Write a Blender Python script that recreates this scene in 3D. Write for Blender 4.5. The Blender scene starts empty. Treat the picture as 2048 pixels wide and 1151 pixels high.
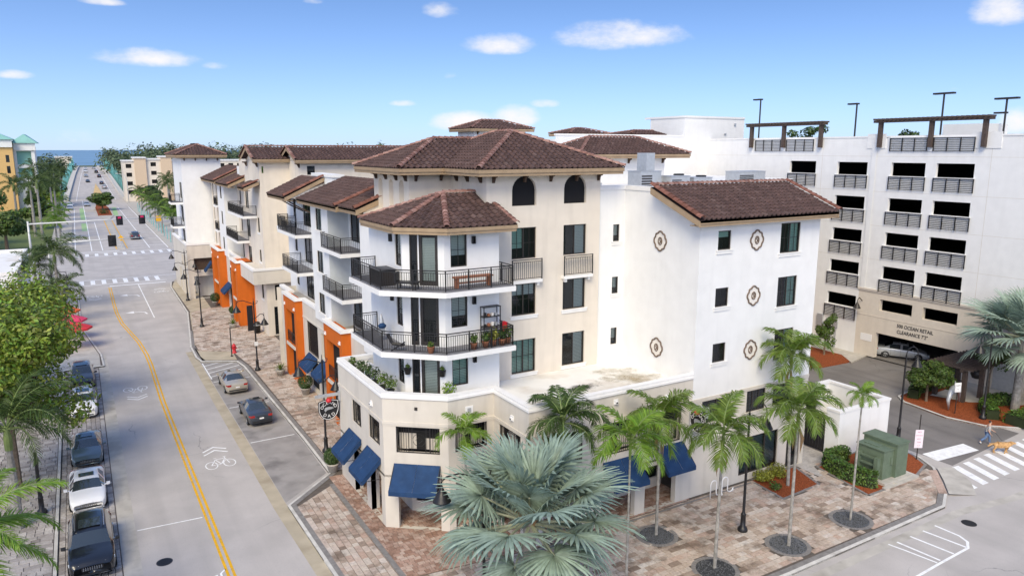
import bpy, math, random
import numpy as np
from mathutils import Vector, Matrix
R = math.radians
random.seed(7)
scene = bpy.context.scene
COL = scene.collection
# ---------------------------------------------------------------- camera
cam_d = bpy.data.cameras.new('camera'); cam = bpy.data.objects.new('camera', cam_d); COL.objects.link(cam)
cam.location = (0, 0, 20.0)
cam.rotation_euler = (R(90 - 10.587), 0, R(-30.378))
cam_d.sensor_width = 36; cam_d.lens = 36 * 1474 / 2048
cam_d.clip_start = 0.5; cam_d.clip_end = 120000
scene.camera = cam
# ---------------------------------------------------------------- sun, sky, exposure
SUN_EL, SUN_AZ = 45, 221          # azimuth clockwise from +Y (the street's far end)
SUN_STRENGTH, SKY_STRENGTH, EXPOSURE = 1.35, 0.116, 1.38
sun_d = bpy.data.lights.new('sun', 'SUN'); sun = bpy.data.objects.new('sun', sun_d); COL.objects.link(sun)
sun_d.energy = SUN_STRENGTH; sun_d.angle = R(30); sun_d.color = (1.0, 0.875, 0.64)
sdir = Vector((math.sin(R(SUN_AZ)) * math.cos(R(SUN_EL)), math.cos(R(SUN_AZ)) * math.cos(R(SUN_EL)), math.sin(R(SUN_EL))))
sun.rotation_euler = sdir.to_track_quat('Z', 'Y').to_euler()
world = bpy.data.worlds.new('World'); scene.world = world; world.use_nodes = True
def build_sky():
    nt = world.node_tree; nt.nodes.clear(); N = nt.nodes.new; L = nt.links.new
    out = N('ShaderNodeOutputWorld'); tc = N('ShaderNodeTexCoord')
    mp = N('ShaderNodeMapping'); mp.inputs['Scale'].default_value = (1, 1, 2.2); mp.inputs['Location'].default_value = (0, 0, 0.085)
    L(tc.outputs['Generated'], mp.inputs['Vector'])
    sky = N('ShaderNodeTexSky'); sky.sky_type = 'NISHITA'; sky.sun_disc = False
    sky.sun_elevation = R(SUN_EL); sky.sun_rotation = R(SUN_AZ)
    sky.altitude = 0; sky.air_density = 0.85; sky.dust_density = 1.8; sky.ozone_density = 4.3
    L(mp.outputs[0], sky.inputs['Vector'])
    hs = N('ShaderNodeHueSaturation'); hs.inputs['Hue'].default_value = 0.500; hs.inputs['Saturation'].default_value = 1.12
    L(sky.outputs[0], hs.inputs['Color'])
    bg = N('ShaderNodeBackground'); bg.inputs['Strength'].default_value = SKY_STRENGTH
    L(hs.outputs[0], bg.inputs['Color'])
    # a handful of fair-weather clouds: ellipses on the sky sphere broken up by noise
    def m(op, a, b=None, c=None):
        n = N('ShaderNodeMath'); n.operation = op
        for i, v in enumerate((a, b, c)):
            if v is None: continue
            if isinstance(v, (int, float)): n.inputs[i].default_value = v
            else: L(v, n.inputs[i])
        return n.outputs[0]
    nz = N('ShaderNodeTexNoise'); nz.inputs['Scale'].default_value = 26; nz.inputs['Detail'].default_value = 7; nz.inputs['Roughness'].default_value = 0.6
    mp2 = N('ShaderNodeMapping'); mp2.inputs['Scale'].default_value = (1, 1, 1.9); L(tc.outputs['Generated'], mp2.inputs['Vector']); L(mp2.outputs[0], nz.inputs['Vector'])
    acc = None
    # (azimuth from +Y clockwise, elevation, half width, half height) in degrees, weight
    for az, el, wa, wb, wt in CLOUDS:
        ca, ce = R(az), R(el)
        c = Vector((math.sin(ca) * math.cos(ce), math.cos(ca) * math.cos(ce), math.sin(ce)))
        r = Vector((math.cos(ca), -math.sin(ca), 0)); u = r.cross(c)
        def dot(v):
            n = N('ShaderNodeVectorMath'); n.operation = 'DOT_PRODUCT'; L(tc.outputs['Generated'], n.inputs[0]); n.inputs[1].default_value = v
            return n.outputs['Value']
        uu = m('MULTIPLY', dot(r), 1 / math.sin(R(wa)))
        vv = m('MULTIPLY', dot(u), 1 / math.sin(R(wb)))
        vneg = m('MULTIPLY', m('MINIMUM', vv, 0), 0.5)
        vv = m('ADD', vv, vneg)
        d = m('SUBTRACT', 1.0, m('ADD', m('MULTIPLY', uu, uu), m('MULTIPLY', vv, vv)))
        front = m('GREATER_THAN', dot(c), 0.5)
        d = m('MULTIPLY', m('MULTIPLY', m('MAXIMUM', d, 0.0), front), wt)
        acc = d if acc is None else m('MAXIMUM', acc, d)
    k = m('ADD', acc, m('MULTIPLY', m('SUBTRACT', nz.outputs[0], 0.5), 1.5))
    mr = N('ShaderNodeMapRange'); mr.interpolation_type = 'SMOOTHSTEP'
    mr.inputs['From Min'].default_value = 0.16; mr.inputs['From Max'].default_value = 1.35
    L(k, mr.inputs['Value'])
    g = m('MINIMUM', m('MULTIPLY', acc, 2.6), 1.0)
    fac = m('MULTIPLY', mr.outputs[0], g)
    cb = N('ShaderNodeBackground'); cb.inputs['Color'].default_value = (0.97, 0.95, 0.96, 1); cb.inputs['Strength'].default_value = 0.40
    mx = N('ShaderNodeMixShader'); L(fac, mx.inputs[0]); L(bg.outputs[0], mx.inputs[1]); L(cb.outputs[0], mx.inputs[2])
    # pale haze low over the horizon, the same all the way round
    sx = N('ShaderNodeSeparateXYZ'); L(tc.outputs['Generated'], sx.inputs[0])
    hz = m('MULTIPLY', m('POWER', 2.718, m('MULTIPLY', m('MAXIMUM', sx.outputs['Z'], 0.0), -1 / 0.085)), 0.9)
    hb = N('ShaderNodeBackground'); hb.inputs['Color'].default_value = (0.68, 0.82, 1.0, 1); hb.inputs['Strength'].default_value = 0.36
    m0 = N('ShaderNodeMixShader'); L(hz, m0.inputs[0]); L(bg.outputs[0], m0.inputs[1]); L(hb.outputs[0], m0.inputs[2]); L(m0.outputs[0], mx.inputs[1])
    L(mx.outputs[0], out.inputs['Surface'])
CLOUDS = [(4.9, 6.0, 3.99, 0.92, 1), (9.2, 5.7, 1.22, 0.39, 0.7), (-2.7, 4.6, 1.37, 0.43, 0.9), (25.1, 9.9, 1.72, 0.91, 0.8), (29.5, 7.6, 3.46, 1.15, 1.1), (38.4, 8.1, 5.92, 1.6, 0.95), (22.2, 3.4, 1.31, 0.37, 0.8), (32.9, 3.4, 1.51, 0.52, 0.9), (27.0, 2.0, 3.3, 1.15, 1.35), (30.6, 2.4, 2.3, 1.3, 1.3), (62.7, 8.4, 2.32, 1.55, 1.1), (64.1, 1.6, 1.3, 1.3, 1.2), (2.4, 9.4, 1.81, 0.4, 0.9), (16.0, 10.3, 0.97, 0.35, 0.6), (25.8, 5.4, 0.74, 0.47, 0.5), (0.2, 0.8, 2.47, 0.74, 0.45), (60.7, 3.9, 0.73, 0.2, 0.5), (-40, 9, 4, 1.2, 0.9), (85, 8, 4, 1.4, 0.9), (120, 6, 5, 1.2, 0.8), (160, 10, 5, 1.6, 0.9), (205, 7, 5, 1.3, 0.8), (250, 9, 5, 1.5, 0.9), (290, 6, 4, 1.1, 0.8), (20, 26, 7, 2.4, 0.9), (75, 30, 8, 2.6, 0.9), (-60, 28, 8, 2.4, 0.8), (150, 34, 9, 3, 0.9), (230, 30, 8, 2.6, 0.9)]
build_sky()
vs = scene.view_settings
vs.view_transform = 'Standard'; vs.look = 'None'; vs.gamma = 1; vs.exposure = EXPOSURE; vs.use_curve_mapping = False
scene.cycles.max_bounces = 6; scene.cycles.diffuse_bounces = 3; scene.cycles.glossy_bounces = 3
scene.cycles.transmission_bounces = 4; scene.cycles.transparent_max_bounces = 12
scene.cycles.caustics_reflective = False; scene.cycles.caustics_refractive = False
# ---------------------------------------------------------------- materials
def lin(r, g, b):
    f = lambda c: c / 12.92 if c <= 0.04045 else ((c + 0.055) / 1.055) ** 2.4
    return (f(r / 255), f(g / 255), f(b / 255))
MATS = {}
def mat(name, base, rough=0.8, metal=0.0, var=0.0, vscale=3.0, bump=0.0, bscale=60.0, spec=0.5, dirt=0.0, rand=0.0, coat=0.0, transl=0.0, stain=None, stain_amt=0.0, stain_scale=0.5, stretch=None, hue=0.0):
    """Principled material: noise colour variation, noise bump, optional dirt patches and per-piece random value."""
    if name in MATS: return MATS[name]
    mt = bpy.data.materials.new(name); mt.use_nodes = True; MATS[name] = mt
    nt = mt.node_tree; N = nt.nodes.new; L = nt.links.new
    bs = nt.nodes['Principled BSDF']; bs.inputs['Roughness'].default_value = rough; bs.inputs['Metallic'].default_value = metal
    bs.inputs['Specular IOR Level'].default_value = spec
    if coat: bs.inputs['Coat Weight'].default_value = coat; bs.inputs['Coat Roughness'].default_value = 0.05
    bs.inputs['Base Color'].default_value = (*base, 1)
    geo = N('ShaderNodeNewGeometry'); pos = geo.outputs['Position']
    src = None
    if var or dirt or stain:
        rgb = N('ShaderNodeRGB'); rgb.outputs[0].default_value = (*base, 1); src = rgb.outputs[0]
    def noise(scale, detail=4, st=None):
        n = N('ShaderNodeTexNoise'); n.inputs['Scale'].default_value = scale; n.inputs['Detail'].default_value = detail
        if st:
            mp = N('ShaderNodeMapping'); mp.inputs['Scale'].default_value = st; L(pos, mp.inputs[0]); L(mp.outputs[0], n.inputs['Vector'])
        else: L(pos, n.inputs['Vector'])
        return n.outputs[0]
    def mulv(col, fac_socket, lo, hi, a=0.3, b=0.7):
        mr = N('ShaderNodeMapRange'); mr.inputs['From Min'].default_value = a; mr.inputs['From Max'].default_value = b
        mr.inputs['To Min'].default_value = lo; mr.inputs['To Max'].default_value = hi; L(fac_socket, mr.inputs['Value'])
        mx = N('ShaderNodeMix'); mx.data_type = 'RGBA'; mx.blend_type = 'MULTIPLY'; mx.inputs[0].default_value = 1
        L(col, mx.inputs[6]); cmb = N('ShaderNodeCombineColor')
        for i in range(3): L(mr.outputs[0], cmb.inputs[i])
        L(cmb.outputs[0], mx.inputs[7]); return mx.outputs[2]
    if var: src = mulv(src, noise(vscale, 5, stretch), 1 - var, 1 + var)
    if stain:
        mr = N('ShaderNodeMapRange'); mr.inputs['From Min'].default_value = 0.52; mr.inputs['From Max'].default_value = 0.75; mr.inputs['To Max'].default_value = stain_amt
        L(noise(stain_scale, 8, stretch), mr.inputs['Value'])
        mx = N('ShaderNodeMix'); mx.data_type = 'RGBA'; L(mr.outputs[0], mx.inputs[0]); L(src, mx.inputs[6]); mx.inputs[7].default_value = (*stain, 1); src = mx.outputs[2]
    if dirt: src = mulv(src, noise(1.7, 8, (1, 1, 0.12)), 1.0, 1 - dirt, 0.5, 0.8)
    if rand:
        if src is None: rgb = N('ShaderNodeRGB'); rgb.outputs[0].default_value = (*base, 1); src = rgb.outputs[0]
        oi = N('ShaderNodeObjectInfo'); ad = N('ShaderNodeMath'); ad.operation = 'ADD'; L(oi.outputs['Random'], ad.inputs[0]); L(geo.outputs['Random Per Island'], ad.inputs[1])
        fr = N('ShaderNodeMath'); fr.operation = 'FRACT'; L(ad.outputs[0], fr.inputs[0])
        src = mulv(src, fr.outputs[0], 1 - rand, 1 + rand, 0, 1)
        if hue:
            h = N('ShaderNodeHueSaturation'); mr = N('ShaderNodeMapRange'); mr.inputs['To Min'].default_value = 0.5 - hue; mr.inputs['To Max'].default_value = 0.5 + hue
            m3 = N('ShaderNodeMath'); m3.operation = 'MULTIPLY'; m3.inputs[1].default_value = 7.31; L(fr.outputs[0], m3.inputs[0])
            m4 = N('ShaderNodeMath'); m4.operation = 'FRACT'; L(m3.outputs[0], m4.inputs[0]); L(m4.outputs[0], mr.inputs['Value'])
            L(mr.outputs[0], h.inputs['Hue']); L(src, h.inputs['Color']); src = h.outputs[0]
    if src is not None: L(src, bs.inputs['Base Color'])
    if bump:
        bp = N('ShaderNodeBump'); bp.inputs['Strength'].default_value = bump; bp.inputs['Distance'].default_value = 0.02
        L(noise(bscale, 3), bp.inputs['Height']); L(bp.outputs[0], bs.inputs['Normal'])
    if transl:
        tr = N('ShaderNodeBsdfTranslucent'); ms = N('ShaderNodeMixShader'); ms.inputs[0].default_value = transl
        if src is not None: L(src, tr.inputs['Color'])
        else: tr.inputs['Color'].default_value = (*base, 1)
        o = nt.nodes['Material Output']; L(bs.outputs[0], ms.inputs[1]); L(tr.outputs[0], ms.inputs[2]); L(ms.outputs[0], o.inputs['Surface'])
    return mt
def ramp_mat(name, stops, rough=0.85, bump=0.0, bscale=40, var=0.1, vscale=6, stain=None, stain_amt=0.0, stain_scale=0.4):
    """Colour picked per piece (random per island + per object) from a ramp."""
    mt = mat(name, (0.5, 0.5, 0.5), rough=rough, bump=bump, bscale=bscale, spec=0.3)
    nt = mt.node_tree; N = nt.nodes.new; L = nt.links.new; bs = nt.nodes['Principled BSDF']
    geo = N('ShaderNodeNewGeometry'); oi = N('ShaderNodeObjectInfo'); ad = N('ShaderNodeMath'); ad.operation = 'ADD'
    L(oi.outputs['Random'], ad.inputs[0]); L(geo.outputs['Random Per Island'], ad.inputs[1])
    fr = N('ShaderNodeMath'); fr.operation = 'FRACT'; L(ad.outputs[0], fr.inputs[0])
    cr = N('ShaderNodeValToRGB'); L(fr.outputs[0], cr.inputs[0])
    el = cr.color_ramp.elements
    for i, (p, c) in enumerate(stops):
        e = el[i] if i < 2 else el.new(p)
        e.position = p; e.color = (*c, 1)
    nz = N('ShaderNodeTexNoise'); nz.inputs['Scale'].default_value = vscale; nz.inputs['Detail'].default_value = 5; L(geo.outputs['Position'], nz.inputs['Vector'])
    mr = N('ShaderNodeMapRange'); mr.inputs['From Min'].default_value = 0.3; mr.inputs['From Max'].default_value = 0.7; mr.inputs['To Min'].default_value = 1 - var; mr.inputs['To Max'].default_value = 1 + var
    L(nz.outputs[0], mr.inputs['Value'])
    mx = N('ShaderNodeMix'); mx.data_type = 'RGBA'; mx.blend_type = 'MULTIPLY'; mx.inputs[0].default_value = 1; L(cr.outputs[0], mx.inputs[6])
    cmb = N('ShaderNodeCombineColor')
    for i in range(3): L(mr.outputs[0], cmb.inputs[i])
    L(cmb.outputs[0], mx.inputs[7]); src = mx.outputs[2]
    if stain:
        n2 = N('ShaderNodeTexNoise'); n2.inputs['Scale'].default_value = stain_scale; n2.inputs['Detail'].default_value = 9; n2.inputs['Roughness'].default_value = 0.7; L(geo.outputs['Position'], n2.inputs['Vector'])
        m2 = N('ShaderNodeMapRange'); m2.inputs['From Min'].default_value = 0.49; m2.inputs['From Max'].default_value = 0.64; m2.inputs['To Max'].default_value = stain_amt; L(n2.outputs[0], m2.inputs['Value'])
        x2 = N('ShaderNodeMix'); x2.data_type = 'RGBA'; L(m2.outputs[0], x2.inputs[0]); L(src, x2.inputs[6]); x2.inputs[7].default_value = (*stain, 1); src = x2.outputs[2]
    L(src, bs.inputs['Base Color'])
    return mt
def glass_mat(name, tint=(0.75, 0.85, 0.82), opacity=0.35, dark=(0.02, 0.025, 0.03), rough=0.03):
    mt = bpy.data.materials.new(name); mt.use_nodes = True; MATS[name] = mt
    nt = mt.node_tree; nt.nodes.clear(); N = nt.nodes.new; L = nt.links.new
    o = N('ShaderNodeOutputMaterial'); tr = N('ShaderNodeBsdfTransparent'); tr.inputs[0].default_value = (*tint, 1)
    df = N('ShaderNodeBsdfDiffuse'); df.inputs[0].default_value = (*dark, 1)
    m1 = N('ShaderNodeMixShader'); m1.inputs[0].default_value = opacity; L(tr.outputs[0], m1.inputs[1]); L(df.outputs[0], m1.inputs[2])
    gl = N('ShaderNodeBsdfGlossy'); gl.inputs['Roughness'].default_value = rough; gl.inputs[0].default_value = (0.9, 0.95, 1, 1)
    fr = N('ShaderNodeFresnel'); fr.inputs[0].default_value = 1.55
    m2 = N('ShaderNodeMixShader'); L(fr.outputs[0], m2.inputs[0]); L(m1.outputs[0], m2.inputs[1]); L(gl.outputs[0], m2.inputs[2]); L(m2.outputs[0], o.inputs[0])
    return mt
M = {}
M['white'] = mat('white_stucco', (0.80, 0.80, 0.79), 0.9, var=0.03, vscale=1.3, bump=0.35, bscale=45, spec=0.2, dirt=0.055)
M['shadew'] = mat('shaded_white_stucco', (0.56, 0.60, 0.63), 0.9, var=0.03, bump=0.35, bscale=45, spec=0.2)  # white stucco with the shade on the side walls put into its colour
M['tan'] = mat('cream_stucco', (0.72, 0.655, 0.565), 0.9, var=0.035, vscale=1.2, bump=0.35, bscale=45, spec=0.2, dirt=0.13)
M['beige'] = mat('beige_stucco', (0.645, 0.60, 0.53), 0.9, var=0.035, vscale=1.2, bump=0.35, bscale=45, spec=0.2, dirt=0.16)
M['beige2'] = mat('garage_beige_stucco', (0.67, 0.61, 0.53), 0.9, var=0.03, bump=0.3, bscale=40, spec=0.2, dirt=0.08)
M['yellow'] = mat('warm_cream_stucco', (0.75, 0.63, 0.45), 0.9, var=0.03, bump=0.3, spec=0.2, dirt=0.06)
M['orange'] = mat('orange_stucco', (0.58, 0.135, 0.018), 0.85, var=0.05, vscale=1.5, bump=0.35, bscale=45, spec=0.2, dirt=0.12)
M['trim'] = mat('white_trim', (0.82, 0.81, 0.79), 0.85, var=0.02, spec=0.2, dirt=0.08)
M['soffit'] = mat('tan_fascia', (0.36, 0.265, 0.172), 0.8, var=0.10, vscale=2.5, spec=0.2, stain=(0.30, 0.2, 0.12), stain_amt=0.35, stain_scale=1.2)
M['brown'] = mat('dark_brown_wood', (0.075, 0.048, 0.034), 0.75, var=0.25, vscale=9, spec=0.3)
M['black'] = mat('black_metal', (0.014, 0.013, 0.014), 0.42, spec=0.5)
M['bronze'] = mat('bronze_metal', (0.030, 0.025, 0.022), 0.45, spec=0.5)
M['interior'] = mat('dark_interior', (0.028, 0.028, 0.028), 0.9, spec=0.1)  # near-black: the shade of unlit rooms and decks put into the colour
M['blind'] = mat('white_blind', (0.80, 0.82, 0.78), 0.7, spec=0.2, bump=0.0)
M['blindg'] = mat('green_tinted_blind', (0.52, 0.76, 0.64), 0.7, spec=0.2)
M['glass'] = glass_mat('window_glass', tint=(0.88, 0.95, 0.92), opacity=0.05)
M['glassd'] = glass_mat('dark_window_glass', tint=(0.35, 0.42, 0.42), opacity=0.45)
M['screen'] = mat('insect_screen', (0.035, 0.037, 0.04), 0.7, spec=0.2)
tile_stops = [(0.0, (0.074, 0.044, 0.038)), (0.35, (0.092, 0.055, 0.047)), (0.7, (0.106, 0.063, 0.054)), (0.9, (0.094, 0.058, 0.051)), (1.0, (0.135, 0.088, 0.077))]
M['tile'] = ramp_mat('barrel_roof_tile', tile_stops, 0.75, bump=0.15, bscale=30, var=0.22, vscale=3.0, stain=(0.06, 0.045, 0.04), stain_amt=0.3, stain_scale=1.2)
M['tilecap'] = ramp_mat('ridge_cap_tile', [(0.0, (0.20, 0.10, 0.08)), (0.5, (0.29, 0.16, 0.13)), (1.0, (0.37, 0.23, 0.19))], 0.8, bump=0.15, bscale=30, var=0.25, vscale=5)
M['tilerake'] = ramp_mat('rake_tile', [(0.0, (0.15, 0.065, 0.045)), (0.5, (0.20, 0.085, 0.06)), (1.0, (0.25, 0.115, 0.085))], 0.8, bump=0.15, bscale=30, var=0.2, vscale=5)
M['deck'] = mat('roof_underlay', (0.05, 0.03, 0.026), 0.9)
M['membrane'] = mat('white_roof_membrane', (0.80, 0.79, 0.76), 0.8, var=0.04, vscale=1.0, spec=0.2, stain=(0.42, 0.33, 0.22), stain_amt=0.75, stain_scale=0.30)
M['asphalt'] = mat('worn_asphalt', (0.48, 0.447, 0.42), 0.92, var=0.10, vscale=0.35, bump=0.35, bscale=55, spec=0.25, stain=(0.36, 0.335, 0.315), stain_amt=0.55, stain_scale=0.22)
M['asphalt2'] = mat('driveway_asphalt', (0.20, 0.185, 0.175), 0.8, var=0.2, vscale=0.25, bump=0.3, bscale=50, spec=0.3, stain=(0.30, 0.29, 0.28), stain_amt=0.6, stain_scale=0.16)
M['baysurf'] = mat('parking_bay_asphalt', (0.33, 0.31, 0.295), 0.9, var=0.14, vscale=0.8, bump=0.3, bscale=55, spec=0.25, stain=(0.085, 0.08, 0.08), stain_amt=0.7, stain_scale=0.5)
M['concrete'] = mat('concrete', (0.50, 0.47, 0.42), 0.9, var=0.12, vscale=0.9, bump=0.25, bscale=40, spec=0.2, dirt=0.2, stain=(0.26, 0.23, 0.19), stain_amt=0.5, stain_scale=0.7)
M['gutter'] = mat('stained_gutter_concrete', (0.46, 0.40, 0.30), 0.9, var=0.14, vscale=0.8, bump=0.25, spec=0.2, stain=(0.24, 0.19, 0.12), stain_amt=0.6, stain_scale=0.5)
M['kerbm'] = mat('kerb_concrete', (0.60, 0.58, 0.54), 0.9, var=0.12, vscale=1.6, bump=0.2, spec=0.2, dirt=0.22, stain=(0.28, 0.26, 0.23), stain_amt=0.5, stain_scale=1.1)
M['darkband'] = mat('dark_paver_band', (0.235, 0.222, 0.212), 0.9, var=0.2, vscale=4, bump=0.3, spec=0.2)
M['joint'] = mat('sanded_joint', (0.12, 0.10, 0.085), 0.95, var=0.2, vscale=3)
paver_stops = [(0.0, (0.24, 0.18, 0.14)), (0.12, (0.44, 0.35, 0.28)), (0.4, (0.52, 0.43, 0.36)), (0.6, (0.57, 0.50, 0.43)), (0.8, (0.46, 0.33, 0.26)), (1.0, (0.62, 0.56, 0.50))]
M['paver'] = ramp_mat('tumbled_paver', paver_stops, 0.9, bump=0.3, bscale=28, var=0.16, vscale=7, stain=(0.13, 0.095, 0.07), stain_amt=0.78, stain_scale=0.6)
M['paverred'] = ramp_mat('reddish_paver', [(0.0, (0.30, 0.18, 0.13)), (0.5, (0.42, 0.28, 0.22)), (1.0, (0.52, 0.40, 0.33))], 0.9, bump=0.3, bscale=28, var=0.16, vscale=7, stain=(0.12, 0.07, 0.05), stain_amt=0.6, stain_scale=0.6)
M['paverg'] = ramp_mat('greyish_paver', [(0.0, (0.26, 0.235, 0.22)), (0.5, (0.39, 0.36, 0.34)), (1.0, (0.49, 0.46, 0.43))], 0.9, bump=0.3, bscale=28, var=0.14, vscale=7, stain=(0.15, 0.13, 0.115), stain_amt=0.5, stain_scale=0.5)
M['lane'] = mat('white_road_paint', (0.86, 0.86, 0.85), 0.8, var=0.06, vscale=5, spec=0.3, stain=(0.45, 0.43, 0.42), stain_amt=0.4, stain_scale=3)
M['yellowp'] = mat('yellow_road_paint', (0.78, 0.42, 0.015), 0.8, var=0.1, vscale=5, spec=0.3, stain=(0.33, 0.26, 0.15), stain_amt=0.6, stain_scale=3)
M['greenp'] = mat('green_lane_paint', (0.34, 0.52, 0.24), 0.8, var=0.12, vscale=1.5, stain=(0.3, 0.32, 0.28), stain_amt=0.6, stain_scale=0.3)
M['mulch'] = mat('red_mulch', (0.27, 0.075, 0.03), 0.95, var=0.45, vscale=12, bump=0.9, bscale=22, spec=0.1, stain=(0.13, 0.04, 0.02), stain_amt=0.7, stain_scale=5)
M['gravel'] = mat('dark_blue_grey_gravel', (0.085, 0.09, 0.10), 0.85, var=0.4, vscale=25, rand=0.6)
M['grass'] = mat('mown_grass', (0.13, 0.17, 0.05), 0.95, var=0.25, vscale=2)
M['blue'] = mat('navy_awning_canvas', (0.016, 0.048, 0.125), 0.75, var=0.16, vscale=1.8, spec=0.25, stain=(0.04, 0.085, 0.18), stain_amt=0.35, stain_scale=2.5)
M['green_box'] = mat('green_enamel', (0.125, 0.17, 0.115), 0.6, var=0.12, vscale=2.5, spec=0.4, stain=(0.25, 0.28, 0.22), stain_amt=0.25, stain_scale=3)
M['galv'] = mat('galvanised_steel', (0.48, 0.50, 0.52), 0.45, metal=0.4, var=0.08, vscale=4)
M['white_plain'] = mat('white_paint', (0.82, 0.82, 0.82), 0.5)
M['red'] = mat('red_paint', (0.55, 0.02, 0.03), 0.5)
M['signblack'] = mat('sign_black', (0.012, 0.012, 0.014), 0.5)
M['seawater'] = mat('sea_water', (0.17, 0.30, 0.43), 0.6, var=0.10, vscale=0.004, spec=0.3)
M['ground'] = mat('distant_ground', (0.10, 0.12, 0.06), 0.95, var=0.3, vscale=0.03)
M['aluminium'] = mat('aluminium_pole', (0.60, 0.61, 0.60), 0.5, metal=0.25, var=0.06, vscale=3)
M['teal'] = mat('teal_bridge_paint', (0.16, 0.47, 0.46), 0.55, var=0.12, vscale=2)

def road_wear(mt, dark):
    """Wheel-path streaks along the street and sparse sealed cracks on the asphalt."""
    nt = mt.node_tree; N = nt.nodes.new; L = nt.links.new; bs = nt.nodes['Principled BSDF']; src = bs.inputs['Base Color'].links[0].from_socket
    geo = N('ShaderNodeNewGeometry')
    def mixin(fac, col, s0):
        mx = N('ShaderNodeMix'); mx.data_type = 'RGBA'; L(fac, mx.inputs[0]); L(s0, mx.inputs[6]); mx.inputs[7].default_value = (*col, 1); return mx.outputs[2]
    def rng(sock, a, b, lo, hi):
        m = N('ShaderNodeMapRange'); m.inputs['From Min'].default_value = a; m.inputs['From Max'].default_value = b; m.inputs['To Min'].default_value = lo; m.inputs['To Max'].default_value = hi; L(sock, m.inputs['Value']); return m.outputs[0]
    mp = N('ShaderNodeMapping'); mp.inputs['Scale'].default_value = (0.9, 0.035, 1); L(geo.outputs['Position'], mp.inputs[0]); n1 = N('ShaderNodeTexNoise'); n1.inputs['Scale'].default_value = 1.0; n1.inputs['Detail'].default_value = 6; L(mp.outputs[0], n1.inputs['Vector'])
    src = mixin(rng(n1.outputs[0], .5, .75, 0, .55), dark, src)
    nd = N('ShaderNodeTexNoise'); nd.inputs['Scale'].default_value = .5; nd.inputs['Detail'].default_value = 5; L(geo.outputs['Position'], nd.inputs['Vector'])
    ad = N('ShaderNodeVectorMath'); ad.operation = 'MULTIPLY_ADD'; L(nd.outputs['Color'], ad.inputs[0]); ad.inputs[1].default_value = (2.2, 2.2, 0); L(geo.outputs['Position'], ad.inputs[2])
    vo = N('ShaderNodeTexVoronoi'); vo.feature = 'DISTANCE_TO_EDGE'; vo.inputs['Scale'].default_value = .13; L(ad.outputs[0], vo.inputs['Vector'])
    n3 = N('ShaderNodeTexNoise'); n3.inputs['Scale'].default_value = .11; L(geo.outputs['Position'], n3.inputs['Vector'])
    mu = N('ShaderNodeMath'); mu.operation = 'MULTIPLY'; L(rng(vo.outputs['Distance'], .0, .0035, .75, 0), mu.inputs[0]); L(rng(n3.outputs[0], .5, .6, 0, 1), mu.inputs[1])
    src = mixin(mu.outputs[0], (dark[0] * .45,) * 3, src)
    sp = N('ShaderNodeTexNoise'); sp.inputs['Scale'].default_value = 26; sp.inputs['Detail'].default_value = 2; L(geo.outputs['Position'], sp.inputs['Vector'])
    src = mixin(rng(sp.outputs[0], .62, .72, 0, .45), (dark[0] * .6,) * 3, src)
    L(src, bs.inputs['Base Color'])
road_wear(M['asphalt'], (0.39, 0.363, 0.342)); road_wear(M['asphalt2'], (0.11, 0.10, 0.10))

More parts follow.
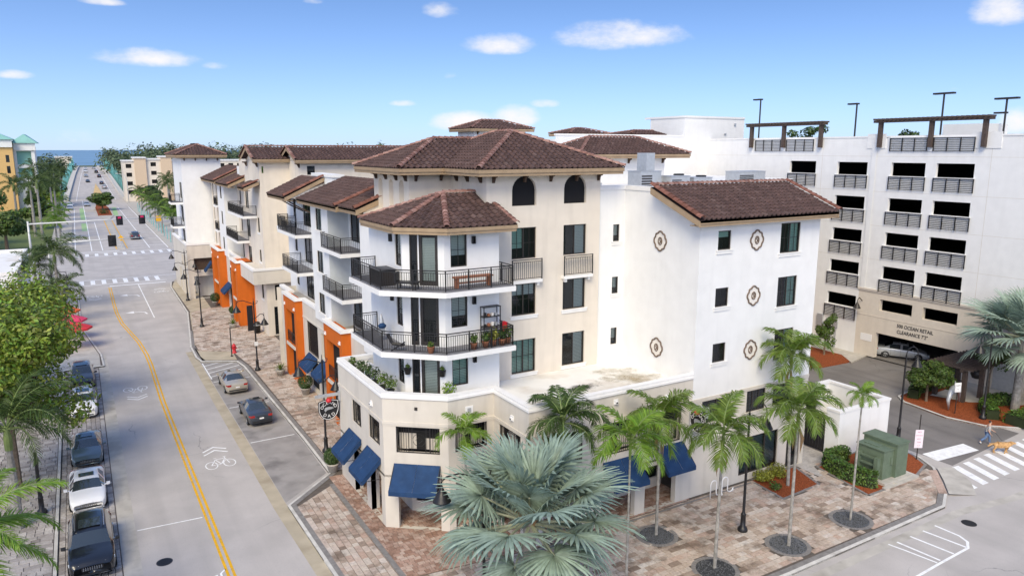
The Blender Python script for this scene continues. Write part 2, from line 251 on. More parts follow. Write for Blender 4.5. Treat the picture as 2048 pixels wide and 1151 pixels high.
# ---------------------------------------------------------------- mesh helpers
ORG = {}
class MB:
    def __init__(s): s.v = []; s.f = []; s.mi = []
    def add(s, vs, fs, m=0):
        b = len(s.v); s.v.extend(vs); s.f.extend([tuple(i + b for i in f) for f in fs]); s.mi.extend([m] * len(fs))
    def box(s, x0, y0, z0, x1, y1, z1, m=0):
        s.add([(x0,y0,z0),(x1,y0,z0),(x1,y1,z0),(x0,y1,z0),(x0,y0,z1),(x1,y0,z1),(x1,y1,z1),(x0,y1,z1)],
              [(0,3,2,1),(4,5,6,7),(0,1,5,4),(1,2,6,5),(2,3,7,6),(3,0,4,7)], m)
    def prism(s, poly, z0, z1, m=0, bottom=True):
        n = len(poly)
        s.add([(p[0], p[1], z0) for p in poly] + [(p[0], p[1], z1) for p in poly],
              [tuple(range(n, 2 * n))] + ([tuple(reversed(range(n)))] if bottom else []) + [(i, (i + 1) % n, n + (i + 1) % n, n + i) for i in range(n)], m)
    def tube(s, pts, rad, n=8, m=0, cap=True):
        pts = [Vector(p) for p in pts]; k = len(pts)
        if not hasattr(rad, '__len__'): rad = [rad] * k
        base = len(s.v); up = Vector((0, 0, 1)); prev = None
        for i, p in enumerate(pts):
            d = (pts[min(i + 1, k - 1)] - pts[max(i - 1, 0)]); d.normalize()
            if prev is None:
                a = d.cross(up); 
                if a.length < 1e-3: a = d.cross(Vector((1, 0, 0)))
            else: a = prev - d * prev.dot(d)
            a.normalize(); prev = a; b = d.cross(a)
            for j in range(n):
                t = 2 * math.pi * j / n; s.v.append(tuple(p + (a * math.cos(t) + b * math.sin(t)) * rad[i]))
        for i in range(k - 1):
            for j in range(n):
                s.f.append((base + i * n + j, base + i * n + (j + 1) % n, base + (i + 1) * n + (j + 1) % n, base + (i + 1) * n + j)); s.mi.append(m)
        if cap:
            s.f.append(tuple(base + j for j in range(n))[::-1]); s.mi.append(m)
            s.f.append(tuple(base + (k - 1) * n + j for j in range(n))); s.mi.append(m)
    def lathe(s, c, prof, n=16, m=0):
        base = len(s.v)
        for r, z in prof:
            for j in range(n):
                t = 2 * math.pi * j / n; s.v.append((c[0] + r * math.cos(t), c[1] + r * math.sin(t), c[2] + z))
        for i in range(len(prof) - 1):
            for j in range(n):
                s.f.append((base + i * n + j, base + i * n + (j + 1) % n, base + (i + 1) * n + (j + 1) % n, base + (i + 1) * n + j)); s.mi.append(m)
    def build(s, name, mats, parent=None, smooth=False, local=False):
        me = bpy.data.meshes.new(name)
        vs_ = s.v
        o = ORG.get(parent.name) if (parent is not None and not local) else None
        if o is not None: vs_ = [(v[0] - o[0], v[1] - o[1], v[2] - o[2]) for v in vs_]
        me.from_pydata(vs_, [], s.f)
        if not isinstance(mats, (list, tuple)): mats = [mats]
        for mm in mats: me.materials.append(M[mm] if isinstance(mm, str) else mm)
        if len(mats) > 1: me.polygons.foreach_set('material_index', s.mi)
        if smooth: me.polygons.foreach_set('use_smooth', [True] * len(s.f))
        me.update()
        return link(name, me, parent)
def link(name, me, parent=None, loc=None, rot=None, scale=None):
    ob = bpy.data.objects.new(name, me); COL.objects.link(ob)
    if parent is not None:
        ob.parent = parent
        if parent.name in ORG: ORG[ob.name] = ORG[parent.name]
    if loc is not None:
        o = ORG.get(parent.name) if parent is not None else None
        ob.location = Vector(loc) - Vector(o) if o is not None else loc
    if rot is not None: ob.rotation_euler = rot
    if scale is not None: ob.scale = scale if hasattr(scale, '__len__') else (scale,) * 3
    return ob
def tag(o, label=None, cat=None, group=None, kind=None):
    if label: o['label'] = label
    if cat: o['category'] = cat
    if group: o['group'] = group
    if kind: o['kind'] = kind
    return o
def thing(name, label, cat, loc=(0, 0, 0), rz=0.0, group=None, world_coords=True):
    o = bpy.data.objects.new(name, None); COL.objects.link(o); o.location = loc; o.rotation_euler = (0, 0, rz)
    o.empty_display_size = 0.3
    if world_coords: ORG[o.name] = tuple(loc)
    return tag(o, label, cat, group)
def struct(name, mb, mats): return tag(mb.build(name, mats), kind='structure')
def copy_tree(o, parent=None):
    c = o.copy(); COL.objects.link(c); c.parent = parent
    for ch in o.children: copy_tree(ch, c)
    return c
class Fr:
    """A wall frame: u along the wall, n outwards, z up."""
    def __init__(s, o, t):
        s.o = Vector((o[0], o[1])); s.t = Vector((t[0], t[1])).normalized(); s.n = Vector((s.t.y, -s.t.x))
    def P(s, u, n, z):
        q = s.o + s.t * u + s.n * n; return (q.x, q.y, z)
    def box(s, mb, u0, u1, n0, n1, z0, z1, m=0):
        P = s.P
        mb.add([P(u0,n0,z0),P(u1,n0,z0),P(u1,n1,z0),P(u0,n1,z0),P(u0,n0,z1),P(u1,n0,z1),P(u1,n1,z1),P(u0,n1,z1)],
               [(0,3,2,1),(4,5,6,7),(0,1,5,4),(1,2,6,5),(2,3,7,6),(3,0,4,7)], m)
def FY(y): return Fr((0, y), (1, 0))         # wall at Y=y facing -Y, u = X
def FX(x): return Fr((x, 0), (0, -1))        # wall at X=x facing -X, u = -Y
def FXp(x): return Fr((x, 0), (0, 1))        # wall at X=x facing +X, u = Y
def wall(mb, F, u0, u1, z0, z1, holes=(), depth=0.15, m=0):
    """Wall face with real openings: holes (ua, ub, za, zb[, arch])."""
    us = sorted({u0, u1, *[h[0] for h in holes], *[h[1] for h in holes]}); zs = sorted({z0, z1, *[h[2] for h in holes], *[h[3] for h in holes]})
    us = [u for u in us if u0 - 1e-6 <= u <= u1 + 1e-6]; zs = [z for z in zs if z0 - 1e-6 <= z <= z1 + 1e-6]
    for i in range(len(us) - 1):
        for j in range(len(zs) - 1):
            cu, cz = (us[i] + us[i + 1]) / 2, (zs[j] + zs[j + 1]) / 2
            if any(h[0] < cu < h[1] and h[2] < cz < h[3] for h in holes): continue
            mb.add([F.P(us[i],0,zs[j]),F.P(us[i+1],0,zs[j]),F.P(us[i+1],0,zs[j+1]),F.P(us[i],0,zs[j+1])], [(0,1,2,3)], m)
    for h in holes:
        a, b, c, d = h[:4]; P = F.P; k = -depth
        if len(h) > 4 and h[4]:
            r = (b - a) / 2; cz = d - r; cu = (a + b) / 2; n = 10
            arc = [(cu - r * math.cos(math.pi * i / n), cz + r * math.sin(math.pi * i / n)) for i in range(n + 1)]
            for i in range(n):
                (p, q), (p2, q2) = arc[i], arc[i + 1]
                corner = (a, d) if i < n / 2 else (b, d)
                mb.add([P(p,0,q),P(p2,0,q2),P(corner[0],0,corner[1])], [(0,1,2)], m)
                mb.add([P(p,0,q),P(p2,0,q2),P(p2,k,q2),P(p,k,q)], [(0,1,2,3)], m)
            mb.add([P(a,0,c),P(a,0,cz),P(a,k,cz),P(a,k,c)], [(0,1,2,3)], m); mb.add([P(b,0,c),P(b,0,cz),P(b,k,cz),P(b,k,c)], [(0,1,2,3)], m)
            mb.add([P(a,0,c),P(b,0,c),P(b,k,c),P(a,k,c)], [(0,1,2,3)], m)
        else:
            mb.add([P(a,0,c),P(b,0,c),P(b,0,d),P(a,0,d),P(a,k,c),P(b,k,c),P(b,k,d),P(a,k,d)], [(0,1,5,4),(1,2,6,5),(2,3,7,6),(3,0,4,7)], m)
def pin(poly, x, y):
    c = False; n = len(poly); j = n - 1
    for i in range(n):
        xi, yi = poly[i]; xj, yj = poly[j]
        if (yi > y) != (yj > y) and x < (xj - xi) * (y - yi) / (yj - yi) + xi: c = not c
        j = i
    return c
def text_mesh(s, size, name='lettering', depth=0.01):
    cu = bpy.data.curves.new(name, 'FONT'); cu.body = s; cu.size = size; cu.extrude = depth; cu.align_x = 'CENTER'; cu.align_y = 'CENTER'; cu.resolution_u = 3
    ob = bpy.data.objects.new(name, cu); COL.objects.link(ob)
    me = bpy.data.meshes.new_from_object(ob.evaluated_get(bpy.context.evaluated_depsgraph_get()))
    bpy.data.objects.remove(ob); bpy.data.curves.remove(cu); return me
def put_text(s, size, m, F, u, n, z, parent, name='lettering', rot=0.0, depth=0.01, xs=1.0):
    me = text_mesh(s, size, name, depth); me.materials.clear(); me.materials.append(M[m])
    mt = Matrix(((F.t.x, 0, F.n.x), (F.t.y, 0, F.n.y), (0, 1, 0))).to_4x4() @ Matrix.Rotation(rot, 4, 'Z') @ Matrix.Diagonal((xs, 1, 1, 1))
    o = ORG.get(parent.name) if parent is not None else None
    mt = Matrix.Translation(Vector(F.P(u, n, z)) - (Vector(o) if o is not None else Vector())) @ mt
    ob = bpy.data.objects.new(name, me); COL.objects.link(ob); ob.matrix_basis = mt
    if parent is not None: ob.parent = parent
    return ob
# ---------------------------------------------------------------- ground, roads, pavements
ZR = -0.13
g = MB(); g.add([(-30000,-400,-0.2),(60000,-400,-0.2),(60000,1150,-0.2),(-30000,1150,-0.2)], [(0,1,2,3)]); struct('ground', g, 'ground')
g = MB(); g.add([(-60000,1140,-0.6),(90000,1140,-0.6),(90000,110000,-0.6),(-60000,110000,-0.6)], [(0,1,2,3)]); struct('sea', g, 'seawater')
g = MB(); g.add([(-160,-40,ZR),(260,-40,ZR),(260,176,ZR),(-160,176,ZR)], [(0,1,2,3)])
g.add([(-4,176,ZR),(20,176,ZR),(20,345,ZR),(-4,345,ZR)], [(0,1,2,3)]); struct('road', g, 'asphalt')
def offset(poly, d):
    """Offset an open polyline to its left by d."""
    out = []
    for i, p in enumerate(poly):
        a = Vector(poly[max(i - 1, 0)]); b = Vector(poly[min(i + 1, len(poly) - 1)]); q = Vector(p)
        d1 = (q - a).normalized() if (q - a).length > 1e-6 else None; d2 = (b - q).normalized() if (b - q).length > 1e-6 else None
        if d1 is None: d1 = d2
        if d2 is None: d2 = d1
        n1 = Vector((-d1.y, d1.x)); n2 = Vector((-d2.y, d2.x)); m_ = (n1 + n2)
        m_ = m_ / max(m_.length_squared / 2, 0.4) ; out.append((q.x + m_.x * d, q.y + m_.y * d))
    return out
def strip(mb, poly, d0, d1, z, m=0, zb=None):
    A, B = offset(poly, d0), offset(poly, d1)
    for i in range(len(poly) - 1):
        if zb is None: mb.add([(*A[i],z),(*A[i+1],z),(*B[i+1],z),(*B[i],z)], [(0,1,2,3)], m)
        else:
            L_ = math.dist(poly[i], poly[i + 1]); k = max(1, int(L_ / 3.0))     # kerb stones about 3 m long with joints
            for j in range(k):
                t0, t1 = j / k, (j + 1) / k - (0.012 / L_ if L_ > 0.5 else 0)
                f = lambda P, Q, t: (P[0] + (Q[0] - P[0]) * t, P[1] + (Q[1] - P[1]) * t)
                a0, a1, b0, b1 = f(A[i], A[i+1], t0), f(A[i], A[i+1], t1), f(B[i], B[i+1], t0), f(B[i], B[i+1], t1)
                mb.add([(*a0,zb),(*a1,zb),(*b1,zb),(*b0,zb),(*a0,z-0.02),(*a1,z-0.02),(*b1,z),(*b0,z),], [(4,5,6,7),(0,1,5,4),(3,2,6,7),(0,3,7,4),(1,2,6,5)], m)
# right-hand block: kerb line runs from the near corner anticlockwise (pavement lies on the left of the direction of travel)
KR_far = [(17, 127.2), (13.2, 126.2), (11.2, 123.5), (10.7, 119), (10.5, 98.5), (9.4, 88), (8.6, 80.5), (8.55, 76), (8.8, 74.2), (11.75, 72.6), (12.0, 70.5), (12.15, 49.5), (12.1, 43.5), (8.75, 40.4), (9.05, 27.0), (9.6, 24.2), (11.2, 22.2), (13.8, 21.25), (28, 21.1), (41.2, 21.25), (42.9, 22.1), (44.4, 23.3)]
KR_far2 = [(45.9, 24.6), (46.7, 26.0), (47.2, 28.6), (47.3, 34), (47.0, 36.5), (40.6, 37.0)]
PAV_R = KR_far + KR_far2 + [(40.6, 127.2)]
KL = [(-2.55, -20), (-2.55, 77.4), (0.75, 77.4), (0.65, 82), (-0.95, 96.7), (-1.15, 121), (-2.5, 125), (-6, 127.2), (-60, 127.2)]
g = MB(); g.prism(PAV_R, -0.25, -0.035); pav = struct('pavement', g, 'joint')
g = MB(); g.prism(KL + [(-60, -20)], -0.25, -0.035); pavl = struct('pavement', g, 'joint')
g = MB(); strip(g, [(60, 127.2)] + KR_far + KR_far2, 0.0, 0.16, 0.006, zb=-0.2); struct('kerb', g, 'kerbm')
g = MB(); strip(g, KL, 0.0, 0.16, 0.006, zb=-0.2); struct('kerb', g, 'kerbm')
g = MB(); strip(g, KR_far[5:], 0.165, 0.46, -0.004); struct('paver_border', g, 'darkband')
g = MB()
strip(g, [(8.75,79),(8.72,74.3),(8.72,60),(8.75,50),(8.78,40.6),(9.05,31),(9.3,26)][::-1], 0.0, 0.0 + 0.75, ZR + 0.004)
struct('gutter', g, 'gutter')
g = MB(); strip(g, [(1.05,-10),(1.05,77.0),(0.98,82)], 0.0, 0.42, ZR + 0.004); strip(g, [(1.05,-10),(1.05,77.0),(0.98,82)], 0.43, 0.8, ZR + 0.006); struct('gutter', g, 'concrete')
g = MB(); strip(g, [(13.6,20.85),(28,20.7),(41.3,20.85),(46,20.2),(60,19.6),(120,17)], -0.55, 0.0, ZR + 0.004); struct('gutter', g, 'concrete')
g = MB(); g.add([(8.8,41.0,ZR+.004),(12.0,43.8,ZR+.004),(12.1,49.5,ZR+.004),(11.95,70.5,ZR+.004),(11.7,72.5,ZR+.004),(8.75,74.1,ZR+.004)], [(0,1,2,3,4,5)]); struct('parking_bay', g, 'baysurf')
# parking lane on the left, laid in brick pavers
g = MB(); g.add([(-2.54,-10,ZR+.002),(0.24,-10,ZR+.002),(0.24,77.3,ZR+.002),(-2.54,77.3,ZR+.002)], [(0,1,2,3)]); plane_l = struct('parking_lane', g, 'joint')
# driveway to the garage and far mulch
g = MB(); g.add([(47.4,24.3,ZR+.004),(57.2,25.0,ZR+.004),(57.2,33.9,ZR+.004),(66.6,33.9,ZR+.004),(66.6,43.4,ZR+.004),(60,43.6,ZR+.004),(57.5,46,ZR+.004),(57.0,60,ZR+.004),(40.7,60,ZR+.004),(40.7,37.2,ZR+.004),(47.4,36.6,ZR+.004)], [tuple(range(11))]); struct('driveway', g, 'asphalt2')
KI = [(66.5, 33.6), (58.6, 34.5), (57.2, 34.3), (56.2, 33.2), (55.6, 29.4), (56.3, 26.9), (58.4, 25.0), (66, 24.0), (90, 22.6)]
g = MB(); g.prism(KI + [(90, 33.6)], -0.25, -0.02); isl = struct('planting_bed', g, 'mulch')
g = MB(); strip(g, KI, 0.0, 0.17, 0.006, zb=-0.2); struct('kerb', g, 'kerbm')
g = MB(); g.add([(59.6,33.0,.0),(66,33.4,.0),(66,27.3,.0),(63.2,27.9,.0),(62.0,29.4,.0),(60.6,30.4,.0)], [(0,5,4,3,2,1)]); struct('path', g, 'concrete')
g = MB(); g.prism([(56.5,46.4),(58.6,42.9),(62.6,42.7),(65.9,43.9),(65.9,60),(56.5,60)], -0.25, -0.01); struct('planting_bed', g, 'mulch')
g = MB(); g.prism([(62.6,42.4),(66.2,43.2),(66.2,52),(64.2,52),(64.2,44.6)], -0.25, 0.01); struct('path', g, 'concrete')
# ---- pavers
def paver_field(parent, poly, mat_, rows_along='x', rh=0.32, holes=(), z=0.0, lens=(0.32, 0.46, 0.6), best=0, name='paver', x0=None):
    xs = [p[0] for p in poly]; ys = [p[1] for p in poly]; rects = []
    if rows_along == 'x':
        v = min(ys)
        while v < max(ys):
            u = min(xs) - random.random() * 0.5
            while u < max(xs):
                l = random.choice(lens); rects.append((u, v, l, rh)); u += l
            v += rh
    else:
        v = min(xs)
        while v < max(xs):
            u = min(ys) - random.random() * 0.5
            while u < max(ys):
                l = random.choice(lens); rects.append((v, u, rh, l)); u += l
            v += rh
    keep = []
    for (x, y, w, h) in rects:
        cx, cy = x + w / 2, y + h / 2
        if any(hh(cx, cy) for hh in holes): continue
        cn = sum(pin(poly, x + a * w, y + b * h) for a in (.02, .98) for b in (.02, .98))
        if cn == 4: keep.append((x, y, w, h))
        elif cn or pin(poly, cx, cy): CUT.append((mat_, clip_rect(poly, x, y, w, h)))
    keep.sort(key=lambda r: math.hypot(r[0] + r[2] / 2, r[1] + r[3] / 2) - 40 * (r[2] * r[3]))
    return keep
CUT = []
def clip_rect(poly, x, y, w, h, gap=.008):
    """Cut a paver to the edge of its field."""
    out = list(poly); x0, y0, x1, y1 = x + gap, y + gap, x + w - gap, y + h - gap
    for ax, lim, sg in ((0, x0, 1), (0, x1, -1), (1, y0, 1), (1, y1, -1)):
        src, out = out, []
        for i, p in enumerate(src):
            q = src[i - 1]; ip, iq = (p[ax] - lim) * sg >= 0, (q[ax] - lim) * sg >= 0
            if ip != iq:
                t = (lim - q[ax]) / (p[ax] - q[ax]); out.append((q[0] + (p[0] - q[0]) * t, q[1] + (p[1] - q[1]) * t))
            if ip: out.append(p)
        if not out: break
    return out
def lay_cut(parent, mat_, z):
    mb = MB()
    for m_, p in CUT:
        if len(p) > 2: mb.prism(p, z - .03, z + random.uniform(-.004, .003), bottom=False)
    CUT.clear()
    if mb.f: tag(mb.build('cut_pavers', mat_, parent), kind='stuff')
def paver_mesh(w, h, d=0.03, gap=0.026, ch=0.012):
    mb = MB(); a, b = w / 2 - gap / 2, h / 2 - gap / 2
    mb.add([(-a,-b,-d),(a,-b,-d),(a,b,-d),(-a,b,-d),(-a,-b,-ch),(a,-b,-ch),(a,b,-ch),(-a,b,-ch),(-a+ch,-b+ch,0),(a-ch,-b+ch,0),(a-ch,b-ch,0),(-a+ch,b-ch,0)],
           [(8,9,10,11),(4,5,9,8),(5,6,10,9),(6,7,11,10),(7,4,8,11),(0,1,5,4),(1,2,6,5),(2,3,7,6),(3,0,4,7)])
    return mb
PVC = {}
def lay(parent, keep, mat_, z, n_obj, name='paver'):
    def proto(w, h):
        k = (round(w, 3), round(h, 3), mat_)
        if k not in PVC:
            ob = paver_mesh(w, h).build(name, mat_); PVC[k] = ob.data; bpy.data.objects.remove(ob)
        return PVC[k]
    for (x, y, w, h) in keep[:n_obj]:
        ob = link(name, proto(w, h), parent, (x + w / 2, y + h / 2, z + random.uniform(-.004, .004)), (random.uniform(-.006, .006), random.uniform(-.006, .006), random.uniform(-.01, .01)))
    lay_cut(parent, mat_, z)
    rest = keep[n_obj:]
    if rest:
        V, Fa = [], []
        for (x, y, w, h) in rest:
            me = paver_mesh(w, h); b = len(V); zz = z + random.uniform(-.004, .004); cx, cy = x + w / 2, y + h / 2
            tx, ty = random.uniform(-.008, .008), random.uniform(-.008, .008)
            V.extend([(cx + p[0], cy + p[1], zz + p[2] + p[0] * tx + p[1] * ty) for p in me.v]); Fa.extend([tuple(i + b for i in f) for f in me.f])
        mb = MB(); mb.v = V; mb.f = Fa; mb.mi = [0] * len(Fa)
        tag(mb.build(name + 's', mat_, parent), kind='stuff')
circ = [(24.75, 27.1, 1.12), (25.05, 23.2, 1.15), (29.95, 22.95, 1.15), (35.15, 23.0, 1.15)]
bed1 = [(34.15, 29.3), (33.9, 26.5), (37.4, 26.7), (38.3, 29.3)]
bed2 = [(38.6, 24.25), (43.3, 24.3), (45.8, 25.1), (46.6, 26.4), (47.0, 28.7), (41.6, 28.75), (39.4, 28.5)]
path_w = [(38.3, 26.8), (39.3, 28.6), (41.7, 28.9), (41.7, 33), (39.2, 33), (38.4, 29.4)]
holes = [lambda x, y, c=c: (x - c[0]) ** 2 + (y - c[1]) ** 2 < c[2] ** 2 for c in circ] + [lambda x, y: pin(bed1, x, y), lambda x, y: pin(bed2, x, y), lambda x, y: pin(path_w, x, y)]
front = [(11.9, 21.7), (41.1, 21.75), (42.6, 22.5), (44.2, 23.7), (45.2, 24.5), (46.0, 29.2), (18.4, 29.2), (11.9, 30.0)]
keepF = paver_field(pav, front, 'paver', holes=holes, rh=0.34, lens=(0.34, 0.5, 0.66))
lay(pav, keepF, 'paver', 0.0, 200)
side = [(9.5, 24.5), (11.6, 22.6), (11.6, 41.6), (9.2, 39.9)]
keepS = paver_field(pav, side, 'paver', 'y', rh=0.34, lens=(0.34, 0.5, 0.66)); lay(pav, keepS, 'paver', 0.0, 60)
arc = [(11.9, 30.1), (18.3, 29.3), (29.2, 29.3), (29.2, 33.5), (20, 36), (16.5, 42.5), (11.9, 42.9)]
keepA = paver_field(pav, arc, 'paverred', rh=0.26, lens=(0.26, 0.26, 0.38)); lay(pav, keepA, 'paverred', 0.0, 40)
left = [(12.65, 43.6), (17.2, 43.6), (17.2, 100), (12.8, 100), (10.9, 98), (9.2, 82), (9.2, 78.5), (12.1, 76.5), (12.65, 70)]
keepL = paver_field(pav, left, 'paver', rh=0.36, lens=(0.36, 0.55, 0.7)); lay(pav, keepL, 'paver', 0.0, 0)
bay_tip = [(8.95, 74.6), (11.9, 73.1), (12.1, 76.4), (9.2, 78.4), (8.9, 80)]
g = MB(); g.add([(*p, -0.004) for p in bay_tip], [tuple(range(5))]); g.add([(10.9,98.5,-.004),(13.5,98.5,-.004),(14.2,126,-.004),(12,125.4,-.004),(10.95,119,-.004)], [(0,1,2,3,4)]); g.add([(9.1,81,-.004),(10.8,98.4,-.004),(12.6,98.4,-.004),(9.2,81,-.004)], [(0,1,2,3)]); struct('concrete_apron', g, 'gutter')
g = MB(); g.add([(*p, -0.002) for p in path_w], [tuple(range(len(path_w)))]); struct('path', g, 'paverg')
lane_keep = paver_field(plane_l, [(-2.5, 30), (0.2, 30), (0.2, 77.2), (-2.5, 77.2)], 'paverg', 'y', rh=0.3, lens=(0.3, 0.4, 0.5)); lay(plane_l, lane_keep, 'paverg', ZR + .03, 120)
swl = paver_field(pavl, [(-14, 30), (-2.75, 30), (-2.75, 77), (-14, 77)], 'paverg', rh=0.4, lens=(0.4, 0.6, 0.8)); lay(pavl, swl, 'paverg', 0.0, 0)
g = MB(); g.add([(-60,-20,-.02),(-14,-20,-.02),(-14,127,-.02),(-60,127,-.02)], [(0,1,2,3)]); g.add([(-14,77,-.02),(0.4,77.6,-.02),(0.4,82,-.02),(-1.2,96.7,-.02),(-1.4,121,-.02),(-14,127,-.02)], [(0,1,2,3,4,5)]); struct('pavement', g, 'concrete')
# planting circles and beds
def ring(parent_name, c, r, label):
    mb = MB(); n = 40
    for i in range(n):
        a0, a1 = 2 * math.pi * i / n, 2 * math.pi * (i + .94) / n
        for a, b_ in ((a0, a1),):
            mb.add([(c[0]+(r-.22)*math.cos(a),c[1]+(r-.22)*math.sin(a),.002),(c[0]+r*math.cos(a),c[1]+r*math.sin(a),.002),(c[0]+r*math.cos(b_),c[1]+r*math.sin(b_),.002),(c[0]+(r-.22)*math.cos(b_),c[1]+(r-.22)*math.sin(b_),.002)], [(0,1,2,3)])
    root = mb.build('tree_grate', 'darkband'); tag(root, label, 'tree surround', 'round gravel surrounds of the street palms')
    mb = MB()
    for _ in range(700):
        q = (r - .24) * math.sqrt(random.random()); t = random.random() * 6.283; x, y = c[0] + q * math.cos(t), c[1] + q * math.sin(t); s_ = random.uniform(.02, .05); z = random.uniform(0, .03)
        a = random.random() * 3
        mb.add([(x+s_*math.cos(a),y+s_*math.sin(a),z),(x+s_*math.cos(a+2.1),y+s_*math.sin(a+2.1),z-.01),(x+s_*math.cos(a+4.2),y+s_*math.sin(a+4.2),z+.008),(x,y,z+s_*.8)], [(0,1,3),(1,2,3),(2,0,3)])
    mb.add([(c[0]+(r-.2)*math.cos(i/24*6.283),c[1]+(r-.2)*math.sin(i/24*6.283),-.012) for i in range(24)], [tuple(range(24))])
    tag(mb.build('gravel', 'gravel', root), kind='stuff')
for c, lb in zip(circ, ('round dark gravel surround beneath the palm in front of the doorway with the blue awning', 'round dark gravel surround at the bottom edge, beneath the palm next to the bike rack', 'round dark gravel surround in front of the street lamp, under the tall leaning palm', 'round dark gravel surround nearest the green utility box')):
    ring('x', c, c[2], lb)
for poly, nm in ((bed1, 'a'), (bed2, 'b')):
    g = MB(); strip(g, poly + [poly[0]], -0.05, 0.13, 0.003); struct('paver_border', g, 'darkband')
    g = MB(); g.add([(*p, 0.0) for p in poly], [tuple(range(len(poly)))])
    for _ in range(900):
        x = random.uniform(min(p[0] for p in poly), max(p[0] for p in poly)); y = random.uniform(min(p[1] for p in poly), max(p[1] for p in poly))
        if not pin(poly, x, y): continue
        a = random.random() * 6.28; l = random.uniform(.04, .1); z = random.uniform(.005, .05)
        g.add([(x,y,z),(x+l*math.cos(a),y+l*math.sin(a),z+.02),(x+l*math.cos(a)-.02*math.sin(a),y+l*math.sin(a)+.02*math.cos(a),z+.025)], [(0,1,2)])
    tag(g.build('mulch', 'mulch'), 'red bark mulch bed', None, kind='stuff')
g = MB(); g.add([(42.9,22.0,.004),(44.45,23.2,.004),(45.95,24.5,.004),(47.2,24.1,ZR+.012),(46.0,22.4,ZR+.012),(44.4,21.2,ZR+.012)], [(0,1,4,5),(1,2,3,4)]); struct('kerb_ramp', g, 'concrete')
g = MB(); g.add([(42.45,22.35,.012),(42.85,22.05,.012),(45.6,24.3,.012),(45.1,24.5,.012)], [(0,1,2,3)]); struct('tactile_strip', g, 'paverred')
# dark soldier courses in the paving
g = MB(); strip(g, [(11.75, 24), (11.75, 41.8)], -0.14, 0.14, 0.004); struct('paver_band', g, 'darkband')
g = MB(); strip(g, [(18.6, 29.08), (34, 29.08)], -0.16, 0.0, 0.004); struct('paver_band', g, 'darkband')
g = MB(); g.prism([(41.35,24.25),(43.6,24.25),(43.6,27.2),(41.35,27.2)], -0.02, 0.10); g.prism([(40.5,24.5),(43.25,24.5),(43.25,27.0),(40.5,27.0)], -0.02, 0.16); g.prism([(40.2,24.2),(43.4,24.2),(43.4,24.48),(40.2,24.48)], -0.02, 0.06); struct('equipment_pad', g, 'concrete')
# ---- painted markings, 4 mm above the road
ZM = ZR + 0.009
def mark(name, polys, m='lane', z=ZM):
    g = MB()
    for p in polys: g.add([(q[0], q[1], z) for q in p], [tuple(range(len(p)))])
    return struct(name, g, m)
YL = [(4.72,-5),(4.72,34.5),(4.62,45.4),(4.45,63.8),(4.55,76),(4.5,80),(4.2,86),(3.7,91),(3.15,96.4),(2.9,103),(2.85,108),(2.9,123.4)]
g = MB(); strip(g, YL, -0.20, -0.07, ZM); strip(g, YL, 0.07, 0.20, ZM); struct('centre_line', g, 'yellowp')
g = MB(); strip(g, [(6.75,98),(6.75,124.2)], -.06, .06, ZM); strip(g, [(1.1,41.8),(4.35,41.6)], -.05, .05, ZM); struct('lane_line', g, 'lane')
g = MB()
for y in (51.3, 59.5, 67.2): strip(g, [(8.85, y), (11.9, y + .05)], -.05, .05, ZM)
for k in range(4): strip(g, [(8.85, 68.9 + k * 1.3), (11.8, 70.3 + k * 1.3)], -.06, .06, ZM)
strip(g, [(8.85, 68.2), (8.85, 73.9)], -.05, .05, ZM); struct('bay_line', g, 'lane')
def ladder(name, x0, x1, y0, y1, n, w, skew=0.0):
    P = []
    for i in range(n):
        x = x0 + (x1 - x0) * i / n; P.append([(x, y0 + skew * i), (x + w, y0 + skew * i), (x + w, y1 + skew * i), (x, y1 + skew * i)])
    mark(name, P)
ladder('crosswalk', -1.0, 11.0, 127.4, 131.4, 8, 0.62)
mark('stop_line', [[(2.9,124.4),(10.6,124.4),(10.6,124.95),(2.9,124.95)]])
ladder('crosswalk', -1.4, 16.5, 162.2, 166.2, 11, 0.62)
mark('stop_line', [[(-1.4,168.8),(6.4,168.8),(6.4,169.4),(-1.4,169.4)]])
mark('crosswalk_edge', [[(-1.4,126.7),(11,126.7),(11,126.95),(-1.4,126.95)],[(-1.4,131.9),(13,131.9),(13,132.15),(-1.4,132.15)],[(-2,161.4),(16.5,161.4),(16.5,161.65),(-2,161.65)],[(-2,166.8),(16.5,166.8),(16.5,167.05),(-2,167.05)]])
# zebra by the driveway, with its stop bar
P = []
for i in range(9):
    y = 21.75 + 0.02 * i; x = 44.9 + i * 1.28
    P.append([(x, y), (x + 0.62, y - .02), (x + 1.55, y + 2.35), (x + 0.93, y + 2.4)])
mark('crosswalk', P)
mark('stop_line', [[(47.3,25.2),(47.55,26.4),(51.75,26.0),(51.5,24.8)]])
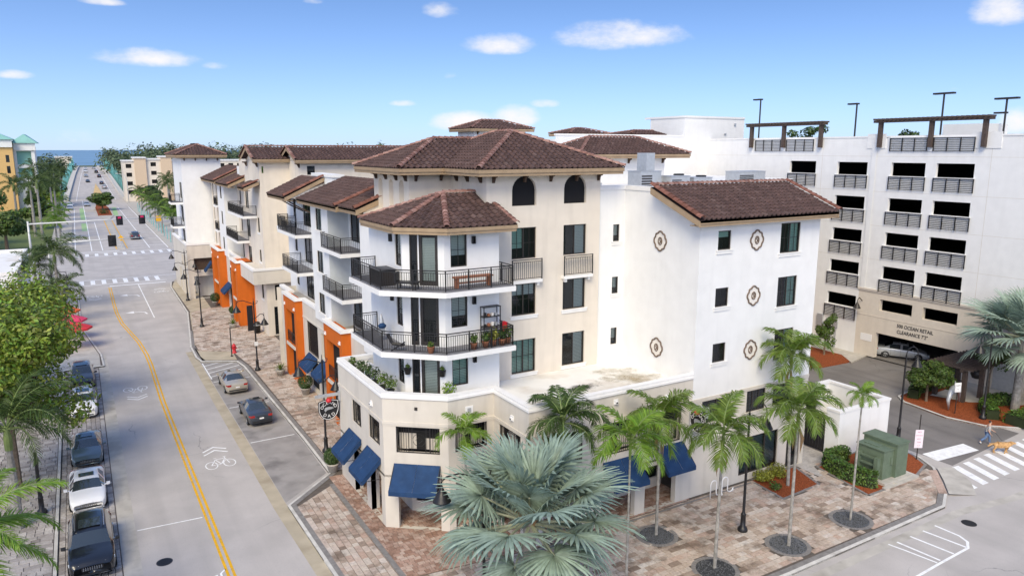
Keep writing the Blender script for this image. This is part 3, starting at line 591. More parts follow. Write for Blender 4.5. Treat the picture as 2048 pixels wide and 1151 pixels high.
# hatched kerbside area bottom right
g = MB()
strip(g, [(20, 17.6), (30.0, 17.85), (35.1, 18.1), (37.9, 18.2), (38.5, 18.55), (38.75, 19.1), (38.72, 20.4)], -.07, .07, ZM)
strip(g, [(34.7, 20.5), (34.9, 19.6), (35.15, 18.2)], -.06, .06, ZM)
for k in range(3): strip(g, [(35.3 + k * 1.15, 20.4), (35.5 + k * 1.2, 18.25)], -.07, .07, ZM)
struct('kerbside_hatching', g, 'lane')
def bike_symbol(cx, cy, s, flip=1):
    g = MB()
    for dx in (-.55, .55):
        n = 20
        pts = [(cx + (dx + .36 * math.cos(2 * math.pi * i / n)) * s, cy + .46 * math.sin(2 * math.pi * i / n) * s * 1.3) for i in range(n + 1)]
        strip(g, pts, -.035, .035, ZM)
    for a, b in (((-.55,0),(-.2,.75)),((-.2,.75),(.4,.75)),((.4,.75),(.55,0)),((-.2,.75),(.05,0)),((.05,0),(.4,.75)),((-.55,0),(.05,0)),((.3,1.0),(.5,1.0)),((.4,.75),(.38,1.0)),((-.3,.95),(-.1,.95))):
        strip(g, [(cx + a[0] * s, cy + a[1] * s * 1.2 * flip), (cx + b[0] * s, cy + b[1] * s * 1.2 * flip)], -.035, .035, ZM)
    for k in range(2):
        yy = cy + (1.7 + k * .5) * s * flip * 1.2
        strip(g, [(cx - .75 * s, yy - .1 * flip), (cx, yy + .55 * s * flip), (cx + .75 * s, yy - .1 * flip)], -.07, .07, ZM)
    struct('bicycle_marking', g, 'lane')
bike_symbol(6.45, 48.6, 1.0); bike_symbol(2.75, 68.6, 1.0, -1); bike_symbol(9.2, 116, 1.0); bike_symbol(0.8, 117, 1.0, -1)
def arrow(cx, cy):
    g = MB(); strip(g, [(cx + .9, cy - 1.2), (cx + .7, cy), (cx + .2, cy + .5), (cx - .5, cy + .6)], -.1, .1, ZM); g.add([(cx-.5,cy+1.3,ZM),(cx-.5,cy-.1,ZM),(cx-1.5,cy+.6,ZM)], [(0,1,2)]); struct('turn_arrow', g, 'lane')
arrow(5.3, 115); arrow(5.3, 102)
g = MB(); strip(g, [(2.9,34.9),(4.1,35.1),(3.9,33.4)], -.05, .05, ZM); strip(g, [(4.25,33.2),(4.3,35.2),(4.55,35.5)], -.05, .05, ZM); strip(g, [(2.2,34.0),(2.7,34.1)], -.04, .04, ZM); struct('chalk_marking', g, 'lane')
# road beyond the crossing
g = MB()
for x, a, b in ((1.5, 171, 345), (3.45, 171, 240), (12.1, 171, 300), (4.0, 330, 345), (15.5, 170, 300), (-1.4, 171, 300)): strip(g, [(x, a), (x, b)], -.09, .09, ZM)
for k in range(7): strip(g, [(12.3, 176 + k * 14), (15.3, 176 + k * 14)], -.12, .12, ZM)
struct('lane_line', g, 'lane')
mark('green_bike_lane', [[(0.2,250),(1.4,250),(1.4,300),(0.2,300)],[(0.2,215),(1.4,215),(1.4,238),(0.2,238)],[(9.2,262),(10.6,262),(11.5,300),(10.2,300)]], 'greenp')
mark('median_line', [[(5.9,172),(6.1,172),(6.1,245),(5.9,245)],[(7.9,172),(8.1,172),(8.1,245),(7.9,245)]], 'yellowp')
g = MB(); g.prism([(6.35,171),(7.6,171),(7.6,246),(9.3,262),(9.5,300),(8.5,322),(5.6,322),(4.6,300),(4.6,270),(6.3,248)], ZR, 0.02); struct('median', g, 'concrete')
g = MB(); g.prism([(5.0,262),(8.9,262),(9.1,298),(8.2,318),(5.8,318),(5.0,298)], 0, 0.06); struct('planting_bed', g, 'mulch')
for pl in ([(15.7,168),(60,168),(60,345),(16.2,345)], [(-60,168),(-1.8,168),(-2.0,240),(-4.2,252),(-4.2,345),(-60,345)]):
    g = MB(); g.prism(pl, -0.3, 0.0); struct('pavement', g, 'concrete')
g = MB(); g.prism([(-70,172),(-6,172),(-6,330),(-70,330)], -.1, 0.02); struct('lawn', g, 'grass')
for c, z in (((2.05, 37.7), ZM), ((40.6, 19.6), ZM)):
    g = MB(); n = 28; c2 = c
    g.prism([(c2[0] + .38 * math.cos(i / n * 6.283), c2[1] + .38 * math.sin(i / n * 6.283)) for i in range(n)], z - .01, z); 
    for k in range(-4, 5): 
        h_ = math.sqrt(.32 ** 2 - (k * .07) ** 2); g.box(c2[0] - h_, c2[1] + k * .07 - .015, z, c2[0] + h_, c2[1] + k * .07 + .015, z + .008)
    mo = g.build('manhole_cover', 'iron' if 'iron' in M else 'black'); tag(mo, 'round iron manhole cover in the lane beside the black parked car' if c[0] < 10 else 'round iron manhole cover on the street beside the hatched kerbside area', 'manhole cover')
# ---------------------------------------------------------------- building kit
def ribbon(mb, poly, d0, d1, z0, z1, m=0, caps=True):
    """Solid band following a plan polyline, between offsets d0 and d1 (left of travel)."""
    A, B = offset(poly, d0), offset(poly, d1)
    for i in range(len(poly) - 1):
        a, b, c, d = A[i], A[i + 1], B[i + 1], B[i]
        mb.add([(*a,z0),(*b,z0),(*c,z0),(*d,z0),(*a,z1),(*b,z1),(*c,z1),(*d,z1)], [(4,5,6,7),(0,1,5,4),(2,3,7,6),(0,3,2,1)] + ([(3,0,4,7)] if i == 0 and caps else []) + ([(1,2,6,5)] if i == len(poly) - 2 and caps else []), m)
def window(parent, F, u0, u1, z0, z1, depth=0.13, sash=2, grid=(2, 2), blind=None, bm='blind', sill=None, glass='glass', fr=0.06, name='window', backing=0.55):
    mb = MB(); a, b, c, d = u0, u1, z0, z1; k0, k1 = -depth, -depth + 0.07
    F.box(mb, a, b, k0, k1, c, c + fr); F.box(mb, a, b, k0, k1, d - fr, d); F.box(mb, a, a + fr, k0, k1 + .004, c + fr, d - fr); F.box(mb, b - fr, b, k0, k1 + .004, c + fr, d - fr)
    W = (b - a) / sash
    for i in range(1, sash): F.box(mb, a + W * i - fr * .55, a + W * i + fr * .55, k0, k1 - .006, c + fr, d - fr)
    if grid:
        gw = 0.018
        for i in range(sash):
            for q in range(1, grid[0]): uu = a + W * i + W * q / grid[0]; F.box(mb, uu - gw / 2, uu + gw / 2, k0 + .012, k0 + .045, c + fr, d - fr)
        for q in range(1, grid[1]): zz = c + (d - c) * q / grid[1]; F.box(mb, a + fr, b - fr, k0 + .014, k0 + .043, zz - gw / 2, zz + gw / 2)
    if backing:
        e = -depth - backing
        P = F.P; mb.add([P(a-.1,e,c-.1),P(b+.1,e,c-.1),P(b+.1,e,d+.1),P(a-.1,e,d+.1),P(a-.1,k0-.02,c-.1),P(b+.1,k0-.02,c-.1),P(b+.1,k0-.02,d+.1),P(a-.1,k0-.02,d+.1)], [(0,1,2,3),(0,1,5,4),(1,2,6,5),(2,3,7,6),(3,0,4,7)], 1)
    w = mb.build(name, ['bronze', 'interior'], parent)
    for i in range(sash):
        g = MB(); q0, q1 = a + W * i + fr * .5, a + W * (i + 1) - fr * .5
        g.add([F.P(q0,k0+.03,c+.03),F.P(q1,k0+.03,c+.03),F.P(q1,k0+.03,d-.03),F.P(q0,k0+.03,d-.03)], [(0,1,2,3)]); g.build('pane', glass, w)
    if blind:
        g = MB(); frac = {'full': 0.0, 'half': 0.32, 'top': 0.62}.get(blind if isinstance(blind, str) else blind[0], 0.0)
        ua, ub = a + .04, b - .04
        if not isinstance(blind, str):
            if blind[1] == 'l': ub = a + W - .02
            elif blind[1] == 'r': ua = b - W + .02
        zb = c + (d - c) * frac + .02; n = max(4, int((d - zb) / 0.09))
        for i in range(n):
            za, zc = zb + (d - .04 - zb) * i / n, zb + (d - .04 - zb) * (i + 1) / n
            g.add([F.P(ua,k0-.09,za),F.P(ub,k0-.09,za),F.P(ub,k0-.05,zc),F.P(ua,k0-.05,zc)], [(0,1,2,3)])
        g.build('blind', bm, w)
    if sill:
        g = MB(); F.box(g, a - .1, b + .1, 0.0, 0.06, c - .22, c - .01); F.box(g, a - .14, b + .14, 0.0, 0.09, c - .06, c + .0); g.build('sill', sill, w)
    return w
def door_pair(parent, F, u0, u1, z0, z1, side=0.3, blind=False, name='balcony_door', depth=0.1):
    """Glazed sidelight (left) and one glazed door leaf."""
    mb = MB(); s = u0 + (u1 - u0) * side; k0, k1 = -depth, -depth + .08; f = .07
    for a, b in ((u0, s - .02), (s + .05, u1)):
        t = f if b < s else .16
        F.box(mb, a, b, k0, k1, z0, z0 + .22); F.box(mb, a, b, k0, k1, z1 - t, z1); F.box(mb, a, a + t, k0, k1, z0 + .22, z1 - t); F.box(mb, b - t, b, k0, k1, z0 + .22, z1 - t)
    P = F.P; e = k0 - .5
    mb.add([P(u0,e,z0),P(u1,e,z0),P(u1,e,z1),P(u0,e,z1),P(u0,k0,z0),P(u1,k0,z0),P(u1,k0,z1),P(u0,k0,z1)], [(0,1,2,3),(0,1,5,4),(1,2,6,5),(2,3,7,6),(3,0,4,7)], 1)
    F.box(mb, s + .09, s + .15, k1, k1 + .05, z0 + 1.0, z0 + 1.12)
    w = mb.build(name, ['bronze', 'interior'], parent)
    g = MB(); F.box(g, s - .02, s + .05, k0 + .0, k1 + .01, z0, z1); g.build('mullion', 'white_plain', w)
    g = MB(); g.add([P(u0+f,k0+.04,z0+.22),P(s-.09,k0+.04,z0+.22),P(s-.09,k0+.04,z1-f),P(u0+f,k0+.04,z1-f)], [(0,1,2,3)]); g.build('pane', 'glassd', w)
    g = MB(); g.add([P(s+.21,k0+.04,z0+.22),P(u1-.16,k0+.04,z0+.22),P(u1-.16,k0+.04,z1-.16),P(s+.21,k0+.04,z1-.16)], [(0,1,2,3)]); g.build('pane', 'glass', w)
    if blind:
        g = MB(); n = 26
        for i in range(n):
            za, zc = z0 + .25 + (z1 - z0 - .45) * i / n, z0 + .25 + (z1 - z0 - .45) * (i + 1) / n
            g.add([P(s+.2,k0-.06,za),P(u1-.15,k0-.06,za),P(u1-.15,k0-.02,zc),P(s+.2,k0-.02,zc)], [(0,1,2,3)])
        g.build('blind', 'blind', w)
    return w
BAL = {}
def railing(parent, pts, z, h=1.07, pieces=False, name='railing', spacing=0.125, m='black'):
    """Metal railing along plan points: posts, two top rails, bottom rail, balusters."""
    mb = MB(); spots = []
    for i in range(len(pts) - 1):
        a, b = Vector(pts[i]), Vector(pts[i + 1]); L_ = (b - a).length; F = Fr(a, b - a)
        F.box(mb, 0, L_, -.03, .03, z + h - .045, z + h); F.box(mb, 0, L_, -.018, .018, z + h - .16, z + h - .13); F.box(mb, 0, L_, -.018, .018, z + .08, z + .11)
        npost = max(1, round(L_ / 1.5))
        for k in range(npost + 1):
            u = L_ * k / npost; F.box(mb, u - .026, u + .026, -.026, .026, z, z + h + .01)
        n = int(L_ / spacing)
        for k in range(1, n): spots.append((F.P(L_ * k / n, 0, z), math.atan2(F.t.y, F.t.x)))
    if not pieces:
        for (p, a) in spots:
            mb.box(p[0] - .009, p[1] - .009, z + .1, p[0] + .009, p[1] + .009, z + h - .13)
    r = mb.build(name, m, parent)
    if pieces:
        if h not in BAL:
            q = MB(); q.box(-.010, -.010, .1, .010, .010, h - .13); o = q.build('baluster', m); BAL[h] = o.data; bpy.data.objects.remove(o)
        for (p, a) in spots: link('baluster', BAL[h], r, p, (0, 0, a))
    return r
def tile_mesh(w, l):
    mb = MB(); prof = [(-.5, .0), (-.2, .0), (-.1, .062), (.08, .105), (.27, .062), (.38, .0), (.5, .0)]
    # rounded barrel with a pan on each side, lower end lifted over the course below
    prof = [(-.5, .012), (-.30, .0), (-.22, .045), (-.08, .095), (.10, .095), (.24, .045), (.32, .0), (.5, .012)]
    n = len(prof); lo = [(p[0] * w, -.015, p[1] * (w / .36) + .052) for p in prof]; hi = [(p[0] * w, l + .02, p[1] * (w / .36) * .9 + .006) for p in prof]; lip = [(p[0] * w, -.012, p[1] * (w / .36) * .72 + .008) for p in prof]
    mb.add(lo + hi + lip, [(i, i + 1, n + i + 1, n + i) for i in range(n - 1)] + [(2 * n + i, 2 * n + i + 1, i + 1, i) for i in range(n - 1)])
    return mb
TM = {}
def tile_roof(parent, o, t, s, poly, n_obj=0, w=0.36, l=0.40, mat_='tile', deck=True, rough=0.0):
    """Field of barrel tiles on a sloping plane: o eave origin, t along the eave, s up the slope, poly in (u, v)."""
    o, t, s = Vector(o), Vector(t).normalized(), Vector(s).normalized(); n = t.cross(s); n.normalize()
    if n.z < 0: n = -n
    us = [p[0] for p in poly]; vs_ = [p[1] for p in poly]
    if deck:
        g = MB(); g.add([tuple(o + t * p[0] + s * p[1] + n * 0.004) for p in poly] + [tuple(o + t * p[0] + s * p[1] - n * 0.10) for p in poly], [tuple(range(len(poly)))] + [tuple(len(poly) + i for i in reversed(range(len(poly))))] + [(i, (i + 1) % len(poly), len(poly) + (i + 1) % len(poly), len(poly) + i) for i in range(len(poly))]); g.build('roof_deck', 'deck', parent)
    nu = max(1, round((max(us) - min(us)) / w)); wu = (max(us) - min(us)) / nu
    pl = []
    v = min(vs_); 
    while v < max(vs_) - 0.1:
        for i in range(nu):
            u = min(us) + wu * (i + .5)
            if pin(poly, u, v + l * .45): pl.append((u, v))
        v += l
    flip = 1 if t.cross(s).z > 0 else -1
    Mx = Matrix((t * flip, s, n)).transposed()
    key = (round(wu, 3), l, mat_)
    if key not in TM:
        ob = tile_mesh(wu, l).build('roof_tile', mat_, smooth=False); TM[key] = ob.data; bpy.data.objects.remove(ob)
    pts = [(o + t * u + s * v_) for u, v_ in pl]
    order = sorted(range(len(pts)), key=lambda i: pts[i].length)
    org = Vector(ORG.get(parent.name, (0, 0, 0)))
    for i in order[:n_obj]:
        ob = bpy.data.objects.new('roof_tile', TM[key]); COL.objects.link(ob); ob.parent = parent
        ob.matrix_basis = Matrix.Translation(pts[i] - org + n * random.uniform(-.004, .006)) @ (Mx @ Matrix.Rotation(random.uniform(-.02, .02), 3, 'Z')).to_4x4()
    rest = order[n_obj:]
    if rest:
        base = tile_mesh(wu, l); bv = np.array(base.v); bf = base.f; V = []; Fc = []
        MN = np.array(Mx)
        for j, i in enumerate(rest):
            q = bv @ MN.T + np.array(pts[i] + n * random.uniform(-.006, .008)); V.extend(map(tuple, q)); b = j * len(bv); Fc.extend([tuple(x + b for x in f) for f in bf])
        g = MB(); g.v = V; g.f = Fc; g.mi = [0] * len(Fc)
        tag(g.build('roof_tiles', mat_, parent), kind='stuff')
    return len(pl)
CAPM = {}
def caps(parent, p0, p1, r=0.15, l=0.38, mat_='tilecap', up=(0, 0, 1), name='ridge_tile', lift=0.03):
    p0, p1 = Vector(p0), Vector(p1); d = (p1 - p0); L_ = d.length; d.normalize(); n = max(1, int(L_ / l)); l = L_ / n
    side = d.cross(Vector(up)); side.normalize(); nn = side.cross(d)
    key = (round(l, 2), r, mat_)
    if key not in CAPM:
        mb = MB(); k = 7
        A = [(r * 1.08 * math.cos(math.pi * i / (k - 1)), -.02, r * .95 * math.sin(math.pi * i / (k - 1)) + .03) for i in range(k)]; B = [(r * .88 * math.cos(math.pi * i / (k - 1)), l + .03, r * .8 * math.sin(math.pi * i / (k - 1)) + .0) for i in range(k)]; C = [(a[0] * .86, -.018, a[2] * .86) for a in A]
        mb.add(A + B + C, [(i, i + 1, k + i + 1, k + i) for i in range(k - 1)] + [(2 * k + i, 2 * k + i + 1, i + 1, i) for i in range(k - 1)])
        ob = mb.build(name, mat_); CAPM[key] = ob.data; bpy.data.objects.remove(ob)
    Mx = Matrix((side, d, nn)).transposed().to_4x4(); org = Vector(ORG.get(parent.name, (0, 0, 0)))
    for i in range(n):
        ob = bpy.data.objects.new(name, CAPM[key]); COL.objects.link(ob); ob.parent = parent
        ob.matrix_basis = Matrix.Translation(p0 + d * (l * i) + nn * lift - org) @ Mx
def fascia(parent, pts, z, h=0.34, closed=False, name='fascia', m='soffit', inner=0.9, depth=None):
    """Eave board in two steps with a flat soffit behind, along plan points (roof on the left of travel)."""
    g = MB(); ribbon(g, pts, 0.0, 0.06, z - h * .55, z); ribbon(g, pts, 0.05, 0.12, z - h, z - h * .5); ribbon(g, pts, 0.10, inner, z - h + .02, z - h + .06)
    return g.build(name, m, parent)
def bracket(parent, F, u, z, p=0.42, h=0.42, w=0.12, m='brown'):
    g = MB(); P = F.P
    sh = [(0, z), (p, z), (p, z - .1), (p * .55, z - h * .35), (.12, z - h), (0, z - h)]
    V = [P(u - w / 2, a, b) for a, b in sh] + [P(u + w / 2, a, b) for a, b in sh]; n = len(sh)
    g.add(V, [tuple(range(n)), tuple(n + i for i in reversed(range(n)))] + [(i, (i + 1) % n, n + (i + 1) % n, n + i) for i in range(n)]); return g.build('bracket', m, parent)
def hip_roof(parent, x0, x1, y0, y1, z, pitch, n_obj=0, w=0.36, l=0.40, ridge_cap=True, faces='fl', m='tile'):
    """Hip roof over a rectangle (eave lines given); returns ridge ends."""
    W, D = x1 - x0, y1 - y0; h = min(W, D) / 2; zr = z + h * pitch; sl = math.hypot(h, h * pitch); k = math.hypot(1, pitch)
    if W >= D: r0, r1 = (x0 + h, y0 + h, zr), (x1 - h, y0 + h, zr)
    else: r0, r1 = (x0 + h, y0 + h, zr), (x0 + h, y1 - h, zr)
    if W >= D:
        pf = [(0, 0), (W, 0), (W - h, sl), (h, sl)]; ps = [(0, 0), (D, 0), (D / 2, sl)]
    else:
        pf = [(0, 0), (W, 0), (W / 2, sl)]; ps = [(0, 0), (D, 0), (D - h, sl), (h, sl)]
    if 'f' in faces: tile_roof(parent, (x0, y0, z), (1, 0, 0), (0, 1, pitch), pf, n_obj, w, l, m)
    if 'l' in faces: tile_roof(parent, (x0, y0, z), (0, 1, 0), (1, 0, pitch), ps, 0, w, l, m)
    if 'r' in faces: tile_roof(parent, (x1, y0, z), (0, 1, 0), (-1, 0, pitch), ps, 0, w, l, m)
    if 'b' in faces: tile_roof(parent, (x0, y1, z), (1, 0, 0), (0, -1, pitch), pf, 0, w, l, m)
    g = MB(); g.add([(x0,y0,z-.02),(x1,y0,z-.02),(x1,y1,z-.02),(x0,y1,z-.02), tuple(Vector(r0)-Vector((0,0,.05))), tuple(Vector(r1)-Vector((0,0,.05)))], [(0,1,5,4),(2,3,4,5),(1,2,5),(3,0,4)] if W >= D else [(0,1,4),(2,3,5),(1,2,5,4),(3,0,4,5)]); g.build('roof_deck', 'deck', parent)
    if ridge_cap:
        a = (x0, y0, z + .05); caps(parent, a, r0); caps(parent, (x1, y0, z + .05), r1 if W >= D else r0)
        if 'b' in faces or 'l' in faces: caps(parent, (x0, y1, z + .05), r0 if W >= D else r1)
        if (Vector(r1) - Vector(r0)).length > .5: caps(parent, r0, r1)
    return r0, r1
def awning(parent, F, u0, u1, z, proj=1.15, drop=1.1, val=0.24, m='blue'):
    g = MB(); P = F.P; n = 6; um = (u0 + u1) / 2
    for a, b in ((u0, um), (um + .01, u1)):
        for i in range(n):
            t0, t1 = i / n, (i + 1) / n; s = lambda t: -.05 * math.sin(math.pi * t)
            g.add([P(a,.02+proj*t0,z-drop*t0+s(t0)),P(b,.02+proj*t0,z-drop*t0+s(t0)),P(b,.02+proj*t1,z-drop*t1+s(t1)),P(a,.02+proj*t1,z-drop*t1+s(t1))], [(0,1,2,3)])
    e = proj + .02; g.add([P(u0,e,z-drop),P(u1,e,z-drop),P(u1,e+.01,z-drop-val),P(u0,e+.01,z-drop-val)], [(0,1,2,3)])
    g.add([P(u0,.02,z),P(u0,e,z-drop),P(u0,e,z-drop-val),P(u0,e-.1,z-drop-val+.02),P(u0,.02,z-.3)], [(0,1,2,3,4)]); g.add([P(u1,.02,z),P(u1,e,z-drop),P(u1,e,z-drop-val),P(u1,e-.1,z-drop-val+.02),P(u1,.02,z-.3)], [(0,1,2,3,4)])
    o = g.build('awning', m, parent)
    fr = MB(); 
    for u in (u0 + .02, u1 - .02): fr.tube([P(u,.02,z-drop-.1),P(u,e-.03,z-drop-.05)], .018, 6); fr.tube([P(u,.03,z-.03),P(u,e-.03,z-drop-.03)], .018, 6)
    fr.tube([P(u0,e-.02,z-drop-.04),P(u1,e-.02,z-drop-.04)], .018, 6); fr.tube([P(u0,e-.02,z-drop-val),P(u1,e-.02,z-drop-val)], .012, 6)
    fr.build('awning_frame', 'black', o); return o
def grille(parent, F, u0, u1, z0, z1, motif=True):
    g = MB(); F.box(g, u0, u1, -.10, -.06, z0, z0 + .05); F.box(g, u0, u1, -.10, -.06, z1 - .05, z1); F.box(g, u0, u0 + .05, -.1, -.06, z0, z1); F.box(g, u1 - .05, u1, -.1, -.06, z0, z1)
    W = u1 - u0; a, b = (u0 + W * .28, u0 + W * .76) if motif else (u0 + W * .5, u0 + W * .5)
    n = int(W / .13)
    for i in range(1, n):
        u = u0 + W * i / n
        if motif and a + .05 < u < b - .05: continue
        F.box(g, u - .011, u + .011, -.09, -.07, z0, z1)
    if motif:
        for u in (a, b): F.box(g, u - .016, u + .016, -.095, -.065, z0, z1)
        H = z1 - z0; cu, cz = (a + b) / 2, (z0 + z1) / 2; r = min((b - a) * .3, H * .25)
        for k in (.16, .84): F.box(g, a, b, -.09, -.07, z0 + H * k - .01, z0 + H * k + .01)
        for u in (a + (b - a) * .14, b - (b - a) * .14): F.box(g, u - .01, u + .01, -.088, -.072, z0 + H * .05, z0 + H * .95)
        for u in (cu - r, cu + r): F.box(g, u - .01, u + .01, -.086, -.074, z0, z1)
        for rr in (r, r * .55):
            N_ = 20 if rr == r else 4
            pts = [F.P(cu + rr * math.cos(2 * math.pi * i / N_), -.08, cz + rr * math.sin(2 * math.pi * i / N_)) for i in range(N_ + 1)]; g.tube(pts, .012, 5)
    e = -.6; P = F.P; g.add([P(u0,e,z0),P(u1,e,z0),P(u1,e,z1),P(u0,e,z1)], [(0,1,2,3)], 1)
    g.add([P(u0,e+.02,z0),P(u0+W*.4,e+.02,z0),P(u0+W*.4,e+.02,z0+(z1-z0)*.62),P(u0,e+.02,z0+(z1-z0)*.62)], [(0,1,2,3)], 2)
    g.add([P(u0+W*.62,e+.02,z0),P(u1,e+.02,z0),P(u1,e+.02,z0+(z1-z0)*.45),P(u0+W*.62,e+.02,z0+(z1-z0)*.45)], [(0,1,2,3)], 2)
    return g.build('window_grille', ['black', 'interior', 'beige2'], parent)
def medallion(parent, F, u, z, s=0.6):
    """Pressed quatrefoil ornament: cusped outer moulding, oval inner ring, scrolls."""
    g = MB(); pts = []
    for q in range(4):
        a0 = q * math.pi / 2
        for i in range(9):
            t = -1.05 + 2.1 * i / 8; lx, ly = .55 + .40 * math.cos(t), .40 * math.sin(t)
            pts.append((lx * math.cos(a0) - ly * math.sin(a0), lx * math.sin(a0) + ly * math.cos(a0)))
        c = a0 + math.pi / 4; pts.append((.90 * math.cos(c - .09), .90 * math.sin(c - .09))); pts.append((.92 * math.cos(c + .04), .92 * math.sin(c + .04)))
    pts.append(pts[0])
    g.tube([F.P(u + p[0] * s * .92, .03, z + p[1] * s) for p in pts], .05, 6)
    o = g.build('medallion', 'brown_ring', parent)
    g = MB(); n = len(pts) - 1; g.add([F.P(u + p[0] * s * .92, .014, z + p[1] * s) for p in pts[:-1]], [tuple(range(n))]); g.build('medallion_plate', 'cream', o)
    g = MB(); g.tube([F.P(u + .26 * s * math.cos(i / 18 * 6.283), .035, z + .36 * s * math.sin(i / 18 * 6.283)) for i in range(19)], .03, 6)
    g.tube([F.P(u - .1 * s, .03, z - .25 * s), F.P(u + .06 * s, .03, z - .05 * s), F.P(u - .08 * s, .03, z + .12 * s), F.P(u + .05 * s, .03, z + .28 * s)], .03, 5)
    g.tube([F.P(u + .13 * s, .03, z - .2 * s), F.P(u + .12 * s, .03, z + .2 * s)], .022, 5); g.build('medallion_ring', 'brown_ring', o)
M['brown_ring'] = mat('weathered_brown_moulding', (0.16, 0.115, 0.085), 0.8, var=0.3, vscale=12)
M['cream'] = mat('cream_plate', (0.78, 0.74, 0.68), 0.85)
def sconce(parent, F, u, z):
    g = MB(); F.box(g, u - .09, u + .09, 0, .03, z - .2, z + .2); F.box(g, u - .09, u - .065, .03, .16, z - .2, z + .2); F.box(g, u + .065, u + .09, .03, .16, z - .2, z + .2); F.box(g, u - .09, u + .09, .03, .16, z + .18, z + .2); F.box(g, u - .09, u + .09, .03, .16, z - .2, z - .18); g.build('wall_lantern', 'black', parent)
def fixture(parent, F, u, z, s=0.14):
    g = MB(); F.box(g, u - s, u + s, 0, .05, z - s, z + s); F.box(g, u - s * .6, u + s * .6, .05, .14, z - s * .7, z + s * .3); F.box(g, u - s * .4, u + s * .4, .14, .145, z - s * .5, z + s * .1, 1); g.build('wall_light', ['white_plain', 'interior'], parent)

# ---------------------------------------------------------------- corner building
CB = thing('corner_building', 'cream and white corner apartment building with arched top windows, wraparound balconies and blue awnings', 'building', (20, 36, 0))
OUT = [(12.75, 42.8), (12.75, 35.2), (15.5, 33.0), (18.2, 33.0), (18.2, 29.4), (29.15, 29.4)]
FD = Fr((12.75, 35.2), (2.75, -2.2)); DL = FD.t.length and 3.522
TOPH, SILL, HEAD = 5.85, 4.38, 5.80
g = MB()
# left flank (u = -Y)
F = FX(12.75)
wall(g, F, -42.8, -35.2, 0, 7.3, [(-40.3, -38.75, SILL, HEAD), (-37.45, -35.75, SILL, HEAD), (-40.3, -38.15, 0, 2.75), (-37.45, -35.75, 0, 2.75)], .3)
wall(g, FD, 0, 3.522, 0, 7.3, [(0.7, 3.06, SILL - .08, HEAD - .05), (0.74, 3.07, 0, 2.75)], .3)
wall(g, FY(33.0), 15.5, 18.2, 0, 7.3, [(15.9, 17.8, SILL, HEAD), (15.9, 17.8, 0, 2.75)], .3)
wall(g, FX(18.2), -33.0, -29.4, 0, 7.3, [(-32.4, -30.2, SILL, HEAD), (-32.4, -30.2, 0, 2.75)], .3)
front_up = [(19.1, 21.5, 3.95, HEAD), (22.8, 25.1, 3.95, HEAD), (25.75, 28.35, 3.78, HEAD), (29.93, 32.3, 4.4, 5.88), (33.6, 35.22, 4.42, 5.88), (35.9, 37.5, 4.45, 5.88)]
front_dn = [(19.1, 21.5, 0, 2.65), (22.8, 25.13, 0, 2.65), (25.84, 28.12, 0, 2.65), (33.25, 36.65, .42, 2.82), (37.5, 38.77, 0.0, 2.86)]
wall(g, FY(29.4), 18.2, 29.15, 0, 7.3, [h for h in front_up + front_dn if h[0] < 29], .35)
wall(g, FY(29.4), 29.15, 39.15, 0, 5.98, [h for h in front_up + front_dn if h[0] > 29], .16)
wall(g, FXp(39.15), 29.4, 37, 0, 5.98)
g.add([FX(12.75).P(-42.8,0,0),(15.4,42.8,0),(15.4,42.8,7.3),FX(12.75).P(-42.8,0,7.3)], [(0,1,2,3)])
for c in ((12.75, 40.3, 40.75), (12.75, 37.45, 38.15)):   # backs of the street piers
    g.box(12.76, c[1], 0, 13.25, c[2], 2.74)
g.build('wall', 'beige', CB)
# arcade inner storefront
g = MB(); IN = [(14.7, 42.7), (14.7, 36.2), (16.7, 34.6), (20.0, 34.6), (20.0, 31.6), (29.0, 31.6)]
for i in range(5):
    a, b = Vector(IN[i]), Vector(IN[i + 1]); Fi = Fr(a, b - a); L_ = (b - a).length; n = max(1, round(L_ / 1.9))
    hs = [(L_ * k / n + .25, L_ * (k + 1) / n - .25, .62, 2.5) for k in range(n)]
    wall(g, Fi, 0, L_, 0, 3.2, hs, .1)
g.prism(OUT[:-1] + [(29.15, 29.4), (29.15, 36), (12.75, 42.8)][:0] + [(29.1, 29.4), (29.1, 31.7), (20.1, 31.7), (20.1, 34.7), (16.8, 34.7), (14.8, 36.3), (14.8, 42.7)], 2.9, 3.0)
g.build('arcade_wall', 'beige', CB)
g = MB()
for i in range(5):
    a, b = Vector(IN[i]), Vector(IN[i + 1]); Fi = Fr(a, b - a); L_ = (b - a).length; n = max(1, round(L_ / 1.9))
    for k in range(n): g.add([Fi.P(L_*k/n+.2,-.1,.55),Fi.P(L_*(k+1)/n-.2,-.1,.55),Fi.P(L_*(k+1)/n-.2,-.1,2.55),Fi.P(L_*k/n+.2,-.1,2.55)], [(0,1,2,3)])
g.build('shop_window', 'glassd', CB)
g = MB(); g.box(15.2, 31.9, 0, 29, 36, 2.9) if False else None
g.box(15.0, 36.6, .02, 29.0, 42.5, 2.85); g.box(20.4, 31.9, .02, 29.0, 36.5, 2.85); g.build('shop_interior', 'interior', CB)
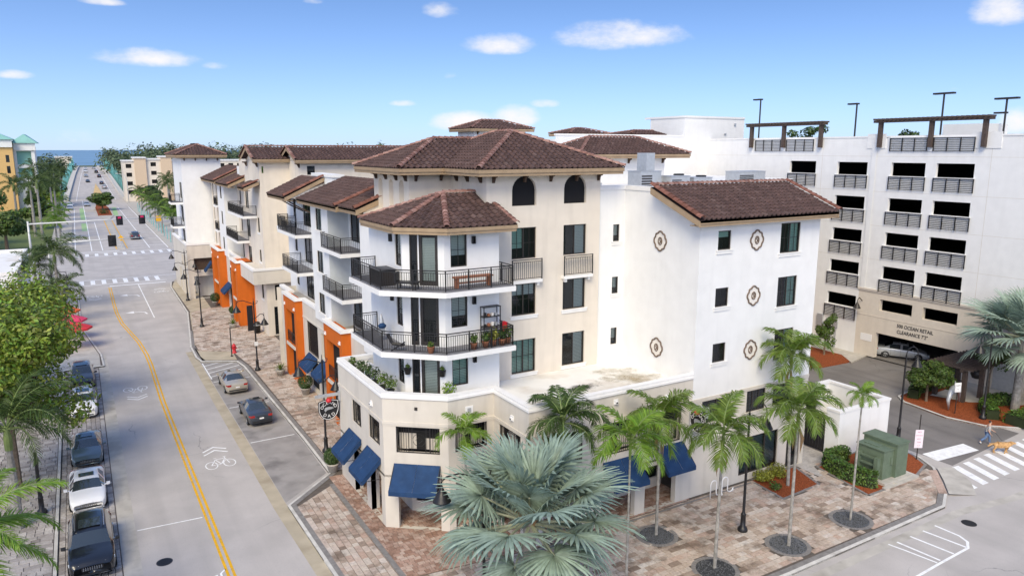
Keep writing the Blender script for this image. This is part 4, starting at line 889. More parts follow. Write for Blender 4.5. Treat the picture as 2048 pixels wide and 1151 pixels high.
# mezzanine grilles
for F, a, b, c, d, mo in ((FX(12.75), -40.3, -38.75, SILL, HEAD, True), (FX(12.75), -37.45, -35.75, SILL, HEAD, True), (FD, 0.7, 3.06, SILL - .08, HEAD - .05, True), (FY(33), 15.9, 17.8, SILL, HEAD, False), (FX(18.2), -32.4, -30.2, SILL, HEAD, True), (FY(29.4), 19.1, 21.5, 3.95, HEAD, False), (FY(29.4), 22.8, 25.1, 3.95, HEAD, False), (FY(29.4), 25.75, 28.35, 3.78, HEAD, True)):
    grille(CB, F, a, b, c, d, mo)
for a, b, c, d in front_up[3:]: window(CB, FY(29.4), a, b, c, d, grid=(2, 3), sash=3 if a > 33 else 2, glass='glassd', sill='beige', depth=.12)
# storefront and door on the wing's ground floor
window(CB, FY(29.4), 33.25, 36.65, .42, 2.82, sash=3, grid=None, glass='glass', blind='full', bm='tintgrey', fr=.10, name='shop_front', depth=.14) if 'tintgrey' in M else None
M['tintgrey'] = mat('grey_window_film', (0.20, 0.235, 0.26), 0.5)
window(CB, FY(29.4), 33.25, 36.65, .42, 2.82, sash=3, grid=None, glass='glass', blind='full', bm='tintgrey', fr=.10, name='shop_front', depth=.14)
g = MB(); F = FY(29.4); F.box(g, 37.5, 38.77, -.16, -.08, 0, 2.86); dr = g.build('entrance_door', 'black', CB)
g = MB(); g.add([F.P(37.7,-.075,.3),F.P(38.57,-.075,.3),F.P(38.57,-.075,2.2),F.P(37.7,-.075,2.2)], [(0,1,2,3)]); g.build('pane', 'glassd', dr)
put_text('116', 0.26, 'white_plain', F, 38.1, -.07, 2.55, dr)
# moulding, parapet and coping
g = MB(); ribbon(g, OUT + [(39.15, 29.4)], -.05, 0.0, TOPH + .02, TOPH + .16); ribbon(g, OUT + [(39.15, 29.4)], -.03, 0.0, TOPH - .07, TOPH + .02); g.build('cornice', 'beige', CB)
g = MB(); ribbon(g, OUT, 0.002, .28, 6.6, 7.3); g.build('parapet', 'white', CB)
g = MB(); ribbon(g, OUT, -.07, .34, 7.3, 7.42); ribbon(g, OUT, -.04, .31, 7.42, 7.56); g.build('coping', 'trim', CB)
g = MB(); g.add([(13.0,42.6,6.85),(13.0,35.3,6.85),(15.6,33.25,6.85),(18.4,33.25,6.85),(18.4,29.65,6.85),(29.2,29.65,6.85),(29.2,36.0,6.85),(19,36,6.85),(16.6,40.1,6.85),(16.6,42.6,6.85)], [tuple(range(10))]); g.build('terrace', 'membrane', CB)
def stain_mat(name, c, rx, ry, col, scale=1.3, amt=.9):
    mt = bpy.data.materials.new(name); mt.use_nodes = True; nt = mt.node_tree; nt.nodes.clear(); N = nt.nodes.new; L = nt.links.new
    o = N('ShaderNodeOutputMaterial'); tr = N('ShaderNodeBsdfTransparent'); df = N('ShaderNodeBsdfDiffuse'); df.inputs[0].default_value = (*col, 1); mx = N('ShaderNodeMixShader'); geo = N('ShaderNodeNewGeometry')
    sb_ = N('ShaderNodeVectorMath'); sb_.operation = 'SUBTRACT'; L(geo.outputs['Position'], sb_.inputs[0]); sb_.inputs[1].default_value = c; dv_ = N('ShaderNodeVectorMath'); dv_.operation = 'DIVIDE'; L(sb_.outputs[0], dv_.inputs[0]); dv_.inputs[1].default_value = (rx, ry, 1); ln = N('ShaderNodeVectorMath'); ln.operation = 'LENGTH'; L(dv_.outputs[0], ln.inputs[0])
    nz = N('ShaderNodeTexNoise'); nz.inputs['Scale'].default_value = scale; nz.inputs['Detail'].default_value = 10; nz.inputs['Roughness'].default_value = .7; L(geo.outputs['Position'], nz.inputs['Vector'])
    a = N('ShaderNodeMath'); a.operation = 'MULTIPLY_ADD'; L(nz.outputs[0], a.inputs[0]); a.inputs[1].default_value = 2.6; a.inputs[2].default_value = -.55; b = N('ShaderNodeMath'); b.operation = 'SUBTRACT'; L(a.outputs[0], b.inputs[0]); L(ln.outputs['Value'], b.inputs[1])
    mr = N('ShaderNodeMapRange'); mr.inputs['From Min'].default_value = 0; mr.inputs['From Max'].default_value = .8; mr.inputs['To Max'].default_value = amt; L(b.outputs[0], mr.inputs['Value']); L(mr.outputs[0], mx.inputs[0]); L(tr.outputs[0], mx.inputs[1]); L(df.outputs[0], mx.inputs[2]); L(mx.outputs[0], o.inputs[0]); return mt
for i, (cx, cy, rx, ry, col, am) in enumerate(((21.5, 30.9, 3.6, 1.1, (.20, .15, .09), .8), (23.2, 32.3, 3.0, .8, (.05, .047, .045), .85), (27.0, 32.6, 2.4, 2.6, (.42, .35, .22), .6))):
    g = MB(); zz_ = 6.855 + .004 * i; g.add([(cx - rx * 1.2, max(cy - ry * 1.4, 29.72), zz_), (min(cx + rx * 1.2, 29.1), max(cy - ry * 1.4, 29.72), zz_), (min(cx + rx * 1.2, 29.1), min(cy + ry * 1.4, 35.6), zz_), (cx - rx * 1.2, min(cy + ry * 1.4, 35.6), zz_)], [(0, 1, 2, 3)]); g.build('water_stain', stain_mat('roof_water_stain', (cx, cy, zz_), rx, ry, col, 1.1, am), CB)
g = MB(); g.box(12.8, 42.62, 6.6, 15.3, 42.85, 7.3); g.box(12.75, 42.55, 7.3, 15.3, 42.92, 7.55); g.box(14.35, 40.2, 6.85, 14.6, 42.6, 7.2); g.build('terrace_wall', 'white', CB)
# awnings
for F, a, b, z in ((FX(12.75), -41.0, -38.8, 3.72), (FX(12.75), -37.8, -35.65, 3.76), (FD, .55, 3.08, 3.70), (FY(29.4), 22.84, 25.2, 3.62), (FY(29.4), 26.55, 28.55, 3.70), (FX(18.2), -32.5, -30.1, 3.7)): awning(CB, F, a, b, z, 1.12, 1.08)
for F, u, z in ((FX(12.75), -36.82, 6.5), (FY(29.4), 27.2, 6.55), (FY(29.4), 23.6, 6.9), (FX(18.2), -31.0, 6.5)): fixture(CB, F, u, z)
g = MB(); FD.box(g, 1.74, 1.9, 0, .04, 6.7, 6.86); g.build('wall_vent', 'bronze', CB)
F = FY(33.0); g = MB(); F.box(g, 16.5, 16.95, 0, .03, 6.35, 6.8); F.box(g, 16.62, 16.84, .03, .035, 6.46, 6.7, 1); g.build('wall_vent', ['white_plain', 'galv'], CB)
# ---- white wing on the right
g = MB()
wins_s = [(30.54, 31.55, 14.5, 15.58), (30.54, 31.57, 11.24, 12.33), (30.54, 31.57, 7.98, 9.1)]; wins_b = [(35.66, 37.38, 13.97, 15.76), (35.68, 37.38, 10.70, 12.52), (35.7, 37.38, 7.38, 9.28)]
wall(g, FY(29.4), 29.15, 39.15, 5.98, 16.2, wins_s + wins_b, .16)
F = FX(29.15); P = F.P
g.add([P(-29.4,0,6.8),P(-29.4,0,16.2),P(-32.6,0,17.55),P(-32.6,0,17.85),P(-35.9,0,17.85),P(-35.9,0,6.8)], [(0,1,2,3,4,5)])
g.add([(39.15,29.4,5.98),(39.15,29.4,16.2),(39.15,32.6,17.55),(39.15,37,17.55),(39.15,37,5.98)], [(0,1,2,3,4)])
nw = [(28.27, 28.76, 14.45, 15.5), (28.27, 28.76, 11.17, 12.23), (28.27, 28.76, 7.9, 8.97)]
wall(g, FY(35.9), 27.1, 29.15, 6.8, 17.85, nw, .14)
g.add([(29.15,35.9,17.8),(29.15,32.7,17.8),(39.1,32.7,17.3),(39.1,37,17.3),(29.15,37,17.8)], [(0,1,2,3,4)])
g.build('wing_wall', 'white', CB)
g = MB(); ribbon(g, [(27.0,35.9),(29.15,35.9),(29.15,32.75)], -.05, .3, 17.62, 17.88) ; g.build('wing_parapet', 'trim', CB)
for (a, b, c, d) in wins_s: window(CB, FY(29.4), a, b, c, d, sash=1, grid=None, sill='trim', blind='top' if c > 12 else None, bm='blindg')
for i, (a, b, c, d) in enumerate(wins_b): window(CB, FY(29.4), a, b, c, d, sash=2, grid=(2, 2), sill='trim', blind=('full', 'r') , bm='blindg')
for (a, b, c, d) in nw: window(CB, FY(35.9), a, b, c, d, sash=1, grid=None, sill='trim', blind='half')
for z in (14.9, 11.63, 8.37): medallion(CB, FY(29.4), 33.62, z)
for z in (14.78, 8.38): medallion(CB, FX(29.15), -32.57, z)
RW = link('wing_roof', None, CB)
RW = MB(); RW.add([(28.4,28.65,16.3),(39.85,28.65,16.3),(39.85,32.7,17.92),(28.4,32.7,17.92),(28.4,28.65,16.18),(39.85,28.65,16.18),(39.85,32.7,17.5),(28.4,32.7,17.5)], [(0,1,2,3),(4,5,6,7),(0,1,5,4),(1,2,6,5),(2,3,7,6),(3,0,4,7)]); bpy.data.objects.remove(bpy.data.objects['wing_roof']); RW = RW.build('wing_roof', 'deck', CB)
sl = math.hypot(4.05, 1.62)
tile_roof(RW, (28.55, 28.6, 16.32), (1, 0, 0), (0, 4.05, 1.62), [(0, 0), (11.2, 0), (11.2, sl), (0, sl)], 0, deck=False)
caps(RW, (28.45, 28.6, 16.42), (28.45, 32.7, 18.06), .17, .40, 'tilerake', name='rake_tile'); caps(RW, (39.85, 28.6, 16.42), (39.85, 32.7, 18.06), .15, .40, 'tilerake', name='rake_tile'); caps(RW, (28.5, 32.7, 18.0), (39.8, 32.7, 18.0), .15)
fascia(RW, [(28.4, 28.65), (39.85, 28.65)], 16.3, .34, inner=.8)
for x0, x1 in ((28.36, 28.44), (39.80, 39.88)):
    g = MB(); g.add([(x0,28.66,16.27),(x0,32.7,17.89),(x0,32.7,17.52),(x0,28.66,15.95),(x1,28.66,16.27),(x1,32.7,17.89),(x1,32.7,17.52),(x1,28.66,15.95)], [(0,1,2,3),(4,5,6,7),(0,1,5,4),(2,3,7,6),(0,3,7,4)]); g.build('rake_board', 'soffit', RW)
g = MB(); g.add([(28.44,28.7,15.99),(29.2,28.7,15.99),(29.2,32.7,17.56),(28.44,32.7,17.56)], [(0,1,2,3)]); g.build('soffit', 'soffit', RW)
# ---- cream tower
g = MB(); TW = []
for a, b in ((20.93, 22.57), (24.47, 26.12)):
    TW += [(a, b, 13.88, 15.67), (a, b, 10.58, 12.43), (a, b, 7.1, 9.12)]
ar = [(20.96, 22.57, 16.90, 18.56, True), (24.47, 26.07, 16.92, 18.58, True)]
wall(g, FY(35.75), 19.34, 27.1, 6.8, 18.75, TW + ar, .22)
wall(g, FX(19.34), -40.08, -35.75, 6.8, 18.75)
wall(g, FY(40.08), 16.59, 19.34, 6.8, 18.75)
sl3 = [(-y - .36, -y + .36, 16.2, 18.27, True) for y in (44.75, 42.93, 41.25)]
wall(g, FX(16.59), -45.93, -40.08, 6.8, 18.75, sl3, .3)
g.add([(27.1,35.75,6.8),(27.1,45.9,6.8),(27.1,45.9,18.75),(27.1,35.75,18.75)], [(0,1,2,3)]); g.add([(16.59,45.93,6.8),(27.1,45.93,6.8),(27.1,45.93,18.75),(16.59,45.93,18.75)], [(0,1,2,3)])
g.build('tower_wall', 'tan', CB)
g = MB()
for a, b in ((20.9, 22.63), (24.4, 26.13)): g.box(a, 36.4, 16.7, b, 36.6, 18.75); g.box(a - .1, 35.98, 16.7, a, 36.5, 18.7); g.box(b, 35.98, 16.7, b + .1, 36.5, 18.7)
g.build('loggia_back', 'interior', CB)
g = MB()
for q in sl3: F = FX(16.59); g.add([F.P(q[0]-.05,-.3,q[2]),F.P(q[1]+.05,-.3,q[2]),F.P(q[1]+.05,-.3,q[3]),F.P(q[0]-.05,-.3,q[3])], [(0,1,2,3)])
g.build('niche_back', 'beige', CB)
SCR = mat('screen_mesh', (.016, .016, .018), .8, spec=.15); F = FY(35.75)
for a, b, c, d, _ in ar:
    r = (b - a) / 2; g = MB(); g.add([F.P(a,-.2,c)] + [F.P((a+b)/2 - r*math.cos(math.pi*i/14), -.2, d - r + r*math.sin(math.pi*i/14)) for i in range(15)] + [F.P(b,-.2,c)], [tuple(range(17))]); g.build('arched_screen', SCR, CB)
for k, (a, b, c, d) in enumerate(TW):
    window(CB, FY(35.75), a, b, c, d, sash=2, grid=(2, 2) if k < 3 else None, blind=[('half', 'l'), 'top', 'full', ('full', 'r'), ('full', 'r'), ('full', 'r')][k], bm='blindg' if k in (0, 2) else 'blind', sill=None if c > 12 else 'trim', depth=.16)
for a, b in ((20.82, 22.80), (24.38, 26.42)):    # two shallow window balconies
    g = MB(); F = FY(35.75); F.box(g, a - .03, b + .03, 0, .32, 12.5, 12.68); F.box(g, a + .1, a + .25, 0, .2, 12.3, 12.5); F.box(g, b - .25, b - .1, 0, .2, 12.3, 12.5); s_ = g.build('window_ledge', 'trim', CB)
    railing(s_, [(a, 35.47), (b, 35.47)], 12.68, 1.2, True)
TR = MB(); TR.box(19.5, 36, 18.7, 27, 45.8, 18.8); TR = TR.build('tower_roof', 'soffit', CB)
PT = 0.435; ze = 18.98
r0, r1 = hip_roof(TR, 18.35, 28.1, 34.75, 46.5, ze, PT, 0, faces='flr')
# left arm of the tower roof
sl = math.hypot(3.9, 3.9 * PT)
tile_roof(TR, (15.6, 39.08, ze), (1, 0, 0), (0, 1, PT), [(0, 0), (3.0, 0), (6.9, sl), (3.9, sl)], 0)
tile_roof(TR, (15.6, 39.08, ze), (0, 1, 0), (1, 0, PT), [(0, 0), (7.8, 0), (3.9, sl)], 0)
g = MB(); g.add([(15.6,39.08,ze-.02),(18.4,39.08,ze-.02),(15.6,46.88,ze-.02),(19.5,42.98,ze+3.9*PT-.05),(22.5,42.98,ze+3.9*PT-.05),(22.5,46.88,ze)], [(0,1,4,3),(0,3,2),(2,3,4,5)]); g.build('roof_deck', 'deck', TR)
caps(TR, (15.6, 39.08, ze + .05), (19.5, 42.98, ze + 3.9 * PT)); caps(TR, (15.6, 46.88, ze + .05), (19.5, 42.98, ze + 3.9 * PT)); caps(TR, (19.5, 42.98, ze + 3.9 * PT), (22.3, 42.98, ze + 3.9 * PT))
g = MB()
E_ = [(15.6, 46.9), (15.6, 39.08), (18.35, 39.08), (18.35, 34.75), (28.1, 34.75), (28.1, 46)]
fascia(TR, E_, ze - .01, .36, inner=1.05)
for y in (45.3, 43.6, 41.9, 40.4): bracket(TR, FX(16.59), -y, 18.64)
for x in (17.0, 18.6): bracket(TR, FY(40.08), x, 18.64)
for y in (39.3, 37.9, 36.3): bracket(TR, FX(19.34), -y, 18.64)
for x in (19.75, 21.75, 23.5, 25.3, 26.9): bracket(TR, FY(35.75), x, 18.64)
# ---- white chamfered bay with its hipped roof
BW = [(14.4, 41.0), (14.4, 36.0), (16.1, 34.4), (19.35, 34.4), (19.35, 36.2)]
FB = Fr((14.4, 36.0), (1.7, -1.6)); g = MB(); dz = (0, -3.25, -6.47)
wall(g, FX(14.4), -41.0, -36.0, 6.8, 16.05, [(-36.98, -36.12, 13.95 + k, 15.73 + k) for k in dz], .14)
wall(g, FB, 0, 2.3345, 6.8, 16.05, [(.42, 1.98, 13.0 + k, 15.72 + k) for k in dz], .12)
wall(g, FY(34.4), 16.1, 19.35, 6.8, 16.05, [(16.46, 17.42, 13.98 + k, 15.76 + k) for k in dz], .14)
g.add([(19.35,34.4,6.8),(19.35,36,6.8),(19.35,36,16.05),(19.35,34.4,16.05)], [(0,1,2,3)]); g.build('bay_wall', 'white', CB)
for j, k in enumerate(dz):
    window(CB, FX(14.4), -36.98, -36.12, 13.95 + k, 15.73 + k, sash=1, grid=(2, 2), blind='half')
    door_pair(CB, FB, .42, 1.98, 13.0 + k, 15.72 + k, blind=(j != 1))
    window(CB, FY(34.4), 16.46, 17.42, 13.98 + k, 15.76 + k, sash=1, grid=(2, 2), blind=['half', 'half', 'full'][j], bm=['blind', 'blind', 'blindg'][j])
    sconce(CB, FX(14.4), -37.42, 15.37 + k); sconce(CB, FY(34.4), 17.78, 15.36 + k)
SLAB = [(12.85, 40.2), (12.85, 35.4), (15.5, 33.0), (19.6, 33.0), (19.6, 35.7)]
for z in (9.72, 12.97):
    g = MB(); g.prism(SLAB + [(19.36, 35.7), (19.36, 34.41), (16.1, 34.41), (14.41, 36.0), (14.41, 40.2)], z - .30, z - .04); sb = g.build('balcony_slab', 'trim', CB)
    g = MB(); g.prism(offset(SLAB, .07) + [(19.36, 35.68), (19.36, 34.42), (16.1, 34.42), (14.42, 36.0), (14.42, 40.2)], z - .04, z + .01); g.build('balcony_floor', 'floor_grey', sb) if 'floor_grey' in M else None
    M['floor_grey'] = mat('grey_deck_tile', (0.20, 0.20, 0.215), 0.8, var=0.15, vscale=6); 
    if not sb.children: g.build('balcony_floor', 'floor_grey', sb)
    rp = offset(SLAB, .13); rp[0] = (rp[0][0], 40.05); railing(sb, [(14.38, 40.05)] + rp[:-1] + [(rp[-1][0], 35.55)], z + .01, 1.07, True)
BR = MB(); BR.prism([(14.2, 40.4), (14.2, 36.1), (16.2, 34.2), (19.4, 34.2), (19.4, 40.0)], 15.8, 15.9); BR = BR.build('bay_roof', 'soffit', CB)
zb, PB = 16.12, 0.43
ap = (17.35, 37.1)   # apex over the chamfered corner
def zr(d): return zb + d * PB
EB = [(13.75, 40.7), (13.75, 35.6), (15.85, 33.5), (20.0, 33.5)]
k = math.hypot(1, PB); d = 3.6
tile_roof(BR, (13.75, 40.7, zb), (0, -1, 0), (1, 0, PB), [(0, 0), (5.1, 0), (3.6, d * k), (3.6, d * k)], 120, w=.38, l=.42)
dv = Vector((2.1, -2.1, 0)); dl = dv.length; up_ = Vector((1, 1, 0)).normalized()
dd = ((17.35 - 13.75) + (37.1 - 35.6)) / math.sqrt(2)
zd = (zb + 3.6 * PB - zb) / dd
tile_roof(BR, (13.75, 35.6, zb), tuple(dv), (up_.x, up_.y, zd), [(0, 0), (dl, 0), ((Vector((17.35 - 13.75, 37.1 - 35.6, 0)).dot(dv.normalized())), dd * math.hypot(1, zd))], 120, w=.38, l=.42)
tile_roof(BR, (15.85, 33.5, zb), (1, 0, 0), (0, 1, PB), [(0, 0), (4.1, 0), (3.95, 2.2 * k), (3.45, 2.2 * k), (3.45, d * k), (1.5, d * k)], 120, w=.38, l=.42)
apz = zb + 3.6 * PB
caps(BR, (13.75, 35.6, zb + .04), (ap[0], ap[1], apz), .16, .38); caps(BR, (15.85, 33.5, zb + .04), (ap[0], ap[1], apz), .16, .38); caps(BR, (ap[0], ap[1], apz), (19.3, ap[1], apz), .15, .38); caps(BR, (13.75, 40.7, zb + .04), (ap[0], ap[1], apz), .14, .38)
caps(BR, (19.95, 33.5, zb + .05), (19.8, 35.7, zb + 2.2 * PB), .14, .38)
g = MB(); g.add([(13.75,40.7,zb-.03),(13.75,35.6,zb-.03),(15.85,33.5,zb-.03),(20,33.5,zb-.03),(20,35.74,zb+2.2*PB-.03),(19.33,35.74,zb+2.2*PB-.03),(19.33,37.1,apz-.03),(17.35,37.1,apz-.03),(19.33,40.07,zb+.2),(16.5,40.7,zb-.03)], [(0,1,7),(1,2,7),(2,3,4,5,6,7),(0,7,6,8,9)]); g.build('roof_deck', 'deck', BR)
fascia(BR, EB + [(20.0, 35.7)], zb - .01, .34, inner=.75)
# ---------------------------------------------------------------- street block with orange shopfronts
def portico(parent, x, xb, y0, y1, rail=True, zt=7.35, legs=0.62, name='shopfront_frame'):
    """Orange two-storey frame standing proud of the facade, open below its beam."""
    g = MB(); F = FX(x)
    holes = [(-y1 + legs, -y0 - legs, 0.0, 2.85), (-y1 + legs, -y0 - legs, 3.15, 6.15)]
    wall(g, F, -y1, -y0, 0, zt, holes, .5)
    g.add([(x,y0,0),(xb,y0,0),(xb,y0,zt),(x,y0,zt)], [(0,1,2,3)]); g.add([(x,y1,0),(xb,y1,0),(xb,y1,zt),(x,y1,zt)], [(0,1,2,3)])
    g.add([(x,y0,zt),(xb,y0,zt),(xb,y1,zt),(x,y1,zt)], [(0,1,2,3)])
    o = g.build(name, 'orange', parent)
    g = MB(); F.box(g, -y1 + legs, -y0 - legs, -.12, .06, 2.86, 3.14); g.build('ledge', 'beige', o)
    g = MB(); g.box(x + .5, y0 + .1, 0, x + .56, y1 - .1, 6.4); g.build('recess_back', 'orange_dark' if 'orange_dark' in M else 'interior', o)
    if rail: railing(o, [(x + .12, y1 - legs), (x + .12, y0 + legs)], 3.16, 1.0)
    for u in (-y1 + .45, -y0 - .45): fixture(o, F, u, 6.55, .13)
    return o
SB = thing('balcony_building', 'white apartment building with two orange shopfront frames and black balconies, beside the silver car', 'building', (16, 56, 0))
X1, X2, X3 = 15.6, 17.2, 15.75
H3 = [(14.0, 15.65), (10.75, 12.4), (7.55, 9.12)]
def wp(parent, name, m_, *a):
    g = MB(); wall(g, *a); return g.build(name, m_, parent)
wp(SB, 'wall', 'white', FX(X1), -46.2, -40.9, 6.8, 16.1, [(-44.05, -43.2, a + .4, b) for a, b in H3], .12)
wp(SB, 'wall', 'white', FX(X1), -57.8, -53.3, 6.8, 16.1, [(-56.5, -54.95, a, b) for a, b in H3], .14)
wp(SB, 'recess_wall', 'white', FX(X2), -53.3, -46.2, 6.8, 16.1, [(-53.0, -50.6, a - .6, b) for a, b in H3], .12)
wp(SB, 'recess_wall', 'white', FX(X2), -72, -57.8, 6.8, 16.1, [(-61.4, -60.3, a - .6, b) for a, b in H3] + [(-66.2, -63.6, a - .6, b) for a, b in H3] + [(-69.6, -68.6, a, b) for a, b in H3], .12)
for y_, xa, xb in ((53.3, X1, X2), (57.8, X1, X2), (46.2, X1, X2), (72.0, X2, 21)): wp(SB, 'side_wall', 'shadew', FY(y_), xa, xb, 6.8, 16.1)
for a, b in H3:
    window(SB, FX(X1), -44.05, -43.2, a + .4, b, sash=1, grid=(2, 2), blind='half')
    window(SB, FX(X1), -56.5, -54.95, a, b, sash=2, grid=None, blind='full', sill='trim')
    for u0, u1 in ((-53.0, -50.6), (-66.2, -63.6)): window(SB, FX(X2), u0, u1, a - .6, b, sash=2, grid=None, glass='glassd', name='balcony_door')
    window(SB, FX(X2), -61.4, -60.3, a - .6, b, sash=1, grid=None, glass='glassd', name='balcony_door')
    window(SB, FX(X2), -69.6, -68.6, a, b, sash=1, grid=None, glass='glassd')
    sconce(SB, FX(X2), -49.6, b - .4)
g = MB(); RT = [(X3, 70.2), (X3, 42.85)]
wall(g, FX(X3), -70.2, -42.85, 0, 7.3, [(-48.6, -46.4, 0, 2.7), (-48.6, -46.4, 3.9, 5.8), (-60.8, -58.2, .3, 2.8), (-61.2, -58.0, 3.2, 5.9), (-56.8, -54.6, 0, 2.7), (-57.0, -55.9, 3.6, 5.7), (-69.4, -67.2, .3, 2.8)], .2)
g.add([(15.4,70.2,0),(18,70.2,0),(18,70.2,7.3),(15.4,70.2,7.3)], [(0,1,2,3)]); g.build('shop_wall', 'beige', SB)
g = MB()
for a, b, c, d in ((-48.6, -46.4, 0, 5.8), (-61.2, -58.0, .3, 5.9), (-57.0, -54.6, 0, 5.7), (-69.4, -67.2, .3, 2.8)):
    F = FX(X3); g.add([F.P(a-.05,-.2,c),F.P(b+.05,-.2,c),F.P(b+.05,-.2,d),F.P(a-.05,-.2,d)], [(0,1,2,3)])
g.build('shop_window', 'shopglass' if 'shopglass' in M else 'interior', SB)
for a, b, c, d in ((-61.2, -58.0, 3.2, 5.9), (-48.6, -46.4, 3.9, 5.8)): grille(SB, FX(X3), a, b, c, d, False)
portico(SB, 15.08, 15.85, 49.4, 53.8); portico(SB, 15.15, 15.85, 62.4, 66.6)
g = MB(); CPL = [(15.75, 70.2), (15.75, 66.65), (15.12, 66.65), (15.12, 62.35), (15.75, 62.35), (15.75, 53.85), (15.05, 53.85), (15.05, 49.35), (15.75, 49.35), (15.75, 42.9)]
ribbon(g, CPL, -.07, .34, 7.34, 7.56); g.build('coping', 'trim', SB)
g = MB(); ribbon(g, [(15.75, 62.35), (15.75, 53.85)], -.05, 0, 5.95, 6.1); g.build('cornice', 'beige', SB)
g = MB(); g.box(15.8, 42.9, 6.7, 17.2, 70, 6.86); g.build('terrace', 'concrete', SB)
awning(SB, FX(X3), -56.9, -54.5, 3.5, 1.0, .95); awning(SB, FX(X3), -60.9, -58.4, 3.2, .9, .9)
def balcony(parent, x, y0, y1, z, xb=17.2, extra=None):
    g = MB(); g.box(x, y0, z - .30, xb - .002, y1, z - .03); s = g.build('balcony_slab', 'trim', parent); g = MB(); g.box(x + .05, y0 + .05, z - .03, xb - .002, y1 - .05, z + .01); g.build('balcony_floor', 'floor_grey', s)
    railing(s, [(xb - .05, y1 - .08), (x + .1, y1 - .08), (x + .1, y0 + .08), (xb - .05, y0 + .08)], z + .01, 1.07)
    return s
for z in (9.72, 12.97):
    balcony(SB, 15.2, 49.3, 54.2, z, X2); 
balcony(SB, 15.45, 62.4, 68.7, 12.97, X2); balcony(SB, 15.45, 62.4, 67.7, 9.72, X2); balcony(SB, 16.1, 68.72, 71.8, 12.97, X2)
def shed(parent, x0, x1, y0, y1, z0, z1, name='shed_roof', near=True, far=False):
    """Single-pitch tiled roof: eave at x0 (street side), rising to x1."""
    g = MB(); g.add([(x0,y0,z0-.02),(x1,y0,z1-.02),(x1,y1,z1-.02),(x0,y1,z0-.02),(x0,y0,z0-.14),(x1,y0,z1-.5),(x1,y1,z1-.5),(x0,y1,z0-.14)], [(0,1,2,3),(4,5,6,7),(0,1,5,4),(1,2,6,5),(2,3,7,6),(3,0,4,7)]); r = g.build(name, 'deck', parent)
    k = math.hypot(x1 - x0, z1 - z0); tile_roof(r, (x0 - .05, y0 + .1, z0), (0, 1, 0), (x1 - x0, 0, z1 - z0), [(0, 0), (y1 - y0 - .2, 0), (y1 - y0 - .2, k), (0, k)], 0, deck=False)
    if near: caps(r, (x0 - .05, y0 + .08, z0 + .08), (x1, y0 + .08, z1 + .08), .18, .42, 'tilerake', name='rake_tile')
    if far: caps(r, (x0 - .05, y1 - .08, z0 + .06), (x1, y1 - .08, z1 + .06), .15, .42, 'tilerake', name='rake_tile')
    fascia(r, [(x0, y1), (x0, y0)], z0, .34, inner=.7)
    g = MB(); g.add([(x0,y0-.01,z0-.02),(x1,y0-.01,z1-.02),(x1,y0-.01,z1-.35),(x0,y0-.01,z0-.35),(x0,y0+.05,z0-.02),(x1,y0+.05,z1-.02),(x1,y0+.05,z1-.35),(x0,y0+.05,z0-.35)], [(0,1,2,3),(4,5,6,7),(2,3,7,6),(0,3,7,4)]); g.build('rake_board', 'soffit', r)
    return r
shed(SB, 14.9, 19.0, 48.9, 59.2, 16.22, 17.88); shed(SB, 15.05, 19.0, 45.2, 48.8, 16.28, 17.88)
shed(SB, 14.9, 18.3, 63.0, 69.6, 16.12, 17.72)
g = MB(); g.add([(X1,46.2,16.05),(X1,40.9,16.05),(16.6,40.9,16.05),(16.6,46.2,16.05)], [(0,1,2,3)]); g.add([(15.62,45.3,16.0),(19,45.3,16.0),(19,45.3,17.6),(15.62,45.3,16.3)], [(0,1,2,3)]); g.add([(17.2,63.1,15.9),(18.3,63.1,15.9),(18.3,63.1,17.5),(15.2,63.1,16.0)], [(0,1,2,3)]); g.build('gable_wall', 'tan', SB)
g = MB(); g.box(18.35, 60.6, 15.5, 19.2, 66.8, 17.75); g.build('roof_wall', 'white', SB); g = MB(); g.box(18.28, 60.5, 17.75, 19.3, 66.9, 18.0); g.build('coping', 'trim', SB)
for y in (63.5, 66): 
    g = MB(); g.tube([(17.15, y, 14.7), (16.2, y, 15.2), (15.3, y, 15.75)], .06, 6); g.tube([(17.15, y, 15.75), (15.2, y, 15.75)], .05, 6); g.build('roof_brace', 'brown', SB)
# ---------------------------------------------------------------- gabled block
GB = thing('gabled_building', 'cream apartment building with twin tiled gable ends and an orange shopfront below', 'building', (18, 84, 0))
g = MB(); wall(g, FY(81.0), 16.7, 21.2, 0, 19.0, [(16.95, 17.15, 17.6, 18.3), (17.6, 18.6, 3.9, 5.6), (17.4, 19.6, .1, 3.2)], .15)
wall(g, FX(16.7), -92, -81, 0, 19.0, [(-83.4, -82.4, 11.2, 12.8), (-83.4, -82.4, 8.0, 9.3), (-83.4, -82.4, 3.9, 5.6)] + [(-89.5, -87.6, b - 2.2, b) for a, b in H3], .15)
g.build('wall', 'tan', GB)
g = MB(); wall(g, FY(76.4), 19.8, 31, 6, 18.9, [(20.5, 21.3, 17.5, 18.4)], .15); wall(g, FX(19.8), -81, -76.4, 6, 18.9); g.build('wall', 'tan', GB)
window(GB, FY(81.0), 17.4, 19.6, .1, 3.2, sash=2, grid=(2, 3), glass='glassd'); window(GB, FY(81), 17.6, 18.6, 3.9, 5.6, sash=1, grid=None, glass='glassd')
window(GB, FY(76.4), 20.5, 21.3, 17.5, 18.4, sash=1, grid=None, glass='glassd')
for z0_, z1_ in ((11.2, 12.8), (8.0, 9.3), (3.9, 5.6)): window(GB, FX(16.7), -83.4, -82.4, z0_, z1_, sash=1, grid=None, glass='glassd', sill='trim')
for a, b in H3: window(GB, FX(16.7), -89.5, -87.6, b - 2.2, b, sash=2, grid=None, glass='glassd', name='balcony_door')
